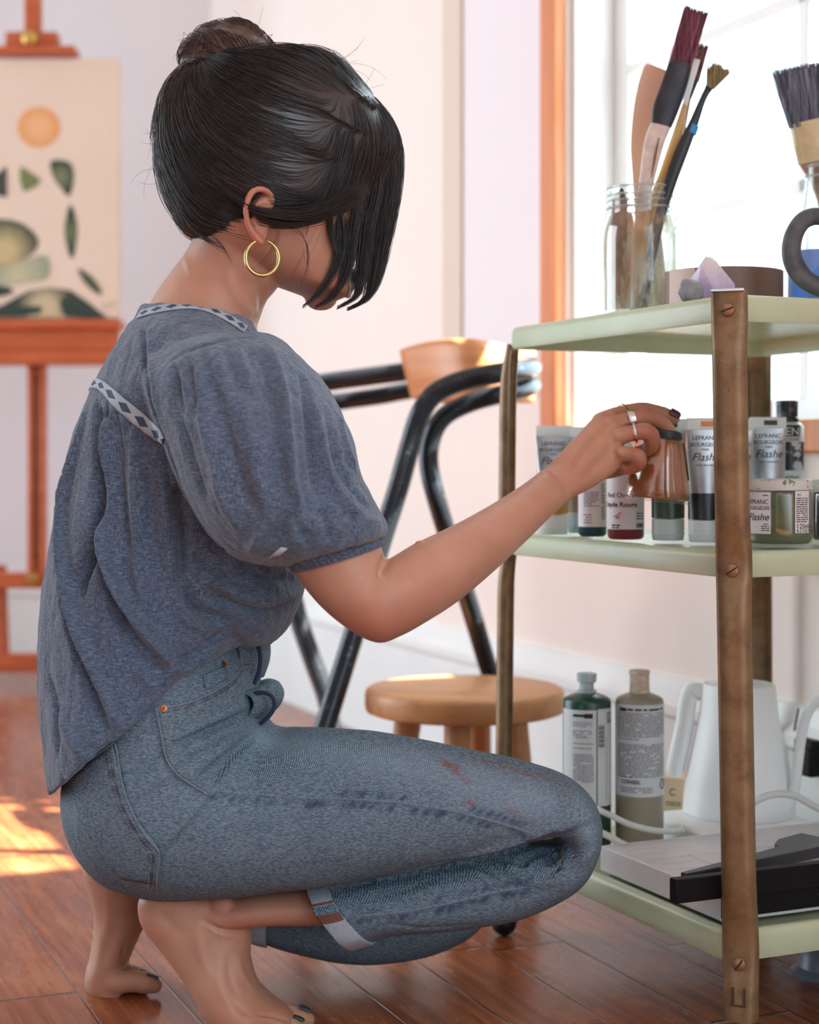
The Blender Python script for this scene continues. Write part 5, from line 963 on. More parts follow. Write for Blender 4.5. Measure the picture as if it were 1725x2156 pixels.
RTOES = [[(555, 2130, 1.775, 26), (590, 2132, 1.777, 23), (632, 2142, 1.777, 22), (648, 2147, 1.777, 16)], [(540, 2150, 1.757, 20), (590, 2143, 1.758, 17), (620, 2157, 1.758, 16), (636, 2170, 1.758, 12)], [(530, 2166, 1.738, 20), (580, 2158, 1.738, 16), (610, 2176, 1.738, 15), (622, 2188, 1.738, 11)], [(520, 2180, 1.720, 19), (560, 2172, 1.720, 16), (590, 2192, 1.720, 14), (600, 2202, 1.720, 11)], [(495, 2190, 1.703, 18), (530, 2182, 1.702, 16), (560, 2200, 1.702, 14), (570, 2210, 1.702, 10)]]
for q in RTOES: limb(body, q, 16)
# left leg
loft([(330, 1740, 540, 1600, 1.88, 0.07), (500, 1830, 700, 1610, 1.895, 0.07), (720, 1870, 860, 1680, 1.905, 0.065), (900, 1900, 960, 1790, 1.915, 0.05), (960, 1920, 985, 1890, 1.92, 0.045), (900, 1890, 905, 1985, 1.922, 0.05), (760, 1880, 760, 1990, 1.922, 0.05), (640, 1885, 640, 1975, 1.922, 0.045), (540, 1880, 540, 1955, 1.92, 0.038), (440, 1865, 445, 1940, 1.912, 0.033), (340, 1840, 352, 1915, 1.905, 0.032), (280, 1825, 300, 1890, 1.90, 0.030)], 36, 6, mb=body)
loft([(196, 1772, 270, 1776, 1.897, 0.018), (176, 1795, 300, 1806, 1.897, 0.027), (174, 1830, 316, 1850, 1.897, 0.031), (186, 1875, 316, 1900, 1.897, 0.033), (198, 1925, 308, 1940, 1.897, 0.034), (197, 1965, 292, 1975, 1.898, 0.037), (191, 2008, 276, 2012, 1.90, 0.041), (181, 2048, 268, 2034, 1.902, 0.043), (184, 2078, 280, 2040, 1.903, 0.044), (205, 2096, 288, 2048, 1.903, 0.042), (235, 2098, 290, 2056, 1.903, 0.040)], 40, 6, mb=body)
ball(body, P(262, 1838, 1.866), 0.012, 0.010, 0.012, 14)
LTOES = [[(240, 2068, 1.868, 25), (280, 2066, 1.868, 23), (312, 2070, 1.868, 23), (324, 2074, 1.868, 18)], [(240, 2058, 1.888, 20), (280, 2048, 1.888, 16), (305, 2060, 1.888, 15)], [(240, 2056, 1.906, 19), (278, 2046, 1.906, 15), (298, 2058, 1.906, 14)], [(235, 2054, 1.922, 18), (268, 2046, 1.922, 14), (286, 2056, 1.922, 13)], [(225, 2050, 1.937, 17), (252, 2046, 1.937, 14), (268, 2054, 1.937, 12)]]
for q in LTOES: limb(body, q, 16)
me = union(body, 0.0022, 3); me.materials.append(M_skin)
sb = Sculpt(me)
sb.strokes([(q[0], q[1], q[2] * 2.2) for q in [  # sinews, knuckle creases, ankle folds
    ([(1190, 985), (1230, 930), (1272, 890)], 9, 2.0), ([(1205, 995), (1250, 930), (1282, 905)], 8, -1.6), ([(1215, 1000), (1262, 945), (1290, 925)], 8, 1.6), ([(1225, 1010), (1272, 965), (1296, 945)], 8, -1.5),
    ([(1310, 900), (1345, 896), (1380, 898)], 4.5, -2.6), ([(1318, 938), (1345, 932), (1362, 930)], 4.5, -2.4), ([(1290, 882), (1320, 880), (1350, 878)], 4, -1.6),
    ([(813, 1160), (808, 1185), (800, 1215)], 10, -5), ([(822, 1172), (850, 1155), (890, 1140)], 10, 2),     ([(425, 1935), (460, 1955), (500, 1962), (530, 1958)], 5, -3.0), ([(430, 1950), (470, 1968), (520, 1968)], 5, 1.5), ([(325, 1890), (345, 1930), (390, 1975)], 16, -2.2), ([(415, 1940), (420, 2000), (440, 2060)], 10, 1.8),
    ([(500, 2000), (510, 2050), (540, 2090)], 9, 1.6), ([(480, 2010), (485, 2060), (505, 2105)], 9, -1.4), ([(455, 2050), (470, 2095), (500, 2130)], 9, 1.3), ([(470, 2100), (500, 2120), (530, 2140)], 8, -1.2),
    ([(540, 2136), (575, 2139), (610, 2150)], 4, -2.6), ([(530, 2156), (565, 2152), (590, 2160)], 4, -2.6), ([(240, 1950), (225, 2000), (215, 2040)], 10, -2.0), ([(262, 1985), (258, 2020), (262, 2045)], 7, -2.4), ([(225, 1860), (230, 1920), (222, 1980)], 12, 1.5), ([(270, 2040), (268, 2060), (258, 2085)], 5, -1.2),
    ([(388, 540), (396, 560), (402, 580)], 8, 1.0), ([(470, 560), (500, 620), (530, 668)], 14, 2.5), ([(540, 585), (550, 620), (546, 655)], 10, -2.0)]])
sb.paint('flush', [([(520, 430), (520, 470), (540, 505)], 30, 0.9), ([(560, 400), (540, 400), (528, 420)], 22, 0.8), ([(790, 1330), (830, 1330), (860, 1310)], 60, 0.45), ([(440, 1890), (470, 1905), (500, 1925)], 40, 0.6), ([(300, 1905), (300, 1940), (330, 1975)], 28, 0.5), ([(460, 2140), (520, 2150), (560, 2150)], 30, 0.35), ([(200, 2060), (230, 2085), (300, 2085)], 22, 0.4), ([(1376, 900), (1385, 925), (1375, 945)], 20, 0.4), ([(1310, 985), (1330, 990), (1345, 985)], 14, 0.9), ([(1345, 940), (1335, 945), (1330, 950)], 12, 0.9), ([(700, 600), (715, 610), (720, 620)], 20, 0.6), ([(1366, 862), (1370, 870), (1372, 880)], 16, 0.3)])
link('body', me, person, angle=180)
# nails
M_nailp = mat('plum nail varnish', (84, 52, 58), 0.25); M_nailg = mat('slate nail varnish', (62, 62, 72), 0.25)
def nail(c, ax, ay, up, m_, name):
    mb = MB(); c = Vector(c); rows = []
    for i in range(7):
        a = -1 + 2 * i / 6; rows.append([c + ax * a * (1 - 0.1 * b * b) + ay * b + up * (1 - 0.5 * b * b - 0.25 * a * a) for b in [-1 + 2 * j / 6 for j in range(7)]])
    mb.sheet(rows); o = mb.build(name, m_, person, fixn=False); s_ = o.modifiers.new('t', 'SOLIDIFY'); s_.thickness = 0.0008; return o
def toe_nail(px, py, Y, w, name='toenail'):
    k = Y / F; nail(P(px, py, Y), Vector((0.9, 0, -0.35)).normalized() * 13 * k, Vector((0, 1, 0)) * w, Vector((0.35, -0.15, 0.9)).normalized() * 0.0028, M_nailg, name)
toe_nail(642, 2125, 1.775, 0.0066); toe_nail(628, 2146, 1.757, 0.0045); toe_nail(322, 2056, 1.868, 0.0070); toe_nail(303, 2047, 1.888, 0.0045)
nail(P(1421, 872, 1.862), Vector((0.85, 0.2, -0.45)).normalized() * 0.0065, Vector((0.3, 0.5, 0.6)).normalized() * 0.0045, Vector((0.4, -0.75, 0.5)).normalized() * 0.0026, M_nailp, 'fingernail')
M_silver = mat('silver', (206, 206, 206), 0.25, 1.0); M_gold = mat('gold', (200, 178, 122), 0.22, 1.0)
def finger_ring(name, a, b, r, wd, m_):
    a, b = P(*a), P(*b); t = (b - a).normalized(); u, w = frame(t); mb = MB(); M = Matrix((u, w, t)).transposed()
    mb.lathe([(r, -wd), (r + 0.0012, -wd * 0.9), (r + 0.0015, 0), (r + 0.0012, wd * 0.9), (r, wd), (r, -wd)], (a + b) / 2, 32, M); return mb.build(name, m_, person)
finger_ring('finger_ring', (1318, 887, 1.820), (1342, 882, 1.8205), 0.0097, 0.0040, M_silver)
finger_ring('finger_ring', (1330, 912.5, 1.8012), (1346, 910, 1.800), 0.0093, 0.0014, M_silver)
finger_ring('finger_ring', (1303, 873, 1.842), (1323, 867, 1.847), 0.0091, 0.0014, M_gold)
c = P(552.5, 543, 1.652); mb = MB(); mb.tube([c + Vector((math.sin(a) * 0.0158, 0.002 * math.sin(a), math.cos(a) * 0.0170)) for a in [0.35 + (2 * PI - 0.75) * k / 60 for k in range(61)]], [0.0016 + 0.0004 * math.sin(PI * k / 60) for k in range(61)], 14); mb.build('hoop_earring', M_gold, person)

# ------------------------------------------------------------------ blouse
SLEEVE = [(410, 700, 520, 706, 1.71, 0.05), (330, 745, 575, 708, 1.685, 0.10), (306, 795, 640, 757, 1.650, 0.118), (322, 875, 702, 835, 1.628, 0.122), (350, 945, 742, 920, 1.612, 0.120), (388, 1035, 760, 1000, 1.602, 0.112), (434, 1112, 794, 1068, 1.596, 0.102), (480, 1162, 818, 1112, 1.594, 0.092), (545, 1186, 806, 1134, 1.593, 0.076), (606, 1186, 780, 1130, 1.592, 0.056), (640, 1170, 760, 1122, 1.592, 0.04)]
bl = MB(); loft(TORSO, 56, 8, 0.95, bl)
loft(SLEEVE, 48, 6, 0.95, bl)
loft([(420, 720, 520, 720, 1.85, 0.05), (330, 790, 560, 780, 1.88, 0.09), (340, 900, 610, 880, 1.91, 0.10), (370, 1030, 640, 1010, 1.93, 0.095), (420, 1120, 640, 1100, 1.945, 0.085), (450, 1160, 600, 1150, 1.95, 0.06)], 36, 6, mb=bl)
loft([(430, 1080, 560, 1080, 1.74, 0.10), (410, 1200, 640, 1190, 1.745, 0.125), (440, 1290, 632, 1270, 1.755, 0.125), (500, 1335, 600, 1330, 1.765, 0.10), (550, 1347, 580, 1346, 1.775, 0.05)], 40, 6, mb=bl)
me = union(bl, 0.0028, 6)
st = Sculpt(me)
BF = [
 # big falls of cloth on the back
 ([(205, 850), (206, 950), (212, 1060), (196, 1150), (172, 1225), (165, 1260)], 15, -15), ([(185, 860), (160, 960), (140, 1060), (138, 1160), (153, 1266), (172, 1340), (195, 1400), (222, 1470), (250, 1540)], 10, 8), ([(128, 1110), (126, 1180), (135, 1260), (150, 1330), (175, 1410), (205, 1490), (235, 1550)], 12, -8),
 ([(222, 880), (218, 1000), (221, 1113), (237, 1206), (278, 1294), (305, 1332), (345, 1378), (365, 1392)], 14, 11), ([(212, 1120), (224, 1215), (262, 1300), (292, 1340), (335, 1385)], 11, -10), ([(240, 1260), (262, 1330), (300, 1390), (350, 1425)], 16, -5),
 ([(250, 880), (252, 980), (262, 1080), (280, 1170)], 10, -5), ([(278, 900), (283, 1044), (292, 1229), (318, 1290)], 13, 6), ([(305, 920), (312, 1030), (322, 1130), (335, 1210)], 10, -5), ([(330, 940), (345, 1040), (352, 1130), (362, 1220)], 11, 5),
 ([(372, 1020), (385, 1090), (386, 1174), (380, 1230)], 13, -9), ([(385, 1225), (398, 1270), (430, 1296), (470, 1305)], 14, -8), ([(372, 1240), (385, 1290), (420, 1318), (480, 1318)], 12, 6), ([(420, 1190), (480, 1240), (560, 1265), (630, 1250)], 16, 5), ([(430, 1240), (500, 1275), (570, 1285), (615, 1275)], 12, -6), ([(500, 1180), (560, 1215), (620, 1215)], 12, -5), ([(400, 1150), (440, 1200), (520, 1235)], 12, -6),
 ([(365, 1395), (415, 1372), (478, 1325)], 9, -7), ([(350, 1412), (400, 1400), (455, 1362)], 12, 5), ([(290, 1330), (300, 1400), (320, 1460)], 18, 4), ([(195, 1480), (215, 1560), (190, 1590)], 16, -4), ([(120, 1500), (150, 1560), (180, 1590)], 18, 4), ([(100, 1420), (118, 1500), (125, 1600)], 12, -4),
 # gathers below the yoke
 *[([(x, y + 4), (x - 2 + dx * 0.4, y + 40), (x + dx, y + 95)], 4.2, a) for x, y, dx, a in ((205, 832, -10, -4), (215, 838, -7, 3.5), (225, 845, -5, -4), (236, 853, -4, 3.5), (247, 860, -2, -4), (259, 868, 0, 3.5), (271, 877, 2, -4), (284, 887, 4, 3.5), (297, 897, 6, -4), (310, 907, 10, 3.5), (322, 917, 13, -4), (334, 926, 16, 3))],
 # yoke and raglan seam
 ([(300, 676), (304, 735), (308, 790), (322, 868), (348, 932), (386, 1035), (432, 1113), (478, 1164)], 6, -6), ([(312, 690), (318, 760), (326, 830), (345, 905)], 9, 3), ([(262, 700), (240, 750), (222, 800)], 9, 2), ([(285, 690), (268, 750), (255, 810)], 8, -2),
 ([(357, 762), (395, 738), (450, 722), (505, 712), (556, 708)], 4, -3.5),
 *[([(x, y), (x + 8, y + 45), (x + 22 + i * 2, y + 110 + 12 * (i % 3))], 5, a) for i, (x, y, a) in enumerate(((366, 768, -4.5), (380, 757, 3.5), (394, 750, -5), (412, 742, 3), (432, 736, -4), (455, 728, 3), (478, 724, -4), (502, 720, 3), (525, 716, -3)))],
 # sleeve folds
 ([(552, 712), (584, 780), (603, 877), (612, 979), (631, 1067), (646, 1118)], 13, 7), ([(538, 730), (566, 800), (582, 880), (590, 980), (606, 1060)], 14, -5), ([(640, 790), (650, 858), (660, 960), (668, 1050)], 13, -7), ([(655, 830), (668, 905), (686, 997), (723, 1058), (784, 1104)], 11, 7), ([(690, 870), (706, 950), (735, 1020), (775, 1070)], 12, -5), ([(712, 870), (728, 940), (750, 1000)], 9, 4),
 ([(400, 790), (425, 880), (450, 970), (475, 1060), (510, 1130)], 16, 5), ([(440, 800), (470, 900), (500, 1000), (530, 1080)], 18, -5), ([(365, 830), (385, 910), (410, 990), (440, 1060)], 12, -4), ([(500, 820), (530, 920), (550, 1020), (575, 1110)], 15, 4),
 ([(560, 1150), (590, 1120), (605, 1080)], 9, -5), ([(640, 1140), (640, 1110), (630, 1080)], 8, -4), ([(690, 1140), (690, 1105), (678, 1070)], 8, -4), ([(740, 1130), (742, 1095), (728, 1060)], 8, -4), ([(520, 1165), (545, 1130), (555, 1100)], 8, 4), ([(620, 1150), (618, 1120), (612, 1090)], 7, 3), ([(665, 1140), (666, 1110), (655, 1080)], 7, 3.5), ([(715, 1135), (716, 1100), (706, 1065)], 7, 3.5), ([(640, 1118), (700, 1112), (760, 1100), (805, 1100)], 10, 3),
 *[([(700 + i * 9, 950 + 24 * i), (722 + i * 9, 948 + 24 * i), (744 + i * 7, 952 + 24 * i)], 4, a) for i, a in enumerate((2, -2, 2, -2, 2))],
]
st.soothe([(300, 700), (360, 690), (430, 690), (500, 700), (560, 720)], 60, 60); st.strokes([(q[0], q[1] * 0.8, q[2] * (4.2 if abs(q[2]) >= 8 else 3.2)) + tuple(q[3:]) for q in BF]); st.noise(0.0024, 22, 3.1, (1.3, 1, 0.6)); st.noise(0.0014, 60, 5.5, (1.5, 1.5, 0.35)); st.noise(0.0008, 75, 8.0); st.relax(2, 0.4)
gm = N('blue chambray'); 
cA = gm.noise(gm.coord((2200, 2200, 160)), 1.0, 2, 0.5); cB = gm.noise(gm.coord((160, 160, 2200)), 1.0, 2, 0.5); big = gm.noise(gm.coord(), 9, 4)
sl = gm.ramp(gm.noise(gm.coord((60, 60, 900)), 1.0, 2), (0.66, (0, 0, 0)), (0.74, (1, 1, 1))); sl2 = gm.ramp(gm.noise(gm.coord((900, 900, 60)), 1.0, 2), (0.66, (0, 0, 0)), (0.74, (1, 1, 1)))
wv = gm.math('MULTIPLY_ADD', gm.math('SUBTRACT', cA, cB), 0.9, 0.5)
col = gm.ramp(wv, (0.28, lin((44, 57, 75))), (0.5, lin((77, 93, 112))), (0.75, lin((128, 142, 158))))
col = gm.mix(gm.math('MULTIPLY', gm.math('MAXIMUM', sl, sl2), 0.35), col, lin((186, 196, 206)))
col = gm.mix(gm.math('MULTIPLY', big, 0.35), col, lin((66, 86, 112)))
gm.set(Base_Color=col, Roughness=0.85); gm.b.inputs['Specular IOR Level'].default_value = 0.15; gm.b.inputs['Sheen Weight'].default_value = 0.25; gm.b.inputs['Sheen Roughness'].default_value = 0.5; ck = gm.noise(gm.coord((38, 38, 16)), 1.0, 4, 0.6); ck2 = gm.noise(gm.coord((150, 150, 60)), 1.0, 3); gm.bump(gm.math('ADD', gm.math('MULTIPLY', wv, 0.10), gm.math('ADD', gm.math('MULTIPLY', ck, 1.6), gm.math('MULTIPLY', ck2, 0.5))), 0.8, 0.0040); M_cham = gm.m
me.materials.append(M_cham); blouse = link('blouse', me, person, angle=180)
# embroidered bands
gm = N('embroidered band'); uvn = gm.n('UVMap'); sx = gm.n('SeparateXYZ'); gm.l(uvn.outputs[0], sx.inputs[0]); fu = gm.math('ABSOLUTE', gm.math('SUBTRACT', gm.math('FRACT', sx.outputs[0]), 0.5)); fv = gm.math('ABSOLUTE', gm.math('SUBTRACT', sx.outputs[1], 0.5))
dm = gm.math('LESS_THAN', gm.math('ADD', gm.math('MULTIPLY', fu, 1.05), gm.math('MULTIPLY', fv, 1.35)), 0.44)
ln_ = gm.math('GREATER_THAN', fv, 0.44); dm = gm.math('MAXIMUM', dm, gm.math('MULTIPLY', ln_, 0.0))
gm.set(Base_Color=gm.mix(dm, lin((160, 174, 184)), lin((54, 72, 98))), Roughness=0.85); gm.bump(gm.noise(gm.coord(), 900, 2), 0.3); M_band = gm.m
def band(top, bot, reps, name, off=0.0012):
    A = crom(top, 8); B = crom(bot, 8); rows = []
    for a, b in zip(A, B):
        r = []
        for j in range(5):
            t = j / 4; h = None; e_ = 0
            while h is None and e_ < 40: h, nr = st.hit(a[0] + (b[0] - a[0]) * t, a[1] + (b[1] - a[1]) * t + e_); e_ += 2
            r.append(None if h is None else h + nr * off)
        if all(x is not None for x in r): rows.append(r)
    mb = MB(); mb.sheet(rows); o = mb.build(name, M_band, blouse, fixn=False, angle=180); uv = o.data.uv_layers.new(name='UVMap'); n = len(rows)
    for p in o.data.polygons:
        for li in p.loop_indices: v = o.data.loops[li].vertex_index; uv.data[li].uv = (v // 5 / (n - 1) * reps, v % 5 / 4)
    s_ = o.modifiers.new('t', 'SOLIDIFY'); s_.thickness = 0.0012; s_.offset = 0; return o
band([(196, 800), (212, 799), (232, 812), (262, 838), (300, 868), (335, 900), (347, 922)], [(189, 818), (206, 819), (222, 834), (250, 864), (288, 897), (325, 924), (345, 934)], 6.5, 'embroidered_band')
band([(300, 655), (330, 647), (370, 640), (410, 638), (450, 648), (490, 668), (520, 688)], [(288, 672), (322, 662), (366, 654), (410, 652), (446, 662), (484, 682), (514, 702)], 8, 'neckline_band')
# gathered sleeve cuff
def cuff_rows(k0): 
    out = []
    for (x1, y1, x2, y2, Y, h) in ((596, 1176, 802, 1136, 1.592, 0.056), (612, 1194, 806, 1142, 1.592, 0.0535), (622, 1204, 806, 1148, 1.592, 0.0515)): out.append((x1, y1, x2, y2, Y, h))
    return out
mb = MB(); rr = crom([r for r in cuff_rows(0)], 4); rows = []
for a in rr:
    p1, p2 = P(a[0], a[1], a[4]), P(a[2], a[3], a[4]); c = (p1 + p2) / 2; u = (p2 - p1) / 2; n = 200
    rows.append([c + (u * math.cos(2 * PI * k / n) + Vector((0, 1, 0)) * a[5] * math.sin(2 * PI * k / n)) * (1 + 0.018 * math.sin(2 * PI * k / n * 50)) for k in range(n + 1)])
mb.sheet(rows); cf = mb.build('sleeve_cuff', M_cham, blouse, fixn=False, angle=180); s_ = cf.modifiers.new('t', 'SOLIDIFY'); s_.thickness = 0.002; s_.offset = 0
mb = MB(); q = [(565, 1172), (580, 1160), (592, 1150), (606, 1152), (590, 1166)]; L = [st.hit(*p) for p in q]; L = [h + n_ * 0.0012 for h, n_ in L if h is not None]
if len(L) >= 3: mb.add(L, [tuple(range(len(L)))]); o = mb.build('embroidered_motif', mat('pale thread', (176, 186, 194), 0.8), blouse, fixn=False); s_ = o.modifiers.new('t', 'SOLIDIFY'); s_.thickness = 0.001
# ------------------------------------------------------------------ jeans
RT = [(215, 1470, 520, 1335, 1.785, 0.150), (165, 1560, 540, 1400, 1.785, 0.160), (140, 1650, 552, 1470, 1.783, 0.163), (146, 1730, 566, 1525, 1.780, 0.163), (178, 1800, 596, 1540, 1.775, 0.158), (235, 1855, 632, 1537, 1.765, 0.145), (320, 1882, 672, 1536, 1.750, 0.125), (430, 1886, 735, 1538, 1.732, 0.104), (550, 1876, 800, 1545, 1.720, 0.093), (680, 1862, 880, 1558, 1.713, 0.087), (810, 1838, 960, 1574, 1.708, 0.082), (930, 1812, 1040, 1590, 1.704, 0.077), (1040, 1786, 1110, 1606, 1.701, 0.073), (1120, 1764, 1170, 1626, 1.699, 0.069),
      (1165, 1752, 1222, 1655, 1.698, 0.066), (1180, 1758, 1256, 1695, 1.698, 0.064), (1182, 1766, 1267, 1742, 1.698, 0.062), (1176, 1772, 1258, 1800, 1.699, 0.061), (1160, 1775, 1228, 1852, 1.700, 0.060), (1125, 1776, 1178, 1892, 1.702, 0.060), (1070, 1782, 1108, 1924, 1.705, 0.061), (980, 1800, 1010, 1944, 1.710, 0.063), (870, 1826, 910, 1953, 1.716, 0.063), (770, 1846, 830, 1960, 1.722, 0.060), (700, 1856, 790, 1974, 1.726, 0.056), (650, 1860, 746, 1984, 1.729, 0.053)]
jn = MB(); loft(RT, 56, 6, 0.95, jn)
LT = [(230, 1600, 520, 1400, 1.86, 0.09), (260, 1760, 580, 1560, 1.885, 0.090), (420, 1840, 690, 1600, 1.90, 0.085), (640, 1870, 820, 1650, 1.912, 0.080), (840, 1890, 930, 1730, 1.92, 0.074), (930, 1900, 1000, 1840, 1.925, 0.070), (950, 1910, 1022, 1905, 1.926, 0.066), (940, 1900, 1012, 1945, 1.926, 0.066), (900, 1880, 960, 1984, 1.926, 0.066), (850, 1868, 880, 2012, 1.926, 0.066), (770, 1866, 780, 2025, 1.926, 0.066), (680, 1872, 680, 2015, 1.926, 0.062), (600, 1880, 598, 1994, 1.925, 0.057), (545, 1884, 540, 1972, 1.924, 0.053)]
loft(LT, 48, 6, mb=jn)
me = union(jn, 0.0028, 5)
sj = Sculpt(me)
OUT = [(441, 1664), (506, 1670), (628, 1680), (685, 1681), (760, 1684), (843, 1691), (945, 1706), (1026, 1726), (1087, 1744), (1123, 1757)]
SIDE = [(328, 1491), (340, 1548), (350, 1597), (372, 1629), (405, 1653), (437, 1672)]
SHIN = [(754, 1929), (843, 1921), (945, 1902), (1034, 1880), (1085, 1872), (1112, 1866)]
JF = [
 (OUT, 6, 2.2, {'taper': 0.2}), ([(x, y + 10) for x, y in OUT], 6, -1.6, {'taper': 0.2}), (SIDE, 6, 3, {'taper': 0.2}), ([(x - 11, y + 4) for x, y in SIDE], 7, -2.2), (SHIN, 6, 2.4, {'taper': 0.2}), ([(x, y + 9) for x, y in SHIN], 6, -1.6),
 ([(430, 1676), (390, 1728), (340, 1787)], 9, 5), ([(446, 1684), (408, 1736), (356, 1796)], 11, -4), ([(445, 1655), (482, 1597), (539, 1544)], 7, -8), ([(460, 1655), (500, 1600), (552, 1548)], 11, 4), ([(409, 1648), (440, 1622), (476, 1590), (510, 1560)], 6, -6), ([(400, 1635), (440, 1600), (490, 1570)], 8, 4),
 ([(360, 1572), (425, 1544), (480, 1520), (527, 1499)], 7, -10), ([(362, 1556), (425, 1528), (527, 1482)], 10, 5), ([(375, 1590), (430, 1566), (520, 1522)], 9, 4), ([(271, 1649), (300, 1620), (352, 1592)], 11, -4), ([(285, 1670), (320, 1640), (365, 1620)], 12, 3), ([(300, 1700), (330, 1670), (390, 1650)], 10, -2.5), ([(350, 1520), (400, 1500), (470, 1470)], 12, 3),
 ([(583, 1811), (625, 1770), (669, 1726)], 9, 3), ([(598, 1818), (640, 1775), (684, 1732)], 9, -2.2), ([(470, 1790), (520, 1750), (560, 1700)], 14, -2), ([(700, 1800), (760, 1760), (800, 1720)], 14, 1.6), ([(860, 1790), (900, 1750), (930, 1722)], 14, -1.5),
 # behind the knee
 ([(700, 1868), (800, 1848), (900, 1824), (975, 1808), (1050, 1787)], 7, -7), ([(957, 1806), (1046, 1783), (1123, 1757), (1166, 1742), (1186, 1752)], 9, 7), ([(1186, 1756), (1192, 1795), (1184, 1838), (1162, 1858), (1120, 1858), (1083, 1838), (1064, 1822)], 8, 6), ([(1090, 1812), (1120, 1800), (1150, 1790), (1165, 1800), (1150, 1822)], 10, -8), ([(1050, 1805), (1090, 1815), (1110, 1828)], 7, -6), ([(1062, 1812), (1085, 1826), (1104, 1830), (1122, 1818)], 6, 5),
 ([(985, 1814), (1040, 1840), (1087, 1862), (1115, 1870)], 6, -6), ([(985, 1826), (1040, 1852), (1090, 1874)], 8, 3.5), ([(1188, 1745), (1225, 1728), (1256, 1712)], 7, 3), ([(1192, 1760), (1230, 1742), (1262, 1730)], 8, -3), ([(1195, 1800), (1225, 1790), (1255, 1785)], 9, -2), ([(1185, 1845), (1210, 1840), (1240, 1820)], 8, -2.5), ([(800, 1945), (900, 1955), (1000, 1946)], 5, -3), ([(860, 1880), (920, 1868), (990, 1862)], 14, 2), ([(780, 1890), (850, 1872), (920, 1850)], 12, -2),
 ([(160, 1700), (172, 1780), (220, 1845)], 12, 2)]
sj.strokes([(q[0], q[1], q[2] * 1.8) + tuple(q[3:]) for q in JF]); sj.noise(0.0012, 26, 5.0); sj.relax(1, 0.4)
POCKET = [(240, 1566), (247, 1572), (256, 1630), (266, 1672), (285, 1718), (312, 1762), (336, 1790), (333, 1820), (330, 1862)]
FP = [(345, 1490), (390, 1482), (440, 1462), (480, 1438), (505, 1410), (514, 1375)]
# wash and wear: dark puckers along seams, rust-coloured paint stains; shade of the knee hollow painted in
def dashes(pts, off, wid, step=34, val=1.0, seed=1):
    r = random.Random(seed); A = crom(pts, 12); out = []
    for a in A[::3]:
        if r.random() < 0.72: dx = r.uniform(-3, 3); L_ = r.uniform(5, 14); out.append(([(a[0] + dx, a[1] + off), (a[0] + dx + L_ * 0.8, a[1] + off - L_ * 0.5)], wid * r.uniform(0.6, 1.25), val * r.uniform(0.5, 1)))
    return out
sj.paint('pucker_and_shade', dashes(OUT, 16, 6, seed=1) + dashes(OUT[3:], -9, 5, seed=2) + dashes(SHIN, 13, 6, seed=3) + dashes(SHIN, -10, 4.5, val=.8, seed=4) + dashes([(x - 12, y + 6) for x, y in POCKET[2:]], 0, 6, seed=5) + dashes([(x, y + 8) for x, y in FP], 0, 4.5, seed=6) + [([(190, 1640), (215, 1610), (238, 1588)], 7, 0.7), (SIDE, 6, 0.6), ([(1130, 1800), (1150, 1805), (1155, 1815)], 14, 0.7), ([(1186, 1770), (1190, 1800), (1184, 1830)], 5, 0.6)])
sj.paint('stain', [([(935, 1606), (950, 1612), (962, 1622)], 13, 1.0), ([(965, 1630), (975, 1638), (984, 1646)], 7, 0.8), ([(985, 1688), (992, 1692), (996, 1694)], 5, 0.9), ([(1010, 1600), (1060, 1612), (1110, 1630), (1160, 1642)], 9, 0.62), ([(1070, 1706), (1085, 1712), (1100, 1714)], 5, 0.45), ([(1140, 1634), (1150, 1638), (1160, 1640)], 6, 0.7), ([(742, 1648), (747, 1655), (748, 1660)], 4, 0.5)])
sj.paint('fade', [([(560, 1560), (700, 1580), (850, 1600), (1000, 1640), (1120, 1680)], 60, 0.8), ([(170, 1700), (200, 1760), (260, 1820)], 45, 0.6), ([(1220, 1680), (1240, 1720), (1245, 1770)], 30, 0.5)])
def denim(name, light=1.0):
    g = N(name); c = g.coord(); tw = g.n('TexWave', wave_type='BANDS', bands_direction='DIAGONAL'); tw.inputs['Scale'].default_value = 300; tw.inputs['Distortion'].default_value = 2.2; tw.inputs['Detail'].default_value = 2; tw.inputs['Detail Scale'].default_value = 3
    mp = g.coord((1, 0.4, -1.0)); g.l(mp, tw.inputs['Vector'])
    sl = g.noise(g.coord((260, 260, 900), rot=(0, 0.6, 0)), 1.0, 3, 0.6); bg_ = g.noise(c, 16, 5, 0.6)
    h = g.math('MULTIPLY_ADD', tw.outputs['Fac'], 0.26, g.math('MULTIPLY', sl, 0.74))
    col = g.ramp(h, (0.36, lin((54 * light, 73 * light, 90 * light))), (0.50, lin((90 * light, 111 * light, 126 * light))), (0.64, lin((142 * light, 158 * light, 166 * light))))
    col = g.mix(g.math('MULTIPLY', bg_, 0.30), col, lin((82, 104, 120)))
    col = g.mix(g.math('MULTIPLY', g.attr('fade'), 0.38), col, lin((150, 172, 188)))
    col = g.mix(g.math('MULTIPLY', g.attr('pucker_and_shade'), 0.85), col, lin((34, 50, 76)))
    sn = g.math('MULTIPLY', g.attr('stain'), g.ramp(g.noise(c, 150, 4), (0.36, (0.1, 0.1, 0.1)), (0.60, (1, 1, 1)))); col = g.mix(sn, col, lin((128, 74, 58)))
    g.set(Base_Color=col, Roughness=0.85); g.b.inputs['Specular IOR Level'].default_value = 0.15; g.bump(h, 0.35, 0.0008); return g.m
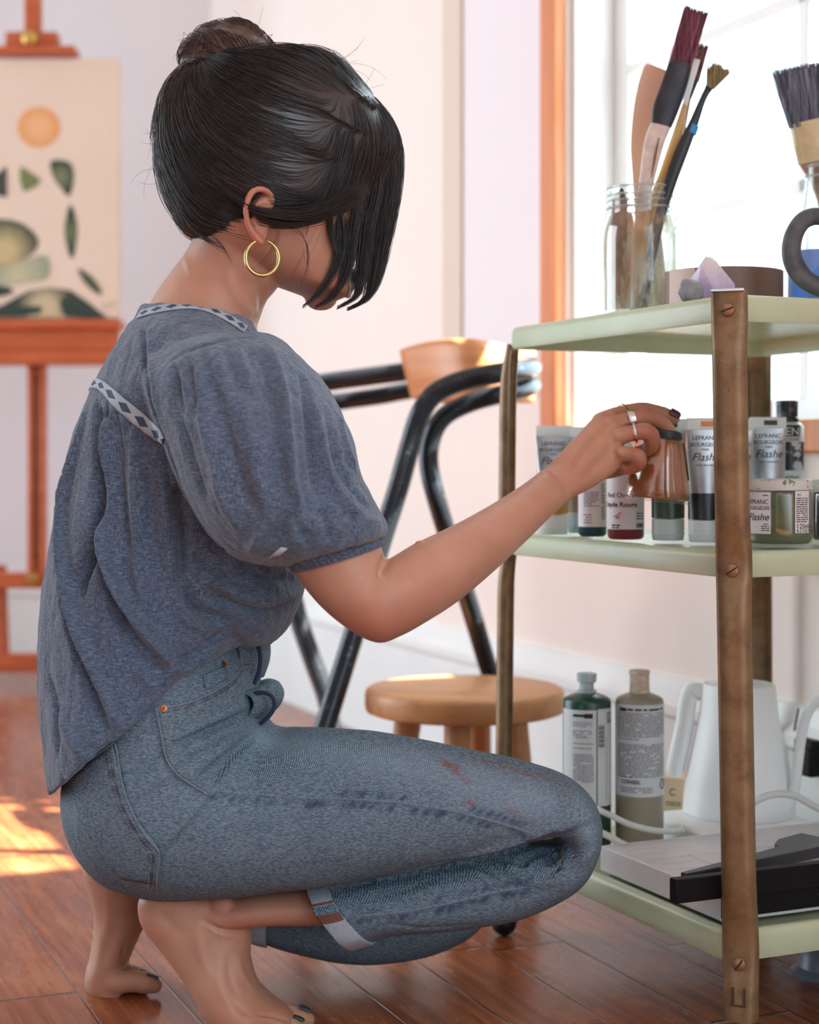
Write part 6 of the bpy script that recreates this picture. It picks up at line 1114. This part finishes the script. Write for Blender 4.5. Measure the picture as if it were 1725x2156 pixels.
M_denim = denim('washed denim'); M_denin = mat('denim wrong side', (150, 160, 168), 0.9, var=0.12, vscale=260, bump=0.2, bscale=600); M_seam = mat('faded seam ridge', (112, 128, 142), 0.9, var=0.3, vscale=300); M_thr = mat('tan thread', (150, 132, 112), 0.8); M_rivet = mat('copper rivet', (150, 92, 60), 0.35, 0.9); M_rust = mat('brown bar tack', (104, 62, 48), 0.8, var=0.3, vscale=300)
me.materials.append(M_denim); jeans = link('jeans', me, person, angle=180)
mb = MB(); seam_tube(mb, sj, OUT, 0.0007, 0.0002); seam_tube(mb, sj, SIDE, 0.0009, 0.0003); seam_tube(mb, sj, SHIN, 0.0007, 0.0002); mb.build('outseam', M_seam, jeans)
mb = MB()
for pts, o_ in ((FP, 6), (FP, 13)): stitches(mb, sj, [(x + 1, y + o_) for x, y in pts], 0.0004, 0.0006)
stitches(mb, sj, [(x + 8, y - 1) for x, y in SIDE], 0.0004, 0.0006); stitches(mb, sj, [(1166, 1746), (1182, 1770), (1186, 1800), (1178, 1830)], 0.0004, 0.0006)
mb.build('stitching', M_thr, jeans)
def welt(name, pts, m_, r=0.0013, off=0.0006, parent=None):
    mb = MB(); seam_tube(mb, sj, pts, r, off, 8, 8); return mb.build(name, m_, parent or jeans)
# back pocket: raised patch with doubled edge
def patch_on(name, outline_l, outline_r, m_, off, nx=16):
    A = crom(outline_l, 6); B = crom(outline_r, 6); rows = []
    for a, b in zip(A, B):
        r = []
        for j in range(nx + 1):
            t = j / nx; h, nr = sj.hit(a[0] + (b[0] - a[0]) * t, a[1] + (b[1] - a[1]) * t); r.append(None if h is None else h + nr * off)
        if all(x is not None for x in r): rows.append(r)
    mb = MB(); mb.sheet(rows); o = mb.build(name, m_, jeans, fixn=False, angle=180); s_ = o.modifiers.new('t', 'SOLIDIFY'); s_.thickness = 0.0022; s_.offset = 0; return o
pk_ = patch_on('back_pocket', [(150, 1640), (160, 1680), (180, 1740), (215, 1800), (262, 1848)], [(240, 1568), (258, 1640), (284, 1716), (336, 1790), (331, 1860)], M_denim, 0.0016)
a_ = pk_.data.attributes.new('pucker_and_shade', 'FLOAT', 'POINT'); nn_ = len(pk_.data.vertices); a_.data.foreach_set('value', [(0.75 * (1 if (i % 17) in (13, 14) and (i // 17) % 3 else 0)) for i in range(nn_)])
welt('pocket_edge', POCKET, M_seam, 0.0008, 0.0028, pk_); welt('pocket_edge', [(152, 1638), (180, 1612), (212, 1588), (240, 1567)], M_seam, 0.0008, 0.0028, pk_)
mb = MB()
for dx in (-7, -17): stitches(mb, sj, [(x + dx, y + 5) for x, y in POCKET], 0.0004, 0.0032)
stitches(mb, sj, [(160, 1650), (190, 1622), (218, 1602), (238, 1586)], 0.0004, 0.0032); mb.build('stitching', M_thr, pk_)
welt('front_pocket_edge', FP, M_seam, 0.0009, 0.0006)
patch_on('coin_pocket', [(425, 1422), (470, 1404)], [(432, 1452), (478, 1428)], M_denim, 0.0012, 8)
for x, y in ((345, 1492), (471, 1400)):
    h, nr = sj.hit(x, y)
    if h is not None: mb = MB(); u, w = frame(nr); mb.lathe([(0.0001, 0.0034), (0.0014, 0.003), (0.0016, 0.002), (0.0034, 0.0018), (0.0038, 0.0008)], h, 18, Matrix((u, w, nr)).transposed()); mb.build('rivet', M_rivet, jeans)
# rolled cuffs
def rolled(rows, name, tabs):
    A = crom(rows, 5); mb = MB(); out = []
    for i, a in enumerate(A):
        p1, p2 = P(a[0], a[1], a[4]), P(a[2], a[3], a[4]); c = (p1 + p2) / 2; u = (p2 - p1) / 2; n = 56
        out.append([c + u * math.cos(2 * PI * k / n) * (1 + 0.02 * math.sin(k * 0.9)) + Vector((0, 1, 0)) * a[5] * math.sin(2 * PI * k / n) * (1 + 0.03 * math.sin(k * 0.7)) for k in range(n + 1)])
    mb.sheet(out); o = mb.build(name, M_denin, jeans, fixn=False, angle=180); s_ = o.modifiers.new('t', 'SOLIDIFY'); s_.thickness = 0.0035; s_.offset = 0
    if tabs:
        for t0, t1, m_ in ((0.60, 0.635, M_rust), (0.635, 0.675, M_denim), (0.675, 0.72, M_rust)):
            mb = MB(); n = 8; rr_ = []
            for row_ in out: rr_.append([Vector(row_[int(round(56 * (t0 + (t1 - t0) * j / n)))]) + Vector((0, -0.0026, 0)) for j in range(n + 1)])
            mb.sheet(rr_); q = mb.build('bar_tack', m_, o, fixn=False); s_ = q.modifiers.new('t', 'SOLIDIFY'); s_.thickness = 0.0012
    return o
rolled([(688, 1852, 793, 1976, 1.727, 0.0585), (666, 1856, 770, 1984, 1.728, 0.0595), (645, 1860, 746, 1990, 1.729, 0.0585)], 'trouser_cuff', True)
rolled([(572, 1878, 566, 1984, 1.925, 0.0585), (556, 1880, 548, 1980, 1.925, 0.0585), (540, 1882, 532, 1974, 1.925, 0.0565)], 'trouser_cuff', False)
# belt loop and open fly edges at the waist
mb = MB(); L = sj.line([(500, 1335), (508, 1370), (512, 1400)], 5, 0.0025); mb.tube(L, 0.0055, 8, flat=0.35) if len(L) > 2 else None; mb.build('belt_loop', M_denim, jeans)
for nm, q in (('fly_flap', [(522, 1340, 1.73), (540, 1352, 1.725), (548, 1380, 1.722), (546, 1410, 1.722), (536, 1440, 1.724)]), ('fly_flap', [(532, 1462, 1.72), (552, 1458, 1.715), (572, 1466, 1.712), (578, 1486, 1.712), (568, 1506, 1.714), (548, 1524, 1.72)])):
    A = crom(q, 6); rows = [[P(a[0], a[1], a[2]) + Vector((-0.02 * (1 - j / 5) - 0.0005, 0.10 * j / 5, 0.0)) + Vector((0.012 * math.sin(PI * j / 5), 0, 0)) for j in range(6)] for a in A]
    mb = MB(); mb.sheet(rows); o = mb.build(nm, M_denim, jeans, fixn=False, angle=180); s_ = o.modifiers.new('t', 'SOLIDIFY'); s_.thickness = 0.003; s_.offset = 0
    mb = MB(); mb.tube([P(a[0], a[1], a[2]) for a in A], 0.0022, 8); mb.build('flap_edge', mat('dark indigo edge', (36, 54, 76), 0.9), o)
# ------------------------------------------------------------------ hair
def hairmat(name, c0, c1, rough=0.36):
    g = N(name); f = g.noise(g.coord(), 120, 3); g.set(Base_Color=g.ramp(f, (0.3, lin(c0)), (0.7, lin(c1))), Roughness=rough); g.b.inputs['Specular IOR Level'].default_value = 0.75; g.b.inputs['Anisotropic'].default_value = 0.3; return g.m
M_hair = hairmat('dark brown black hair', (20, 17, 18), (40, 31, 29)); M_hairb = hairmat('browner hair', (44, 30, 25), (88, 60, 47))
hc = MB()
CAP = [(425, 507, 490, 505, 1.742, 0.035), (388, 484, 540, 500, 1.742, 0.060), (352, 424, 618, 490, 1.742, 0.077, 0.02), (334, 362, 728, 480, 1.743, 0.087, 0.05), (331, 315, 795, 395, 1.745, 0.089, 0.08), (335, 265, 830, 330, 1.746, 0.091, 0.09), (346, 210, 822, 276, 1.746, 0.089, 0.085), (370, 165, 790, 228, 1.746, 0.084, 0.08), (420, 128, 748, 178, 1.745, 0.074, 0.06), (500, 116, 705, 138, 1.745, 0.055, 0.04), (570, 113, 660, 119, 1.745, 0.028, 0.02)]
loft(CAP, 48, 6, mb=hc)
cap = union(hc, 0.004, 6); shp = Sculpt(cap)
GUIDE = [[(770, 205), (700, 145), (620, 118), (545, 112), (500, 100)], [(790, 245), (720, 205), (630, 175), (560, 150), (505, 120)], [(760, 300), (690, 270), (590, 245), (500, 195), (450, 140)], [(730, 360), (650, 345), (550, 310), (450, 240), (415, 160)], [(700, 450), (620, 440), (520, 395), (425, 310), (388, 220), (405, 150)], [(590, 448), (510, 430), (430, 385), (372, 300), (360, 215), (395, 145)], [(490, 500), (430, 470), (375, 410), (342, 325), (348, 235), (385, 150)], [(430, 505), (385, 470), (348, 400), (332, 320), (342, 240), (380, 155)],
         [(770, 215), (812, 260), (836, 320), (834, 400), (825, 450)], [(755, 225), (780, 280), (800, 350), (800, 420), (795, 460)], [(740, 240), (750, 310), (748, 380), (735, 440)], [(725, 262), (722, 330), (715, 400), (700, 450)]]
gp, gt, gw = [], [], []
for gi, g_ in enumerate(GUIDE):
    A = crom(g_, 8); q = np.array([[P(a[0], a[1], 1.745).x, P(a[0], a[1], 1.745).z] for a in A]); t = np.diff(q, axis=0); t /= np.linalg.norm(t, axis=1)[:, None]; gp.append(q[:-1]); gt.append(t)
gp = np.concatenate(gp); gt = np.concatenate(gt)
def flow(p):
    d2 = ((gp - np.array([p.x, p.z])) ** 2).sum(1) + 1e-6; w = 1 / d2 ** 1.6; v = (gt * w[:, None]).sum(0); return Vector((v[0], 0, v[1])).normalized()
hr = MB(); rh = random.Random(11)
co = shp.co; tri = cap.polygons; areas = np.array([p.area for p in tri]); cum = np.cumsum(areas) / areas.sum(); ctr = np.empty(len(tri) * 3); tri.foreach_get('center', ctr); ctr = ctr.reshape(-1, 3)
NS = 11000
for k in range(NS):
    i = int(np.searchsorted(cum, rh.random())); p = Vector(ctr[i]); lift = rh.uniform(-0.0006, 0.0032) * (1 if rh.random() < 0.93 else 1.9); pts = []; n_ = rh.randint(9, 18); wob = rh.uniform(-0.10, 0.10)
    for s_ in range(n_):
        h = shp.bvh.find_nearest(p)
        if h[0] is None: break
        q, nr = h[0], h[1]; v = flow(q); v = (v - nr * v.dot(nr))
        if v.length < 0.05: break
        v.normalize(); v = (v + nr.cross(v) * wob).normalized(); e_ = math.sin(PI * s_ / (n_ - 1)); pts.append(q + nr * (lift * (0.35 + 0.65 * e_))); p = q + v * 0.0075
    if len(pts) >= 4:
        m = len(pts); r0 = rh.uniform(0.00018, 0.00042); hr.tube(pts, [r0 * (0.25 + 0.75 * math.sin(PI * (0.08 + 0.84 * i / (m - 1)))) for i in range(m)], 3, caps=False)
# fringe and front locks: (px, py) guides with depth
LOCKS = [([(752, 228), (742, 300), (722, 380), (712, 450), (716, 510), (706, 558), (676, 612), (628, 655)], 1.715, 0.014, 13, 150), ([(765, 232), (768, 310), (755, 400), (742, 470), (736, 530), (728, 575), (700, 625), (655, 652)], 1.725, 0.014, 13, 130),
         ([(775, 232), (796, 310), (790, 400), (775, 470), (768, 530), (760, 585), (748, 625), (700, 654)], 1.745, 0.016, 14, 150), ([(785, 240), (822, 310), (820, 400), (806, 470), (795, 530), (786, 590), (770, 630), (722, 656)], 1.765, 0.018, 14, 190), ([(790, 245), (834, 300), (836, 380), (824, 450), (810, 520), (795, 580), (782, 615), (740, 652)], 1.78, 0.018, 10, 150),
         ([(742, 250), (728, 330), (706, 400), (694, 450), (700, 500), (712, 545)], 1.70, 0.010, 10, 70), ([(735, 260), (715, 340), (690, 410), (668, 440), (650, 470), (642, 505)], 1.69, 0.006, 8, 22), ([(800, 270), (832, 340), (828, 420), (818, 480), (815, 530), (806, 575), (800, 600)], 1.79, 0.010, 5, 18)]
for pts, Y, dY, spread, cnt in LOCKS:
    A = crom(pts, 5)
    for k in range(int(cnt * 2.6)):
        a0, b0, a1, b1 = rh.gauss(0, 0.55), rh.uniform(-1, 1), rh.gauss(0, 0.6), rh.uniform(-1, 1); cut = rh.uniform(0.80, 1.0); m = max(6, int(len(A) * cut)); L = []
        for i in range(m):
            t = i / (len(A) - 1); pin = 0.55 + 1.0 * math.sin(PI * min(1, t * 1.05)) - 0.40 * t; L.append(P(A[i][0] + spread * (a0 * (1 - t) + a1 * t) * pin, A[i][1] + (rh.random() - .5) * 0.6 + 4 * b0 * t, Y + dY * (b0 * (1 - t) + b1 * t)))
        r0 = rh.uniform(0.00020, 0.00042); hr.tube(L, [r0 * (1 - 0.75 * (i / (m - 1)) ** 2) for i in range(m)], 3, caps=False)
# hair swept over the ear, loose wisps at the nape and jaw
for pts, Y, dY, spread, cnt, rr0 in (([(775, 395), (715, 430), (650, 456), (590, 463), (530, 450), (490, 420)], 1.663, 0.007, 17, 300, 0.00032), ([(720, 425), (650, 452), (590, 452), (535, 440), (490, 412), (450, 380)], 1.650, 0.006, 9, 130, 0.0003), ([(700, 440), (640, 470), (585, 468), (535, 452), (500, 440)], 1.652, 0.005, 6, 40, 0.00022), ([(560, 500), (500, 490), (440, 470), (400, 440)], 1.690, 0.012, 9, 60, 0.00022), ([(470, 520), (430, 500), (395, 470), (372, 430)], 1.70, 0.02, 9, 60, 0.00022), ([(492, 560), (470, 520), (440, 490)], 1.70, 0.012, 12, 26, 0.00016), ([(600, 470), (640, 500), (650, 560), (632, 640)], 1.672, 0.006, 12, 10, 0.00016), ([(590, 470), (575, 520), (520, 590)], 1.668, 0.006, 12, 7, 0.00014)):
    A = crom(pts, 5)
    for k in range(cnt):
        a0, a1, b0 = rh.gauss(0, .6), rh.gauss(0, .7), rh.uniform(-1, 1); i0 = rh.randint(0, len(A) // 4); m = rh.randint(int(len(A) * .7), len(A)); L = []
        for i in range(i0, m):
            t = i / (len(A) - 1); L.append(P(A[i][0] + spread * (a0 * (1 - t) + a1 * t) * .5, A[i][1] + spread * (a0 * (1 - t) + a1 * t), Y + dY * b0 + (0.012 * max(0, t - 0.6) if Y < 1.66 else 0)))
        if len(L) > 3: hr.tube(L, [rr0 * (0.3 + 0.7 * math.sin(PI * (0.05 + 0.9 * i / (len(L) - 1)))) for i in range(len(L))], 3, caps=False)
def flyaway(x0, y0, ang, Lp, curl, Y):
    pts = []; x, y = x0, y0
    for i in range(9): pts.append(P(x, y, Y)); x += math.cos(ang) * Lp / 8; y += math.sin(ang) * Lp / 8; ang += curl / 8
    hr.tube(pts, [0.00013] * 8 + [0.00006], 3, caps=False)
for k in range(44):
    s_ = rh.random()
    if s_ < 0.35: flyaway(rh.uniform(640, 800), rh.uniform(115, 250), rh.uniform(-1.2, 0.6), rh.uniform(50, 120), rh.uniform(-1, 2.2), 1.745 + rh.uniform(-.04, .04))
    elif s_ < 0.65: flyaway(rh.uniform(332, 352), rh.uniform(250, 430), rh.uniform(1.9, 3.8), rh.uniform(40, 100), rh.uniform(-2, 2), 1.745 + rh.uniform(-.04, .04))
    elif s_ < 0.8: flyaway(rh.uniform(640, 720), rh.uniform(440, 520), rh.uniform(1.2, 2.0), rh.uniform(60, 140), rh.uniform(-.8, .8), 1.68)
    else: flyaway(rh.uniform(400, 580), rh.uniform(55, 130), rh.uniform(-3.1, 0), rh.uniform(25, 60), rh.uniform(-2.5, 2.5), 1.73)
hb = MB(); hb.v = [tuple(v) for v in co]; hb.f = [tuple(p.vertices) for p in cap.polygons]; hb.mi = [0] * len(hb.f); hb.add(hr.v, hr.f)
hair = hb.build('hair', M_hair, person, angle=180, fixn=False)
# bun: coiled twist of strands browner than the rest of the hair
bn = MB(); BC = (486, 102); YB = 1.745
def coil(cx, cy, rx, ry, Y, dYr, r, a0, a1, n=40):
    return [(cx + rx * math.cos(a), cy + ry * math.sin(a) * 1.0, Y + dYr * math.sin(a * 1.0 + 0.7), r) for a in [a0 + (a1 - a0) * k / n for k in range(n + 1)]]
core = MB(); ball(core, P(488, 108, YB), 0.040, 0.040, 0.024, 28); ball(core, P(440, 120, YB), 0.024, 0.03, 0.02, 24); ball(core, P(530, 112, YB), 0.024, 0.03, 0.017, 24)
ropes = [[(400, 150, YB - .02, 14), (395, 112, YB - .03, 20), (430, 85, YB - .04, 22), (480, 92, YB - .045, 22), (530, 112, YB - .04, 20), (566, 130, YB - .02, 14)], [(410, 120, YB + .01, 16), (430, 75, YB + .0, 20), (480, 62, YB - .01, 20), (530, 75, YB - .01, 20), (570, 108, YB - .005, 16), (580, 128, YB + .01, 10)], [(395, 140, YB - .03, 14), (430, 128, YB - .047, 20), (490, 130, YB - .05, 20), (545, 138, YB - .04, 14)], [(440, 90, YB + .03, 18), (490, 70, YB + .03, 20), (540, 90, YB + .03, 18), (560, 120, YB + .03, 14)], [(455, 62, YB - .012, 12), (490, 52, YB - .016, 14), (525, 60, YB - .016, 13), (552, 80, YB - .014, 12)]]
for q in ropes: limb(core, q, 14)
bunm = union(core, 0.003, 3); sbn = Sculpt(bunm)
bs_ = MB(); bs_.v = [tuple(v) for v in sbn.co]; bs_.f = [tuple(p.vertices) for p in bunm.polygons]; bs_.mi = [0] * len(bs_.f)
for q in ropes:
    A = crom(q, 8)
    for k in range(110):
        ph, tw = rh.uniform(0, 2 * PI), rh.uniform(0.6, 1.6); rad = rh.uniform(0.9, 1.18); i0 = rh.randint(0, len(A) // 2); i1 = rh.randint(i0 + 8, len(A) + 8); L = []
        for i in range(i0, min(i1, len(A))):
            a = A[i]; t = (A[min(i + 1, len(A) - 1)] - A[max(i - 1, 0)]); tv = (P(*(a[:3] + t[:3] * 0.1)) - P(*a[:3])).normalized(); u, w = frame(tv, Vector((0, 1, 0))); an = ph + tw * i * 0.22; rr_ = a[3] * a[2] / F * rad
            L.append(P(*a[:3]) + u * math.cos(an) * rr_ + w * math.sin(an) * rr_)
        if len(L) > 4: bs_.tube(L, [0.0005 * (0.3 + 0.7 * math.sin(PI * (0.05 + 0.9 * i / (len(L) - 1)))) for i in range(len(L))], 3, caps=False)
for k in range(60):
    x, y = rh.uniform(395, 570), rh.uniform(60, 140); flp = [P(x, y, 1.698), P(x + rh.uniform(-22, 22), y + rh.uniform(-12, 22), 1.690), P(x + rh.uniform(-30, 30), y + rh.uniform(0, 42), 1.694)]; bs_.tube(flp, [0.0003, 0.0003, 0.0001], 3, caps=False)
bs_.build('bun', M_hairb, hair, angle=180, fixn=False)
# brown twist falling from the bun down the back of the head
tw_ = MB(); Q = [(400, 150), (372, 190), (350, 240), (346, 280), (360, 310)]
for k in range(170):
    a0, a1 = rh.gauss(0, 12), rh.gauss(0, 14); dY = rh.uniform(-0.045, 0.03); m = rh.randint(10, 25); A = crom([(x + a0 + (a1 - a0) * i / 4 + 6 * (dY < -0.02), y) for i, (x, y) in enumerate(Q)], 6)[:m]; L = []
    for i, a in enumerate(A):
        q0 = P(a[0], a[1], 1.745 + dY); h = shp.bvh.find_nearest(q0); L.append(h[0] + h[1] * (0.004 + 0.003 * math.sin(i * 0.3 + k)))
    if len(L) > 4: tw_.tube(L, [0.0006 * (1 - 0.6 * i / (len(L) - 1)) for i in range(len(L))], 3, caps=False)
tw_.build('hair_twist', M_hairb, hair, angle=180, fixn=False)
# brows and lashes
for s_, dy in ((0, -0.034), (1, 0.036)):
    mb = MB(); mb.tube([P(752, 462, YF + dy * 1.5), P(768, 455, YF + dy), P(774, 456, YF + dy * 0.4)], [0.001, 0.0022, 0.0015], 6); mb.build('eyebrow', M_hair, person)

# ------------------------------------------------------------------ the pot in the hand
T = P(1398, 914, 1.834); B = P(1384, 1056, 1.834); axv = (T - B); Hh = axv.length; axv.normalize(); u, w = frame(axv, Vector((0, 1, 0))); MM = Matrix((u, w, axv)).transposed(); axr = Vector((0.10, 0.06, 0)) 
k = 1.834 / F; rb, rt = 72 * k, 40 * k
pot = thing('paint_pot', 'amber brown flared glass pot with pale label held in the hand', 'jar', B)
M_amber = N('amber paint behind glass'); f = M_amber.noise(M_amber.coord(), 18, 3); M_amber.set(Base_Color=M_amber.ramp(f, (0.35, lin((136, 84, 52))), (0.7, lin((170, 112, 66)))), Roughness=0.18); M_amber.b.inputs['Coat Weight'].default_value = 0.8; M_amber.b.inputs['Coat Roughness'].default_value = 0.05; M_amber = M_amber.m
mb = MB(); mb.lathe([(0.0001, 0.0035), (rb - 0.006, 0.003), (rb - 0.002, 0.006), (rb - 0.0025, 0.014), (rt + 0.0035, Hh - 0.014), (rt - 0.001, Hh - 0.005), (0.0001, Hh - 0.005)], B, 48, MM); mb.build('paint', M_amber, pot, angle=60)
mb = MB(); mb.lathe([(0.0001, 0), (rb - 0.004, 0), (rb - 0.001, 0.002), (rb, 0.005), (rb - 0.0008, 0.012), (rt + 0.0045, Hh - 0.013), (rt, Hh - 0.004)], B, 48, MM); mb.build('glass', M_jarg, pot, angle=60)
mb = MB(); mb.lathe([(rt - 0.0005, Hh - 0.006), (rt + 0.0002, Hh - 0.004), (rt - 0.001, Hh + 0.003), (rt - 0.003, Hh + 0.004), (0.0001, Hh + 0.004)], B, 40, MM); mb.build('lid', mat('dark green black lid', (28, 40, 46), 0.4), pot, angle=50)
def potfn(a, h): r_ = (rb - 0.0008) + (rt + 0.0045 - rb + 0.0008) * (h - 0.012) / (Hh - 0.025) + 0.0006; return B + MM @ Vector((math.cos(a) * r_, math.sin(a) * r_, h))
ang = max([(potfn(a_ * PI / 36, 0.04).x - 0.0 - 2.2 * max(0, potfn(a_ * PI / 36, 0.04).y - 1.842), a_ * PI / 36) for a_ in range(72)])[1]
mb = MB(); mb.sheet([[potfn(ang + d_ * 0.09, 0.026 + 0.040 * j / 6) for d_ in range(-5, 7)] for j in range(7)]); mb.build('label', mat('pale mint label', (204, 222, 206), 0.5), pot, fixn=False)
